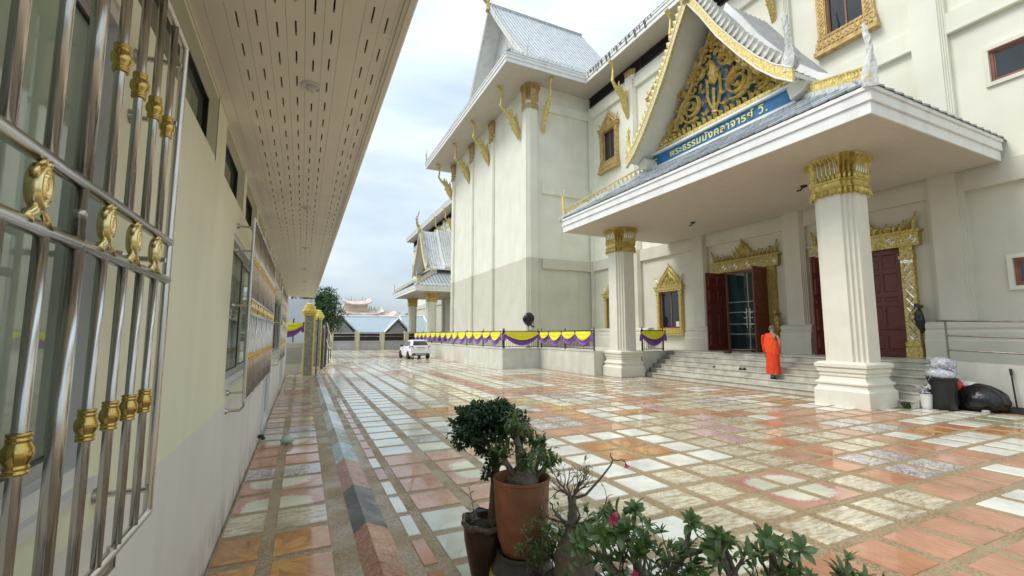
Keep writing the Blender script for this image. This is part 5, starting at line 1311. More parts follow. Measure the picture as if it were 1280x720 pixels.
bunting((12.7, 23.1), (12.7, 17.9), (-1, 0), [.9, 1.15, 1.1, 1.2], 'row of short yellow and purple swags left of the left portico column')
railing((14.7, 16.68), (16.0, 16.68), 1, 'dark railing between the left portico column and the steps')
bunting((14.55, 16.64), (16.05, 16.64), (0, -1), [1], 'single yellow and purple swag beside the top of the steps', z=2.04)
# second railing portion beyond the block
#railing((12.8, 45.5), (12.8, 50), 1, 'far dark railing near the second portico', grp=None) 
# floodlight wrapped in black plastic
fl = thing('covered_floodlight', 'floodlight wrapped in black plastic on a thin stand at the wall corner', 'floodlight', (13.0, 25.2, TZ))
M = MB(); M.tube([(13.0, 25.2, TZ), (13.0, 25.2, 2.45)], .02, 6); M.box(12.85, 13.15, 25.05, 25.35, TZ, TZ + .03); M.tube([(13.0, 25.2, 2.2), (13.35, 25.2, 2.2), (13.35, 25.2, 2.9)], .015, 6); M.build('stand', 'rail_dark', fl)
def lumpy(M, c, r, seed, n=16, m=10, amp=.14, sq_=(1, 1, 1), flatb=None):
    rr = random.Random(seed); ph = [rr.random() * 6 for _ in range(6)]; rings = []
    for j in range(m + 1):
        th = math.pi * j / m; ring = []
        for k in range(n):
            a = 2 * math.pi * k / n
            q = 1 + amp * (math.sin(3*a + ph[0] + th*2) * .5 + math.sin(5*a + ph[1] - th*3) * .35 + math.sin(9*a + ph[2] + th*5) * .2) * math.sin(th)
            p = Vector((math.sin(th) * math.cos(a) * q * sq_[0], math.sin(th) * math.sin(a) * q * sq_[1], math.cos(th) * q * sq_[2])) * r
            z = c[2] + p.z
            if flatb is not None: z = max(z, flatb)
            ring.append((c[0] + p.x, c[1] + p.y, z))
        rings.append(ring)
    return M.loft(rings)
M = MB(); lumpy(M, (13.0, 25.2, 2.93), .36, 3, sq_=(1, .8, 1.15), amp=.2); M.build('plastic_cover', 'bag_black', fl, smooth=True)
M = MB(); M.ribbon([(13.0, 24.95, 2.55), (12.8, 24.9, 2.5), (12.66, 24.9, 2.62)], [.05, .06, .02], (0, -1, 0), .03, True); M.ribbon([(13.0, 24.95, 2.55), (13.15, 24.9, 2.42), (13.3, 24.9, 2.46)], [.05, .05, .02], (0, -1, 0), .03, True); M.build('tied_end', 'bag_black', fl)

# ================================================================ ACCESS RAMP right of the steps
ramp = thing('access_ramp', 'plastered access ramp with a pipe handrail right of the steps, behind the rubbish', 'ramp', (16.4, 3, 0))
M = MB(); M.prism([(6.28, 0), (6.28, 1.22), (-6, .75), (-6, 0)], 16.4, 16.55, 'x'); M.build('ramp_wall', 'terrace_plaster', ramp)
M = MB(); M.prism([(6.28, 0), (6.28, 1.10), (-6, .62), (-6, 0)], 16.55, 18.1, 'x'); M.build('ramp_slope', 'step_marble', ramp)
for k in range(4):
    y = 6.2 - k * 3.6; z0 = 1.22 - (6.28 - y) * .0383
    M = MB(); M.tube([(16.47, y, z0), (16.47, y, z0 + 1.13)], .028, 8); M.build('rail_post', 'pipe_steel', ramp, smooth='auto')
for dz in (.30, .70, 1.12):
    M = MB(); M.tube([(16.42, 6.38 if dz > 1 else 6.2, 1.22 + dz), (16.42, -6, .75 + dz)], .03 if dz > 1 else .024, 8); M.build('handrail', 'pipe_steel', ramp, smooth='auto')
# ================================================================ PERSON
def loop_ring(cx, cy, z, rx, ry, n=20, fold=0, ph=0, k=7):
    return [(cx + rx * (1 + fold * math.sin(k * 2*math.pi*j/n + ph)) * math.cos(2*math.pi*j/n), cy + ry * (1 + fold * math.sin(k * 2*math.pi*j/n + ph + .6)) * math.sin(2*math.pi*j/n), z) for j in range(n)]
def skin_body(name, parent, nodes, edges, mt, sub=2):
    me = bpy.data.meshes.new(name); off = ROOT.get(parent.name, Vector((0,0,0)))
    me.from_pydata([Vector(n_[0]) - off for n_ in nodes], edges, []); me.materials.append(MATS[mt])
    o = bpy.data.objects.new(name, me); COL.objects.link(o); o.parent = parent; ROOT[o.name] = off
    o.modifiers.new('skin', 'SKIN'); sv = me.skin_vertices[0].data
    for i, n_ in enumerate(nodes): sv[i].radius = (n_[1], n_[2] if len(n_) > 2 else n_[1])
    sv[0].use_root = True
    s_ = o.modifiers.new('sub', 'SUBSURF'); s_.levels = sub; s_.render_levels = sub
    dg = bpy.context.evaluated_depsgraph_get(); me2 = bpy.data.meshes.new_from_object(o.evaluated_get(dg)); o.modifiers.clear(); o.data = me2
    me2.polygons.foreach_set('use_smooth', [True] * len(me2.polygons)); return o
mk0 = Vector((15.05, 10.42, .392)); hd = R(18)
monk = thing('person', 'person in bright orange robes with a shaved head walking up the steps, seen from behind', 'person', tuple(mk0))
def Lc(f_, l_, z): return (mk0.x + f_ * math.cos(hd) - l_ * math.sin(hd), mk0.y + f_ * math.sin(hd) + l_ * math.cos(hd), mk0.z + z)
S = 1.06
nodes = [(Lc(0, 0, .98*S), .13, .15), (Lc(.01, 0, 1.15*S), .12, .15), (Lc(.02, 0, 1.32*S), .13, .17), (Lc(.04, 0, 1.43*S), .09, .12), (Lc(.06, 0, 1.52*S), .052), (Lc(.075, 0, 1.57*S), .055), (Lc(.08, 0, 1.64*S), .083, .078), (Lc(.075, 0, 1.70*S), .08, .075),
         (Lc(.03, -.15, 1.42*S), .062), (Lc(.0, -.21, 1.38*S), .052), (Lc(-.02, -.26, 1.14*S), .042), (Lc(.08, -.24, 1.0*S), .036), (Lc(.19, -.17, 1.02*S), .028),
         (Lc(.03, .15, 1.42*S), .062), (Lc(.0, .21, 1.38*S), .052), (Lc(.0, .245, 1.12*S), .042), (Lc(.03, .27, .90*S), .033), (Lc(.05, .27, .82*S), .027),
         (Lc(.0, -.09, .90*S), .10), (Lc(.02, -.09, .52*S), .062), (Lc(-.12, -.09, .20*S), .048), (Lc(-.17, -.09, .10*S), .034),
         (Lc(.0, .09, .90*S), .10), (Lc(.10, .09, .50*S), .062), (Lc(.09, .09, .22*S), .048), (Lc(.07, .09, .09), .034)]
edges = [(0,1),(1,2),(2,3),(3,4),(4,5),(5,6),(6,7),(3,8),(8,9),(9,10),(10,11),(11,12),(3,13),(13,14),(14,15),(15,16),(16,17),(0,18),(18,19),(19,20),(20,21),(0,22),(22,23),(23,24),(24,25)]
skin_body('body', monk, nodes, edges, 'skin')
M = MB(); rings = []                                       # scalp with ears
c = Lc(.075, 0, 1.665*S)
for j in range(7):
    th = math.pi * .5 * j / 6; rings.append([(c[0] + .104 * math.cos(th) * math.cos(a) , c[1] + .088 * math.cos(th) * math.sin(a), c[2] + .01 + .105 * math.sin(th)) for a in [2*math.pi*k/18 for k in range(18)]])
M.loft(rings); M.build('shaved_hair', 'hair_shaved', monk, smooth=True)
M = MB()
for s_ in (-1, 1): M.lathe([(.001, -.03), (.012, -.025), (.017, 0), (.014, .025), (.001, .034)], Lc(.07, s_ * .088, 1.645*S), 8, sx=1, sy=.6)
M.box(*[v for ab in zip(Lc(.16, -.012, 1.62*S), Lc(.185, .012, 1.66*S)) for v in sorted(ab)]); M.build('ear', 'skin', monk, smooth=True)
# hands: palm with five fingers each
def hand(base, dr, side, palmn):
    b0 = Vector(base); d = Vector(dr).normalized(); s_ = Vector(side).normalized(); n_ = Vector(palmn).normalized()
    nodes = [(b0, .020), (b0 + d * .045, .026, .016), (b0 + d * .085, .030, .013)]; edges = [(0,1),(1,2)]
    for q, l_ in ((-.027, .060), (-.009, .072), (.009, .068), (.027, .052)):
        k = len(nodes); a = b0 + d * .085 + s_ * q
        nodes += [(a, .0095), (a + d * l_ * .5 + n_ * .010, .0085), (a + d * l_ * .9 + n_ * .030, .007)]; edges += [(2, k), (k, k+1), (k+1, k+2)]
    k = len(nodes); a = b0 + d * .03 - s_ * .030
    nodes += [(a, .011), (a + d * .035 - s_ * .018 + n_ * .01, .010), (a + d * .06 - s_ * .02 + n_ * .02, .008)]; edges += [(1, k), (k, k+1), (k+1, k+2)]
    return skin_body('hand', monk, nodes, edges, 'skin', 1)
fw = (math.cos(hd), math.sin(hd), 0); lf = (-math.sin(hd), math.cos(hd), 0)
hand(Lc(.05, .27, .83*S), (fw[0]*.2, fw[1]*.2, -1), (fw[0], fw[1], 0), (-lf[0], -lf[1], 0))
hand(Lc(.18, -.175, 1.02*S), (fw[0] + lf[0]*.5, fw[1] + lf[1]*.5, .1), (0, 0, 1), lf)
# robes: wrapped lower robe and upper robe over the left shoulder
def robe_loft(name, mt, secs, n=36, fold=.05, k=9, seed=0):
    rings = []
    for i, (f_, l_, z, rx, ry, fo) in enumerate(secs):
        ring = []
        for j in range(n):
            a = 2 * math.pi * j / n
            q = 1 + fo * (math.sin(k * a + seed + i * .35) * .6 + math.sin((k * 2 + 1) * a - i * .5) * .4)
            ring.append(Lc(f_ + rx * q * math.cos(a), l_ + ry * q * math.sin(a), z * S))
        rings.append(ring)
    M = MB(); M.loft(rings, cap=False); return M.build(name, mt, monk, smooth=True)
robe_loft('lower_robe', 'robe_dark', [(-.02, 0, .17, .17, .215, .17), (-.01, 0, .20, .18, .22, .16), (.0, 0, .36, .185, .215, .13), (.01, 0, .55, .18, .21, .06), (.01, 0, .75, .17, .21, .05), (.0, 0, .95, .16, .2, .04), (0, 0, 1.05, .14, .18, .02)], k=8)
# upper robe: hem at hip, diagonal neckline from left shoulder to under the right arm
n = 40; rings = []
for i in range(12):
    t_ = i / 11; ring = []
    for j in range(n):
        a = 2 * math.pi * j / n; la = math.sin(a); fa = math.cos(a)
        zt = (1.485 + .035 * (la > 0) * la if la > -.15 else 1.485 + (la + .15) * .26) ; zt = min(zt, 1.50)
        z = .84 + (zt - .84) * t_; rx = .165 + .015 * math.sin(t_ * 3.1) - .045 * max(0, t_ - .72) / .28 * 1.3; ry = .235 - .01 * t_ + (.045 * max(0, la) if .25 < t_ < .97 else 0)
        if t_ > .86: ry *= 1 - (t_ - .86) * (2.6 if la < 0 else 1.7); 
        q = 1 + .035 * math.sin(6 * a + t_ * 4 + 1) * (1 - t_ * .6) + .03 * math.sin(11 * a - t_ * 7)
        z += (.05 * la * (1 - t_)) 
        ring.append(Lc(.01 + rx * q * fa, .005 + ry * q * la, z * S))
    rings.append(ring)
M = MB(); M.loft(rings, cap=False); M.build('upper_robe', 'robe_orange', monk, smooth=True)
M = MB(); M.ribbon([Lc(-.10, .24, 1.44*S), Lc(-.05, .28, 1.36*S), Lc(-.02, .30, 1.2*S), Lc(0, .285, 1.02*S), Lc(.0, .27, .90*S)], [.05, .09, .085, .07, .05], tuple(lf), .04, True)
M.ribbon([Lc(.0, .13, 1.50*S), Lc(-.03, .2, 1.46*S), Lc(-.04, .27, 1.38*S)], [.08, .10, .08], (0, 0, 1), .03, True); M.build('shoulder_fold', 'robe_orange', monk, smooth=True)
def foot(f_, l_, z, pitch, name='sandal'):
    M = MB(); c, s_ = math.cos(pitch), math.sin(pitch)
    def Q(u, v, w_): return Lc(f_ + u * c - w_ * s_, l_ + v, z + u * s_ + w_ * c)
    ol = [(-.09, -.028), (-.10, 0), (-.09, .028), (-.02, .030), (.06, .042), (.13, .038), (.165, .0), (.13, -.038), (.06, -.040), (-.02, -.030)]
    M.loft([[Q(u, v, 0) for u, v in ol], [Q(u, v, .022) for u, v in ol]]); 
    M.tube([Q(.02, -.045, .02), Q(.04, -.03, .06), Q(.05, 0, .075), Q(.04, .03, .06), Q(.02, .045, .02)], .010, 6); M.build(name, 'sandal', monk)
    M = MB(); secs = [(-.085, .026, .05), (-.05, .032, .085), (0, .034, .07), (.06, .040, .045), (.11, .040, .03), (.14, .03, .02)]
    M.loft([[Q(u, w_ * math.cos(a), .024 + h * (.5 + .5 * math.sin(a))) for a in [2*math.pi*k/10 for k in range(10)]] for u, w_, h in secs])
    for k in range(5): M.tube([Q(.125, -.028 + k * .014, .036), Q(.16 - abs(k - 1.5) * .004, -.030 + k * .015, .032)], [.009, .006], 6)
    M.build('foot', 'skin', monk, smooth=True)
foot(.05, .09, .0, 0); foot(-.22, -.09, .085, R(-48))
# ---------------------------------------------------------------- shoes left on the steps
def shoe_pair(x, y, z, rot, label, mt='sandal', kind='shoe', strap=True):
    t_ = thing('shoes', label, 'shoes', (x, y, z), 'shoes left on the temple steps'); 
    for s_ in (-1, 1):
        M = MB(); c, n_ = math.cos(rot + s_ * .12), math.sin(rot + s_ * .12)
        def Q(u, v, w_): v = v + s_ * .07; return (x + u * c - v * n_, y + u * n_ + v * c, z + w_)
        ol = [(-.12, -.03), (-.13, 0), (-.12, .03), (-.02, .033), (.07, .045), (.13, .03), (.14, 0), (.13, -.03), (.07, -.045), (-.02, -.033)]
        M.loft([[Q(u, v, .001) for u, v in ol], [Q(u, v, .03) for u, v in ol]])
        M.loft([[Q(u, w_ * math.cos(a), .028 + h * math.sin(a)) for a in [math.pi*k/8 for k in range(9)]] for u, w_, h in ((.0, .045, .06), (.05, .048, .065), (.09, .04, .05), (.125, .02, .02))], close=False)
        if not strap: M.loft([[Q(u, w_ * math.cos(a), .028 + h * math.sin(a)) for a in [math.pi*k/8 for k in range(9)]] for u, w_, h in ((-.12, .03, .07), (-.05, .036, .075), (.0, .045, .065))], close=False)
        M.build(kind, mt, t_, smooth='auto')
shoe_pair(15.62, 13.35, .588, R(150), 'pair of black sandals on the third step, furthest left'); shoe_pair(15.43, 11.95, .588, R(20), 'pair of black sandals on the third step nearest the person')
shoe_pair(16.05, 13.05, 1.174, R(80), 'pair of dark flat shoes on the top step above the sandals', strap=False); shoe_pair(18.1, 13.35, 1.174, R(10), 'black and white shoes against the glass door', 'tyre', strap=False)

# ================================================================ CAR
car = thing('parked_car', 'white hatchback parked in the distance beside the bunting, rear towards the viewer', 'car', (8.45, 37.1, 0))
ca = R(3.5)
def CP(x, y, z): y2 = y - 1.85; return (8.45 + x * math.cos(ca) - y2 * math.sin(ca), 37.1 + x * math.sin(ca) + y2 * math.cos(ca), z)
HW = .84
secs = [(.0, .80, .36, .86, .90), (.06, .83, .30, .90, 1.02), (.35, .85, .25, .93, 1.08), (1.0, .86, .22, .95, 1.0), (2.2, .86, .22, .93, .98), (2.9, .84, .22, .90, .97), (3.4, .80, .26, .78, .86), (3.68, .66, .36, .62, .68)]
M = MB(); M.loft([[CP(-w_*.94, y, zb), CP(-w_, y, zb + .22), CP(-w_, y, zm - .1), CP(-w_*.95, y, zt), CP(w_*.95, y, zt), CP(w_, y, zm - .1), CP(w_, y, zb + .22), CP(w_*.94, y, zb)] for y, w_, zb, zm, zt in secs])
M.build('body', 'car_paint', car, smooth='auto')
M = MB(); M.loft([[CP(-.77, y, .96), CP(-(wt + .77) / 2 - .02, y, (.96 + zt) / 2 + .02), CP(-wt, y, zt - .05), CP(-wt + .1, y, zt), CP(wt - .1, y, zt), CP(wt, y, zt - .05), CP((wt + .77) / 2 + .02, y, (.96 + zt) / 2 + .02), CP(.77, y, .96)] for y, zt, wt in ((.06, 1.02, .75), (.20, 1.22, .68), (.36, 1.42, .61), (.60, 1.49, .59), (1.1, 1.52, .59), (1.6, 1.49, .60), (2.1, 1.26, .67), (2.6, 1.01, .74))]); M.build('roof', 'car_paint', car, smooth='auto')
M = MB(); M.add([CP(-.62, .09, 1.09), CP(.62, .09, 1.09), CP(.52, .30, 1.385), CP(-.52, .30, 1.385)], [(0,1,2,3)]); M.build('rear_window', 'glass_car', car)
M = MB(); M.box(0, 0, 0, 0, 0, 0); M = MB(); M.loft([[CP(-.60, .33, 1.42), CP(.60, .33, 1.42), CP(.60, .55, 1.46), CP(-.60, .55, 1.46)], [CP(-.60, .30, 1.45), CP(.60, .30, 1.45), CP(.60, .55, 1.50), CP(-.60, .55, 1.50)]]); M.build('spoiler', 'car_paint', car)
for s_ in (-1, 1):
    M = MB(); M.add([CP(s_*.80, .45, 1.04), CP(s_*.80, 1.25, 1.04), CP(s_*.665, 1.2, 1.42), CP(s_*.675, .62, 1.38)], [(0,1,2,3)]); M.build('side_window', 'glass_car', car)
    M = MB(); M.add([CP(s_*.80, 1.32, 1.04), CP(s_*.80, 2.35, 1.04), CP(s_*.69, 1.75, 1.36), CP(s_*.67, 1.27, 1.42)], [(0,1,2,3)]); M.build('side_window', 'glass_car', car)
    M = MB(); M.loft([[CP(s_*.60, -.015, .80), CP(s_*.80, .00, .82), CP(s_*.865, .20, .84), CP(s_*.865, .30, 1.02), CP(s_*.80, .05, 1.06), CP(s_*.62, .02, 1.03)], [CP(s_*.60, .05, .80), CP(s_*.78, .08, .82), CP(s_*.83, .20, .84), CP(s_*.83, .30, 1.02), CP(s_*.78, .10, 1.05), CP(s_*.62, .08, 1.03)]]); M.build('tail_lamp', 'lamp_red', car)
    M = MB(); M.loft([[CP(s_*(.86 + a), 2.1 + b_, z) for a, b_ in ((0, 0), (.2, -.03), (.2, .1), (0, .1))] for z in (.95, 1.10)]); M.build('mirror', 'tyre', car)
    for y in (.72, 3.0):
        M = MB(); n = 20; prof = [(.20, -.10), (.28, -.10), (.30, -.07), (.30, .07), (.28, .10), (.20, .10)]
        M.loft([[CP(s_*(.79) + w_, y + r * math.cos(2*math.pi*k/n), .30 + r * math.sin(2*math.pi*k/n)) for k in range(n)] for r, w_ in prof]); wv = M.build('wheel', 'tyre', car)
        M = MB()
        for k in range(5): a = 2*math.pi*k/5; M.loft([[CP(s_*.79 + s_*.10, y + r*math.cos(a+d), .30 + r*math.sin(a+d)) for r, d in ((.03, -.5), (.19, -.14), (.19, .14), (.03, .5))], [CP(s_*.79 + s_*.07, y + r*math.cos(a+d), .30 + r*math.sin(a+d)) for r, d in ((.03, -.5), (.19, -.14), (.19, .14), (.03, .5))]])
        M.build('rim', 'rim', wv)
        M = MB(); M.loft([[CP(s_*.862, y + .345*math.cos(math.pi*k/8), .30 + .345*math.sin(math.pi*k/8)) for k in range(9)] + [CP(s_*.862, y - .30*math.cos(math.pi*k/8), .30 + .30*math.sin(math.pi*k/8)) for k in range(9)], [CP(s_*.84, y + .345*math.cos(math.pi*k/8), .30 + .345*math.sin(math.pi*k/8)) for k in range(9)] + [CP(s_*.84, y - .30*math.cos(math.pi*k/8), .30 + .30*math.sin(math.pi*k/8)) for k in range(9)]]); M.build('wheel_arch', 'tyre', car)
M = MB(); M.loft([[CP(x, y, z) for x, z in ((-.74, .30), (.74, .30), (.66, .46), (-.66, .46))] for y in (-.02, .05)]); M.build('lower_bumper', 'bumper_dark', car)
M = MB(); M.loft([[CP(x, y, z) for x, z in ((-.42, .36), (.42, .36), (.46, .42), (-.46, .42))] for y in (-.035, .02)]); M.build('bumper_insert', 'wall_grey', car)
M = MB(); M.loft([[CP(x, y, z) for x, z in ((-.24, .74), (.24, .74), (.24, .86), (-.24, .86))] for y in (-.012, .06)]); M.build('number_plate', 'plate_white', car)
M = MB(); M.loft([[CP(x, y, z) for x, z in ((-.34, .90), (.34, .90), (.34, .93), (-.34, .93))] for y in (-.01, .1)]); M.build('trim_strip', 'bumper_dark', car)

# ================================================================ RUBBISH BY THE COLUMN
bn = thing('rubbish_bin', 'black plastic bin overflowing with clear bags of empty bottles', 'bin', (15.25, 5.92, 0))
M = MB(); M.lathe([(.24, .0), (.245, .01), (.29, .76), (.315, .77), (.32, .81), (.30, .815), (.285, .80), (.24, .10)], (15.25, 5.92, 0), 26); M.build('body', 'plastic_black', bn, smooth='auto')
cb = thing('clear_bottle_bag', 'clear bags of crushed plastic bottles heaped on top of the black bin', 'rubbish bag', (15.25, 5.92, .8))
M = MB(); lumpy(M, (15.22, 5.92, .92), .30, 5, amp=.22, sq_=(1, 1, .55)); M.build('lower_bag', 'bottle_clear', cb, smooth=True)
M = MB(); lumpy(M, (15.26, 5.90, 1.17), .26, 8, amp=.24, sq_=(1, 1, .7)); M.build('upper_bag', 'bottle_clear', cb, smooth=True)
def bottle(M, p, d, L_=.2, r=.03):
    p = Vector(p); d = Vector(d).normalized(); M.tube([p, p + d*.01, p + d*L_*.7, p + d*L_*.85, p + d*L_*.9, p + d*L_], [r*.8, r, r, r*.4, r*.35, r*.35], 9)
M = MB()
for k in range(46):
    a = rnd.random()*6.28; h = rnd.random(); R_ = .24 if h < .5 else .20; p = (15.24 + math.cos(a)*R_*.9, 5.91 + math.sin(a)*R_*.9, .84 + h * .46); bottle(M, p, (rnd.uniform(-1,1), rnd.uniform(-1,1), rnd.uniform(-.5,.5)), .15, .026)
o = M.build('bottles', 'bottle_clear', cb, smooth='auto'); o['kind'] = 'stuff'
bb = thing('black_rubbish_bag', 'large bulging black rubbish bag slumped against the ramp wall', 'rubbish bag', (15.85, 5.35, 0))
def sag_bag(M, c, sx, sy, h, seed, n=30, m=16, wr=.05):
    rr = random.Random(seed); ph = [rr.random() * 6 for _ in range(8)]; rings = []
    for j in range(m + 1):
        v = j / m; prof = math.sin(math.pi * (.16 + .84 * v) * .98) ** .62 if v < 1 else .02; prof = prof * (1 - .0 * v); ring = []
        for k in range(n):
            a = 2*math.pi*k/n; q = prof * (1 + wr * (math.sin(3*a+ph[0]+v*2) + .8*math.sin(7*a+ph[1]-v*5) + .7*math.sin(12*a+ph[2]+v*9)) + .10 * math.cos(a - ph[3]))
            ring.append((c[0] + sx*q*math.cos(a), c[1] + sy*q*math.sin(a), c[2] + h * v ** 1.1 + .03*h*math.sin(5*a+ph[4])*v*(1 - v*.4)))
        rings.append(ring)
    return M.loft(rings)
M = MB(); sag_bag(M, (15.9, 5.45, 0), .46, .60, .68, 4); M.build('bag', 'bag_black', bb, smooth=True)
b2 = thing('black_rubbish_bag', 'smaller black rubbish bag squeezed between the bin and the large bag', 'rubbish bag', (15.5, 5.75, 0))
M = MB(); sag_bag(M, (15.62, 5.98, 0), .28, .26, .55, 9); M.build('bag', 'bag_black', b2, smooth=True)
b3 = thing('red_plastic_bag', 'crumpled red plastic bag beside the bin', 'plastic bag', (15.6, 5.9, .5)); M = MB(); sag_bag(M, (15.66, 5.85, .50), .17, .18, .30, 11, wr=.12); M.build('bag', 'bag_red', b3, smooth=True)
b4 = thing('pale_plastic_bag', 'crumpled white plastic bag on the large black bag', 'plastic bag', (15.9, 5.7, .6)); M = MB(); sag_bag(M, (15.95, 5.68, .55), .2, .26, .17, 12, wr=.12); M.build('bag', 'bag_white', b4, smooth=True)
wb = thing('white_bucket', 'small white bucket of clear bottles between the column and the bin', 'bucket', (15.1, 6.4, 0)); M = MB(); M.lathe([(.11, 0), (.14, .36), (.15, .37), (.15, .39), (.13, .38), (.10, .03)], (15.03, 6.2, 0), 16); M.build('body', 'wall_white', wb, smooth='auto')
M = MB()
for k in range(16): bottle(M, (15.03 + rnd.uniform(-.12, .12), 6.2 + rnd.uniform(-.12, .12), .36 + rnd.random() * .22), (rnd.uniform(-1,1), rnd.uniform(-1,1), rnd.uniform(0,1)), .17, .03)
o = M.build('bottles', 'bottle_clear', wb, smooth='auto'); o['kind'] = 'stuff'
cup = thing('crushed_cup', 'small crushed clear cup lying in front of the black bags', 'cup', (15.59, 5.5, 0)); M = MB(); M.tube([(15.48, 5.28, .035), (15.44, 5.16, .04)], [.032, .045], 10); M.build('cup', 'bottle_clear', cup, smooth='auto')
dp = thing('dustpan', 'long handled black dustpan leaning on the ramp wall', 'dustpan', (16.2, 4.9, 0))
M = MB(); M.loft([[(16.0, 4.62, .005), (16.0, 5.10, .005), (16.0, 5.10, .02), (16.0, 4.62, .02)], [(16.26, 4.66, .01), (16.26, 5.06, .01), (16.26, 5.06, .14), (16.26, 4.66, .14)]]); M.build('pan', 'plastic_black', dp)
M = MB(); M.tube([(16.24, 4.90, .1), (16.27, 4.93, .5), (16.31, 4.96, .98)], .018, 8); M.tube([(16.305, 4.955, .92), (16.33, 4.97, 1.08)], .03, 8); M.build('handle', 'plastic_black', dp)
# ================================================================ leaves and plants
def leaf_quadstrip(M, p, d, n_, L_, W_, curl=.25, seg=4, fold=.25):
    """one leaf: base p, direction d, upper side n_"""
    d = Vector(d).normalized(); n_ = Vector(n_); n_ = (n_ - d * n_.dot(d)); n_ = n_.normalized() if n_.length > 1e-4 else d.orthogonal().normalized(); s_ = d.cross(n_); p = Vector(p)
    wd = [.14, .5, .86, 1.0, .78, .12] if seg == 5 else ([.15, .8, 1.0, .65, .04] if seg == 4 else [.25, 1.0, .05] if seg == 2 else [.2, .95, .8, .04])
    vs = []; m_ = len(wd) - 1
    for i, w_ in enumerate(wd):
        t_ = i / m_; c = p + d * (L_ * t_) + n_ * (-curl * L_ * t_ * t_)
        vs += [c - s_ * W_ * w_ * .5 + n_ * W_ * w_ * fold * .5, c, c + s_ * W_ * w_ * .5 + n_ * W_ * w_ * fold * .5]
    fs = []
    for i in range(m_): k = i * 3; fs += [(k, k+1, k+4, k+3), (k+1, k+2, k+5, k+4)]
    M.add(vs, fs)
def leaf_mesh(name, L_, W_, mt, curl=.22, seg=5):
    M = MB(); leaf_quadstrip(M, (0, 0, 0), (0, 1, 0), (0, 0, 1), L_, W_, curl, seg); M.tube([(0, -.012, 0), (0, 0, 0)], .0018, 4)
    o = M.build(name, mt, None, smooth=True); me = o.data; bpy.data.objects.remove(o); return me
def rot_to(d, up=(0, 0, 1), roll=0):
    d = Vector(d).normalized(); u = Vector(up); u = (u - d * u.dot(d)); u = u.normalized() if u.length > 1e-4 else d.orthogonal().normalized(); x = d.cross(u)
    m_ = Matrix((x, d, u)).transposed().to_4x4() @ Matrix.Rotation(roll, 4, 'Y'); return m_.to_euler()
def rv(r_, s_=1): return Vector((r_.uniform(-1, 1), r_.uniform(-1, 1), r_.uniform(-1, 1))) * s_
def branch(M, r_, p, d, L_, rad, depth, tips, spread=.7, up=.25, seg=4, shrink=.72, n_kids=(2, 3), wob=.25):
    p = Vector(p); d = Vector(d).normalized(); pts = [p.copy()]; q = p.copy(); dd = d.copy(); rr = [rad]
    for i in range(seg):
        dd = (dd + rv(r_, wob) + Vector((0, 0, up * .3))).normalized(); q = q + dd * (L_ / seg); pts.append(q.copy()); rr.append(rad * (1 - .4 * (i + 1) / seg))
    M.tube(pts, rr, 6 if rad > .008 else 5)
    if depth <= 0: tips.append((q, dd)); return
    for k in range(r_.randint(*n_kids)):
        nd = (dd + rv(r_, spread) + Vector((0, 0, up))).normalized(); branch(M, r_, q, nd, L_ * shrink * r_.uniform(.8, 1.2), rr[-1] * .8, depth - 1, tips, spread, up, seg, shrink, n_kids, wob)
def pot_soil(parent, c, r, z): M = MB(); M.lathe([(r, 0), (r * .6, .012), (.001, .02)], (c[0], c[1], z), 18); M.build('soil', 'soil', parent, smooth=True)
# --- topiary tree in brown glazed pot
pc = (1.39, 3.40)
tp = thing('topiary_tree', 'small tree with a dense dark clipped crown in a scalloped brown glazed pot', 'potted tree', (pc[0], pc[1], 0), 'potted plants in the foreground')
M = MB(); n = 40; rings = []
for r_, z in ((.115, .0), (.12, .03), (.155, .20), (.187, .36), (.193, .44), (.19, .465), (.210, .485), (.210, .507), (.192, .513), (.174, .49), (.164, .46), (.154, .44)):
    rings.append([(pc[0] + r_ * (1 + (.035 * math.cos(8 * 2*math.pi*k/n) if z > .47 and r_ > .18 else 0)) * math.cos(2*math.pi*k/n), pc[1] + r_ * (1 + (.035 * math.cos(8 * 2*math.pi*k/n) if z > .47 and r_ > .18 else 0)) * math.sin(2*math.pi*k/n), z + (.010 * math.cos(8 * 2*math.pi*k/n) if r_ > .18 else 0)) for k in range(n)])
M.loft(rings); M.cur = 0; pt_ = M.build('pot', 'glaze_brown', tp, smooth=True)
M = MB(); M.loft([[(p[0] , p[1], p[2] + .002) for p in rings[5]], [(pc[0] + (p[0]-pc[0])*1.02, pc[1] + (p[1]-pc[1])*1.02, p[2] + .002) for p in rings[6]], [(pc[0] + (p[0]-pc[0])*1.02, pc[1] + (p[1]-pc[1])*1.02, p[2] + .003) for p in rings[7]], [(p[0], p[1], p[2] + .004) for p in rings[8]]], cap=False); M.build('pot_rim', 'glaze_rim', tp, smooth=True)
pot_soil(tp, pc, .162, .445)
M = MB(); rr = random.Random(3); base = Vector((1.42, 3.38, .40))
for k in range(9):
    a = k * .7; o_ = Vector((math.cos(a) * .022, math.sin(a) * .022, 0)); pts = [base + o_ * 1.7]
    for i in range(1, 8): t_ = i / 7; a2 = a + t_ * 2.2; pts.append(base + Vector((math.cos(a2) * .026 * (1.2 - .5*t_) - .0 * t_ , math.sin(a2) * .026 * (1.2 - .5*t_), t_ * .62)) + Vector((.03 * t_, 0, 0)) + rv(rr, .003))
    M.tube(pts, [.020, .018, .017, .016, .015, .014, .013, .012], 6)
top = base + Vector((.03, 0, .60)); tips = []
for k in range(9): branch(M, rr, top + Vector((0, 0, -.12 + .02 * k)), Vector((math.cos(k * .75), math.sin(k * .75), .9)), .12, .010, 2, tips, .7, .2)
M.build('trunk', 'bark', tp, smooth=True)
M = MB(); rr = random.Random(11)
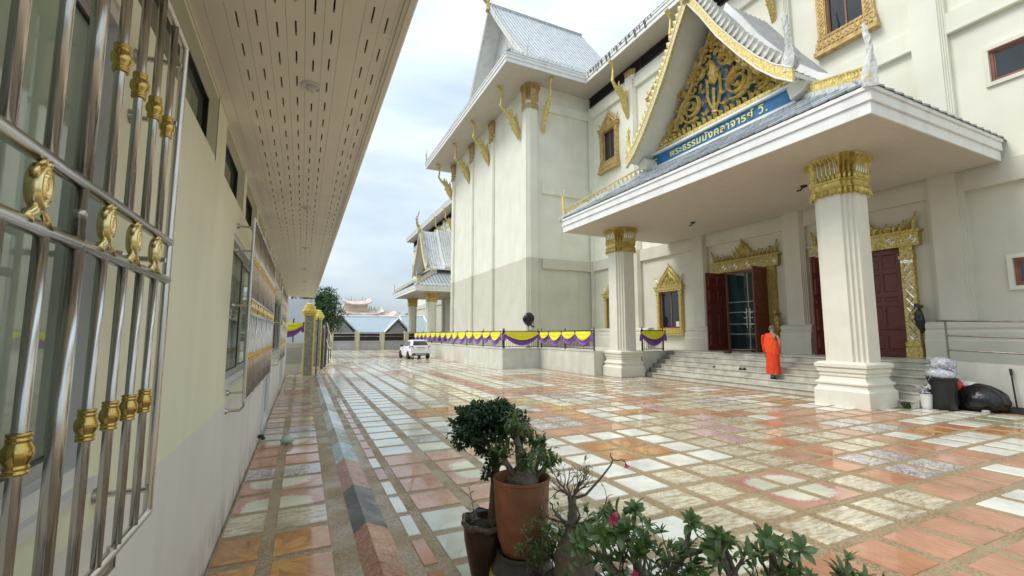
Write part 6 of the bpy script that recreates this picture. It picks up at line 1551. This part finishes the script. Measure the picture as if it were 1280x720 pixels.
blobs = [((1.36, 3.42, 1.24), (.27, .22, .16)), ((1.25, 3.46, 1.19), (.16, .16, .13)), ((1.46, 3.38, 1.31), (.17, .16, .11)), ((1.585, 3.33, 1.24), (.115, .11, .085)), ((1.65, 3.31, 1.22), (.05, .05, .05)), ((1.34, 3.40, 1.05), (.07, .07, .05)), ((1.43, 3.36, .98), (.075, .07, .07)), ((1.36, 3.36, .86), (.045, .04, .05)), ((1.38, 3.37, 1.33), (.20, .17, .07)), ((1.17, 3.48, 1.10), (.05,.05,.06))]
for (c, s_), cnt in zip(blobs, (2900, 1000, 1000, 560, 90, 190, 260, 90, 700, 60)):
    for k in range(cnt):
        v = rv(rr); v.normalize(); rad_ = (rr.random() ** .35) * (1 + .14 * math.sin(v.x * 9 + v.z * 7 + c[0] * 30))
        p = Vector(c) + Vector((v.x * s_[0], v.y * s_[1], v.z * s_[2])) * rad_
        leaf_quadstrip(M, p, v + rv(rr, .9), v + Vector((0, 0, .8)) + rv(rr, .5), rr.uniform(.024, .040), rr.uniform(.016, .025), .2, 3)
o = M.build('foliage', 'leaf_topiary', tp); o['kind'] = 'stuff'
# sprout beside it
M = MB(); rr = random.Random(5); b0 = Vector((1.30, 3.46, .41)); pts = [b0, b0 + Vector((-.005, 0, .12)), b0 + Vector((-.03, .01, .26)), b0 + Vector((-.05, .01, .33))]; M.tube(pts, [.004, .003, .0025, .002], 5); M.build('shoot', 'twig', tp)
LM1 = leaf_mesh('leaf', .055, .020, 'leaf_light')
for z, s_ in ((.33, -1), (.34, 1), (.28, 1), (.27, -1), (.2, 1), (.16, -1), (.08, 1)):
    p = b0 + Vector((-.05 * (z / .33), .01, z)); part_inst(LM1, 'leaf', tp, p, rot_to((s_, rr.uniform(-.4, .4), .5)), (1, 1, 1))
# --- adenium in terracotta pot on an upturned striped jar
jr = thing('striped_jar', 'dark round shouldered jar with a mustard yellow band standing under the terracotta pot', 'jar', (1.54, 3.1, 0), 'potted plants in the foreground')
M = MB(); M.lathe([(.13, 0), (.20, .06), (.245, .15), (.245, .20), (.225, .26), (.195, .32), (.185, .35), (.192, .365), (.18, .375), (.165, .36), (.165, .33)], (1.54, 3.1, 0), 32); M.build('jar_body', 'jar_dark', jr, smooth=True)
M = MB(); M.lathe([(.2475, .185), (.244, .212), (.238, .235), (.2325, .25)], (1.54, 3.1, 0), 32, cap=False); M.build('yellow_band', 'jar_stripe', jr, smooth=True)
ad = thing('potted_adenium', 'leafy swollen-trunked adenium in a tall terracotta pot stacked on a striped jar', 'potted plant', (1.535, 3.09, .34), 'potted plants in the foreground')
M = MB(); M.lathe([(.12, .35), (.145, .38), (.175, .47), (.193, .60), (.202, .75), (.205, .83), (.208, .872), (.214, .878), (.214, .893), (.204, .897), (.196, .885), (.19, .84), (.18, .80)], (1.53, 3.09, 0), 36); M.build('pot', 'terracotta', ad, smooth='auto')
pot_soil(ad, (1.53, 3.09), .187, .815)
M = MB(); rr = random.Random(21); c0 = Vector((1.54, 3.08, .82)); n = 18; rings = []
for z, r_ in ((0, .10), (.03, .125), (.07, .12), (.11, .085), (.15, .055), (.19, .04)):
    rings.append([(c0.x + r_ * (1 + .14 * math.sin(3*a + z*14)) * math.cos(a), c0.y + r_ * (1 + .14 * math.sin(3*a + z*14)) * math.sin(a), c0.z + z) for a in [2*math.pi*k/n for k in range(n)]])
M.loft(rings)
tips = []
for (dx, dy, dz), L_, r_, off in (((-.75, .1, 1), .17, .028, (-.06, 0, .08)), ((-.15, 0, 1), .24, .040, (-.02, 0, .14)), ((.35, 0, 1), .20, .03, (.03, 0, .1)), ((.7, -.1, 1), .17, .026, (.07, 0, .06)), ((.2, .5, 1), .2, .026, (.02, .04, .1)), ((-.3, -.5, 1), .16, .022, (-.03, -.05, .06)), ((.6, -.5, .9), .15, .02, (.06, -.04, .05))):
    branch(M, rr, c0 + Vector(off), (dx, dy, dz), L_, r_, 1, tips, .85, .15, 3, .6, (3, 4), .15)
M.build('caudex', 'bark_pale', ad, smooth=True)
M = MB()
for (p, d) in tips:
    for k in range(30):
        v = (d * .35 + rv(rr, 1.0)); leaf_quadstrip(M, p - d * rr.random() * .08 + rv(rr, .035), v, Vector((0, 0, 1)) + rv(rr, .3), rr.uniform(.045, .075), rr.uniform(.016, .026), rr.uniform(.1, .5), 4)
o = M.build('foliage', 'leaf_adenium', ad); o['kind'] = 'stuff'
# weeds growing against the terracotta pot
wd = thing('small_weeds', 'pale green weedy shoots sprawling down the front of the terracotta pot', 'plant', (1.56, 2.86, .3), 'potted plants in the foreground')
M = MB(); M2 = MB(); rr = random.Random(31)
for k in range(46):
    b0 = Vector((1.52 + rr.uniform(-.08, .20), 2.85 + rr.uniform(-.07, .03), .36 + rr.uniform(-.02, .05))); d = Vector((rr.uniform(-.5, .7), rr.uniform(-.3, .1), 1)).normalized(); L_ = rr.uniform(.12, .46); pts = [b0]
    for i in range(5): d = (d + rv(rr, .25)).normalized(); pts.append(pts[-1] + d * L_ / 5)
    M.tube(pts, [.003, .0025, .002, .002, .0015, .001], 4)
    for i in range(1, 6):
        for q in range(3): leaf_quadstrip(M2, pts[i], rv(rr) + Vector((0, 0, .4)), Vector((0, 0, 1)) + rv(rr, .4), rr.uniform(.025, .05), rr.uniform(.010, .018), .2, 4)
M.build('stems', 'twig', wd); o = M2.build('foliage', 'leaf_light', wd); o['kind'] = 'stuff'
# --- bare contorted adenium
ba = thing('bare_adenium', 'nearly leafless adenium with a fat grey trunk and contorted bare twigs', 'potted plant', (1.68, 2.62, 0), 'potted plants in the foreground')
M = MB(); M.lathe([(.12, 0), (.16, .15), (.185, .30), (.20, .33), (.20, .355), (.18, .36), (.17, .33), (.16, .30)], (1.68, 2.62, 0), 28); M.build('pot', 'jar_dark', ba, smooth=True); pot_soil(ba, (1.68, 2.62), .168, .32)
M = MB(); rr = random.Random(44); rings = []
for z, r_, dx in ((.32, .11, 0), (.42, .125, 0), (.52, .115, -.005), (.60, .085, -.01), (.66, .055, -.01), (.72, .038, -.01), (.78, .030, -.01), (.84, .028, -.01), (.88, .030, -.012)):
    rings.append([(1.67 + dx + r_ * (1 + .10 * math.sin(4*a + z*9)) * math.cos(a), 2.60 + r_ * (1 + .10 * math.sin(4*a + z*9)) * math.sin(a), z) for a in [2*math.pi*k/16 for k in range(16)]])
M.loft(rings); M.build('caudex', 'bark_pale', ba, smooth=True)
M = MB(); hub = Vector((1.655, 2.60, .87)); tips = []
for k in range(9):
    a = k * .7 + .2; branch(M, rr, hub + Vector((0, 0, -.01)), (math.cos(a), math.sin(a) * .8, .6 + .8 * (k % 2)), .10, .0105, 3, tips, .8, .35, 3, .74, (1, 3), .55)
for a, L_ in ((2.6, .2), (3.4, .24), (4.4, .22), (5.4, .2)): branch(M, rr, Vector((1.655, 2.60, .70)), (math.cos(a), math.sin(a) * .7, .25), L_, .012, 2, tips, .7, .2, 5, .6, (1, 2), .3)
fl_pts = [hub, hub + Vector((.10, -.02, .02)), hub + Vector((.20, -.05, .12)), hub + Vector((.27, -.07, .20)), hub + Vector((.285, -.075, .235))]; M.tube(fl_pts, [.012, .010, .008, .006, .005], 6)
e = fl_pts[-1]; M.tube([e, e + Vector((-.02, 0, .03)), e + Vector((-.015, 0, .045))], .004, 5); M.tube([e, e + Vector((.03, -.01, -.005)), e + Vector((.06, -.02, .0)), e + Vector((.075, -.025, -.015))], .0045, 5)
M.build('twigs', 'twig', ba, smooth=True)
LMa = leaf_mesh('leaf', .06, .022, 'leaf_adenium')
for (p, d) in tips[::9]:
    for k in range(2): part_inst(LMa, 'leaf', ba, p, rot_to(d + rv(rr, .9)), (rr.uniform(.6, 1),) * 3)
for k in range(60):
    a = rr.random() * 6.28; part_inst(LMa, 'leaf', ba, (1.66 + math.cos(a) * .11, 2.58 + math.sin(a) * .09, rr.uniform(.58, .80)), rot_to((math.cos(a), math.sin(a), .6)), (rr.uniform(.8, 1.2),) * 3)
def flower(p, d, parent, s_=1.0, wilt=False):
    M = MB(); d = Vector(d).normalized(); x = d.orthogonal().normalized(); y = d.cross(x); p = Vector(p)
    for k in range(5):
        a = 2*math.pi*k/5; o_ = (x * math.cos(a) + y * math.sin(a)); leaf_quadstrip(M, p + d * .012, o_ + d * (.35 if not wilt else 1.5), d - o_*.3, .032 * s_, .026 * s_, -.1 if not wilt else .3, 4, .15)
    M.tube([p - d * .02, p, p + d * .014], [.003, .004, .007], 6); return M.build('flower', 'petal_pink', parent, smooth=True)
flower(e + Vector((.08, -.03, -.02)), (.3, -.2, -1), ba, 1.0, True)
# --- leafy adeniums
LMb = leaf_mesh('leaf', .095, .042, 'leaf_adenium', .30); LMc = leaf_mesh('leaf', .085, .036, 'leaf_light', .15)
def rosette(p, d, parent, r_, n_, me, sc=1.0):
    d = Vector(d).normalized(); x = d.orthogonal().normalized(); y = d.cross(x)
    for k in range(n_):
        a = k * 2.4 + r_.random() * .4; t_ = k / n_; o_ = x * math.cos(a) + y * math.sin(a)
        part_inst(me, 'leaf', parent, Vector(p) - d * (.035 * (1 - t_)), rot_to(o_ * (1.15 - .7 * t_) + d * (.35 + .6 * t_) + rv(r_, .15), d), (sc * r_.uniform(.75, 1.1),) * 3)
fa = thing('flowering_adenium', 'leafy adenium with thick forked stems and pink flowers beside the bare one', 'potted plant', (1.86, 2.1, 0), 'potted plants in the foreground')
M = MB(); M.lathe([(.13, 0), (.17, .14), (.19, .28), (.205, .30), (.205, .325), (.18, .33), (.17, .30), (.16, .28)], (1.84, 2.12, 0), 28); M.build('pot', 'terracotta', fa, smooth='auto'); pot_soil(fa, (1.84, 2.12), .17, .29)
M = MB(); rr = random.Random(61); tips = []; c0 = Vector((1.84, 2.12, .28)); rings = []
for z, r_ in ((0, .10), (.08, .12), (.16, .10), (.24, .075), (.30, .05)): rings.append([(c0.x + r_ * math.cos(a) * (1 + .12*math.sin(3*a)), c0.y + r_ * math.sin(a) * (1 + .12*math.sin(3*a)), c0.z + z) for a in [2*math.pi*k/14 for k in range(14)]])
M.loft(rings)
for (dx, dy, dz), L_, r_ in (((-.75, .25, .75), .30, .034), ((-.12, .1, 1), .27, .03), ((.55, -.25, .75), .30, .034), ((.15, .6, .8), .26, .026), ((.9, -.5, .5), .25, .022), ((-.3, -.3, .8), .22, .022)):
    branch(M, rr, c0 + Vector((dx * .06, dy * .06, .17)), (dx, dy, dz), L_, r_, 2, tips, .62, .12, 4, .50, (2, 3), .14)
M.build('stems', 'bark_pale', fa, smooth=True)
for k, (p, d) in enumerate(tips[:33]): rosette(p, d * .8 + rv(rr, .8) + Vector((0, 0, .3)), fa, rr, 9, LMb if k % 4 else LMc, .85)
for p, s_ in (((1.693, 2.22, .865), 1.2), ((1.69, 2.05, .62), 1.2), ((1.80, 1.93, .55), 1.2)): flower(p, (-.4, -1, .5), fa, s_); flower(Vector(p) + Vector((.012, .01, .012)), (.3, -1, .7), fa, s_ * .8)
ga = thing('green_adenium', 'broad leafy adenium spreading at the bottom right of the pot group', 'potted plant', (2.2, 1.62, 0), 'potted plants in the foreground')
M = MB(); M.lathe([(.14, 0), (.18, .14), (.20, .26), (.215, .28), (.215, .305), (.19, .31), (.18, .28), (.17, .26)], (2.18, 1.62, 0), 28); M.build('pot', 'terracotta', ga, smooth='auto'); pot_soil(ga, (2.18, 1.62), .18, .27)
M = MB(); rr = random.Random(78); tips = []; c0 = Vector((2.16, 1.62, .26)); rings = []
for z, r_ in ((0, .10), (.08, .12), (.16, .09), (.22, .06)): rings.append([(c0.x + r_ * math.cos(a) * (1 + .12*math.sin(3*a)), c0.y + r_ * math.sin(a) * (1 + .12*math.sin(3*a)), c0.z + z) for a in [2*math.pi*k/14 for k in range(14)]])
M.loft(rings)
for (dx, dy, dz), L_, r_ in (((-.55, .45, .9), .34, .024), ((-.2, .2, 1), .34, .024), ((.2, -.05, .95), .34, .022), ((.55, -.4, .85), .36, .022), ((.9, -.65, .62), .38, .020), ((-.75, .6, .6), .28, .018), ((.35, .1, .8), .30, .018), ((.1, -.3, .9), .28, .016)):
    branch(M, rr, c0 + Vector((dx * .05, dy * .05, .14)), (dx, dy, dz), L_, r_, 1, tips, .75, .1, 5, .5, (3, 4), .14)
M.build('stems', 'twig', ga, smooth=True)
for k, (p, d) in enumerate(tips[:33]): rosette(p, d * .8 + rv(rr, .8) + Vector((0, 0, .3)), ga, rr, 9, LMb, .85)

def twiggy(parent, centre, sx, sy, sz, nb, seed, mt='leaf_adenium'):
    M = MB(); M2 = MB(); r_ = random.Random(seed)
    for k in range(nb):
        b0 = Vector((centre[0] + r_.uniform(-.5, .5) * sx, centre[1] + r_.uniform(-.5, .5) * sy, centre[2])); d = Vector((r_.uniform(-1, 1), r_.uniform(-.6, .6), r_.uniform(.5, 1.4))).normalized(); pts = [b0]; L_ = sz * r_.uniform(.6, 1.1)
        for i in range(6): d = (d + rv(r_, .35)).normalized(); pts.append(pts[-1] + d * L_ / 6)
        M.tube(pts, [.006, .0055, .005, .0045, .004, .003, .002], 5)
        for i in range(2, 7):
            for q in range(2): leaf_quadstrip(M2, pts[i], rv(r_) + Vector((0, 0, .5)), Vector((0, 0, 1)) + rv(r_, .4), r_.uniform(.035, .07), r_.uniform(.014, .028), .25, 4)
        for q in range(5): leaf_quadstrip(M2, pts[6], rv(r_) * .9 + d, Vector((0, 0, 1)) + rv(r_, .4), r_.uniform(.05, .08), r_.uniform(.02, .03), .25, 4)
    M.build('twigs', 'twig', parent, smooth=True); M2.build('foliage', mt, parent)['kind'] = 'stuff'
twiggy(fa, (1.86, 2.08, .52), .42, .34, .36, 22, 5); twiggy(fa, (1.73, 2.18, .62), .16, .14, .30, 7, 6, 'leaf_light'); twiggy(ga, (2.16, 1.62, .52), .55, .45, .36, 26, 7)
twiggy(ba, (1.72, 2.55, .58), .30, .16, .24, 9, 8, 'leaf_light')
gb = tag(MB().lathe([(.001, 0), (.05, .01), (.075, .05), (.06, .10), (.03, .14), (.001, .15)], (-.16, 9.15, 0), 12, sx=1.6).build('plastic_bag', 'board_green', None, smooth=True), 'small pale green crumpled plastic bag lying on the covered path', 'plastic bag')
ps = tag(MB().tube([(-.645, 9.4, .12), (-.58, 9.4, .12), (-.55, 9.4, .06)], .035, 8).build('drain_spout', 'fixture_black', None), 'small black drain spout low on the left wall', 'drain pipe')
# weed tuft at the foot of the near column
wt = thing('weed_tuft', 'tiny dark weed growing at the foot of the nearer column', 'plant', (14.62, 6.5, 0)); M = MB(); rr = random.Random(9)
for k in range(60): leaf_quadstrip(M, (14.64 + rr.uniform(-.12, .12), 6.45 + rr.uniform(-.06, .06), .0), (rr.uniform(-.6, .6), rr.uniform(-.6, .6), 1), rv(rr), rr.uniform(.08, .24), .03, .2, 3)
M.build('foliage', 'leaf_tree', wt)['kind'] = 'stuff'
# ================================================================ GATE, WALLS AND BACKGROUND
def gate_pillar(x, y, label):
    t_ = thing('gate_pillar', label, 'pillar', (x, y, 0), 'gold capped gate pillars')
    h = .20; M = MB(); M.bbox(x - h, x + h, y - h, y + h, 0, 2.84); M.build('shaft', 'pillar_marble', t_)
    M = MB()
    for a in (-1, 1):
        for b_ in (-1, 1): M.box(x + a*h - .025, x + a*h + .025, y + b_*h - .025, y + b_*h + .025, .001, 2.845)
    M.build('corner_trim', 'yellow_trim', t_)
    M = MB(); M.box(x - .27, x + .27, y - .27, y + .27, 2.85, 2.92); M.lathe([(.24, 2.92), (.33, 2.98), (.36, 3.08), (.33, 3.17), (.25, 3.2), (.27, 3.25), (.25, 3.32), (.16, 3.36), (.19, 3.41), (.13, 3.47), (.02, 3.49)], (x, y, 0), 8); M.build('cap', 'yellow_trim', t_)
gate_pillar(.29, 23.95, 'nearest gold-capped marble gate pillar at the end of the covered path'); gate_pillar(.86, 30.5, 'second gold-capped gate pillar, half hidden behind the nearest one')
gt = thing('folding_gate', 'dark steel folding gate and posts beyond the first gate pillar', 'gate', (.9, 26, 0))
M = MB(); M.tube([(.64, 22.9, 0), (.66, 22.9, 2.7)], .03, 8); M.lathe([(.12, 0), (.03, .04)], (.64, 22.9, 0), 10); M.build('post', 'rail_dark', gt)
for k, (x, y, h) in enumerate(((1.05, 27.6, 2.3), (1.15, 28.6, 2.5), (1.28, 29.4, 2.6), (1.35, 31.0, 2.3))):
    M = MB(); M.box(x - .06, x + .06, y - .06, y + .06, 0, h); M.build('post', 'concrete_trim' if k % 2 else 'rail_dark', gt)
for z in (.25, 1.2, 2.1):
    M = MB(); M.tube([(.66, 22.9, z), (1.05, 27.6, z), (1.28, 29.4, z)], .022, 6); M.build('gate_rail', 'rail_dark', gt)
M = MB()
for k in range(9): a = k / 9; M.tube([(1.0 + .05 * a, 26.2 + 1.6 * a, .1), (1.02 + .05 * a, 26.4 + 1.6 * a, 1.9)], .015, 5)
o = M.build('gate_bars', 'rail_dark', gt); o['kind'] = 'stuff'
hr = thing('step_handrail', 'pale sloping handrail on posts beyond the gate pillars', 'handrail', (1.9, 34, 0))
for x, y, h in ((1.45, 31.5, 2.5), (1.70, 33.5, 2.0), (2.1, 38.5, 1.45)):
    M = MB(); M.tube([(x, y, 0), (x, y, h)], .035, 6); M.build('post', 'rail_dark', hr)
for dz in (0, -1.0):
    M = MB(); M.tube([(1.40, 30.8, 2.65 + dz), (1.70, 33.5, 2.0 + dz), (2.1, 38.5, 1.45 + dz * .6)], .04, 6); M.build('rail', 'wall_white', hr)
# low wall behind the pillar with bunting and pale hoarding
lw = thing('boundary_wall', 'low white and grey wall closing the covered path, topped with bunting', 'wall', (-2, 24.9, 0))
M = MB(); M.box(-8, .05, 24.8, 25.0, 0, 1.45); M.box(-8, .08, 24.76, 25.02, 1.45, 1.55); M.box(-8, .06, 24.77, 24.8, 0, .42); M.build('wall', 'wall_white', lw)
M = MB(); M.box(-7.9, .0, 24.785, 24.799, .5, 1.3); M.build('grey_panel', 'wall_grey', lw)
for k in range(7): M = MB(); M.box(-.45 - k * 1.1, -.39 - k * 1.1, 24.88, 24.94, 1.55, 2.75); M.build('post', 'rail_dark', lw)
bunting((-5.5, 24.86), (.05, 24.86), (0, -1), [1] * 4, 'yellow and purple bunting on the low wall behind the nearest gate pillar', z=2.45)
hb = thing('pale_hoarding', 'large pale blue-white sheet wall behind the bunting at the end of the path', 'hoarding', (-3, 27, 0))
M = MB(); M.box(-9, .55, 27.9, 28.0, 0, 3.95); M.build('sheet', 'board_white', hb)
for k in range(5): M = MB(); M.box(-8.9 + k * 2.3, -8.8 + k * 2.3, 27.85, 27.899, 0, 3.95); M.build('post', 'wall_grey', hb)
# perimeter wall
pw = thing('perimeter_wall', 'long low white perimeter wall with yellow pillars and dark fence panels at the far end', 'wall', (5, 60, 0))
M = MB(); M.box(-14, 40, 60.0, 60.25, 0, 1.0); M.box(-14, 40, 59.93, 60.3, 1.0, 1.12); M.box(-14, 40, 59.95, 60.0, 0, .3); M.build('wall', 'wall_grey', pw)
for k in range(-5, 5):
    x = 6.35 + 3.12 * k; M = MB(); M.box(x - .22, x + .22, 59.85, 60.35, 0, 2.15); M.box(x - .3, x + .3, 59.78, 60.42, 2.15, 2.3); M.build('pillar', 'wall_white', pw)
    M = MB()
    for s_ in (-1, 1): M.box(x + s_ * .2 - .05, x + s_ * .2 + .05, 59.80, 59.86, 0, 2.15)
    M.build('pillar_trim', 'yellow_trim', pw)
    M = MB(); M.box(x + .35, x + 2.75, 60.1, 60.15, 1.14, 2.05); M.build('fence_panel', 'fence_black', pw)
    for z in (2.1, 1.72): M = MB(); M.tube([(x + .3, 60.05, z), (x + 2.85, 60.05, z)], .04, 5); M.build('rail', 'steel', pw)
# blue-grey roofed building beyond
def gabled(parent, x0, x1, y0, y1, ze, zr, mt, wall, axis='x', ov=.5):
    M = MB()
    if axis == 'x':                                            # ridge along x
        ym = (y0 + y1)/2; M.box(x0 + ov, x1 - ov, y0 + ov, y1 - ov, 0, ze); M.build('wall', wall, parent)
        M = MB(); M.loft([[(x0, y0, ze), (x0, ym, zr), (x0, y1, ze), (x0, y1, ze - .15), (x0, ym, zr - .2), (x0, y0, ze - .15)], [(x1, y0, ze), (x1, ym, zr), (x1, y1, ze), (x1, y1, ze - .15), (x1, ym, zr - .2), (x1, y0, ze - .15)]]); r_ = M.build('roof', mt, parent)
        M = MB(); M.tube([(x0, ym, zr + .05), (x1, ym, zr + .05)], .14, 5)
        for x in (x0, x1): M.tube([(x, y0, ze + .03), (x, ym, zr + .05)], .13, 5)
        M.build('roof_trim', 'eave_white', r_)
    else:
        xm = (x0 + x1)/2; M.box(x0 + ov, x1 - ov, y0 + ov, y1, 0, ze); M.prism([(x0 + ov, ze), (x1 - ov, ze), (xm, zr - .3)], y0 + ov, y0 + ov + .1, 'y'); M.build('wall', wall, parent)
        M = MB(); M.loft([[(x0, y, ze), (xm, y, zr), (x1, y, ze), (x1, y, ze - .15), (xm, y, zr - .2), (x0, y, ze - .15)] for y in (y0, y1)]); r_ = M.build('roof', mt, parent)
        M = MB(); M.tube([(x0, y0 - .02, ze + .03), (xm, y0 - .02, zr + .05), (x1, y0 - .02, ze + .03)], .15, 5); M.build('roof_trim', 'eave_white', r_)
bl = thing('blue_roofed_building', 'low building with pale blue-grey roofs and white trimmed gables behind the perimeter wall', 'building', (11, 74, 0))
gabled(bl, 5.0, 15.5, 70, 79, 2.3, 4.8, 'roof_blue', 'wall_white', 'x'); gabled(bl, 2.2, 7.2, 67, 75, 2.2, 4.7, 'roof_blue', 'wall_grey', 'y'); gabled(bl, 11.0, 15.0, 68, 75, 2.2, 4.3, 'roof_blue', 'wall_grey', 'y'); gabled(bl, 14.2, 18.2, 68, 79, 2.2, 4.9, 'roof_blue', 'wall_white', 'x')
oh = thing('orange_house', 'small house with orange walls glimpsed under the round tree', 'house', (2.2, 62.5, 0)); gabled(oh, -1, 4.0, 64, 69, 2.4, 3.6, 'terracotta', 'tower_cream', 'x')
ct = thing('ornate_shrine_tower', 'distant tiered shrine roofs in cream, red and green above the blue roofs', 'shrine', (12, 110, 0))
def tier(x0, x1, z0, z1, y=110, up=.7):
    M = MB(); M.box(x0 + .7, x1 - .7, y, y + 6, z0 - 1.6, z0); M.build('wall', 'tower_cream', ct)
    M = MB(); n = 14; M.loft([[(x0 + (x1-x0) * k / n, yy, z0 + zz + up * abs(2*k/n - 1) ** 3) for k in range(n + 1)] + [(x0 + (x1-x0) * k / n, yy, z0 + zz - .3 + up * abs(2*k/n - 1) ** 3) for k in range(n, -1, -1)] for yy, zz in ((y - 1.2, 0), (y + 2, (z1 - z0)))]); M.build('roof', 'tower_red', ct)
    M = MB(); rr = random.Random(int(z0 * 10))
    for k in range(int((x1 - x0) * 1.6)):
        x = x0 + .3 + k / 1.6; M.tube([(x, y + 1.8, z1 - .1), (x + rr.uniform(-.2, .2), y + 1.8, z1 + rr.uniform(.4, 1.1))], [.2, .06], 5)
    o = M.build('roof_figures', 'tower_green' if rr.random() < .6 else 'tower_red', ct); o['kind'] = 'stuff'
tier(8.0, 14.5, 9.0, 10.0); tier(7.6, 17.2, 6.6, 7.8, 109); tier(15.6, 20.0, 6.1, 7.2, 108); tier(15.4, 21.6, 3.9, 5.0, 106); tier(21.0, 24.5, 4.2, 4.8, 112)
M = MB(); M.prism([(15 + 3.0 * math.cos(math.pi*k/12), 3.5 + 2.6 * math.sin(math.pi*k/12)) for k in range(13)], 104.0, 104.4, 'y'); M.build('round_gable', 'tower_yellow', ct)
M = MB(); M.box(5, 15, 105, 106, 1, 5.0); M.build('wall', 'tower_cream', ct)
# trees
def tree(name, label, x, y, h, w_, seed, mt='leaf_tree', trunk=.16, n=2600, leaf=.22, low=.3, group=None, cat='tree'):
    t_ = thing(name, label, cat, (x, y, 0), group); rr = random.Random(seed); M = MB(); tips = []
    M.tube([(x, y, -.1), (x + .05, y, h * low * .6), (x, y, h * low)], [trunk, trunk * .8, trunk * .7], 8)
    for k in range(5): branch(M, rr, (x, y, h * low), (math.cos(k * 1.3), math.sin(k * 1.3), 1.2), h * .22, trunk * .5, 2, tips, .6, .3)
    M.build('trunk', 'bark', t_, smooth=True)
    M = MB(); cl_ = []
    for k in range(int(12 + w_ * 5)):
        v = rv(rr); v.normalize(); q = rr.random() ** .4
        cl_.append((Vector((x + v.x * w_ * .42 * q, y + v.y * w_ * .42 * q, h * (low + 1) / 2 + v.z * h * (1 - low) * .40 * q)), rr.uniform(.16, .30) * w_))
    per = n // len(cl_)
    for c, r_ in cl_:
        for k in range(per):
            v = rv(rr); v.normalize(); p = c + v * r_ * (rr.random() ** .33) * rr.uniform(.85, 1.1); leaf_quadstrip(M, p, v + rv(rr, .8), v + Vector((0, 0, .7)) + rv(rr, .4), leaf * rr.uniform(.6, 1.1), leaf * .55, .2, 2)
    M.build('crown', mt, t_)['kind'] = 'stuff'; return t_
tree('round_tree', 'dense dark green round tree at the end of the covered path behind the gate pillars', 1.65, 41, 6.6, 3.3, 5, n=7000, leaf=.19, low=.26)
tree('dark_tree', 'dark tree between the columns of the far portico, the left one', 21.5, 96, 6.6, 6, 6, n=1800, leaf=.6, low=.1, group='trees beyond the far portico')
tree('dark_tree', 'dark tree between the columns of the far portico, the right one', 27.5, 92, 8.8, 7, 8, n=2200, leaf=.6, low=.1, group='trees beyond the far portico')
tree('far_tree', 'dark foliage showing just left of the round tree under the soffit', -1.2, 46, 6.3, 4, 12, n=3000, leaf=.25, low=.3)
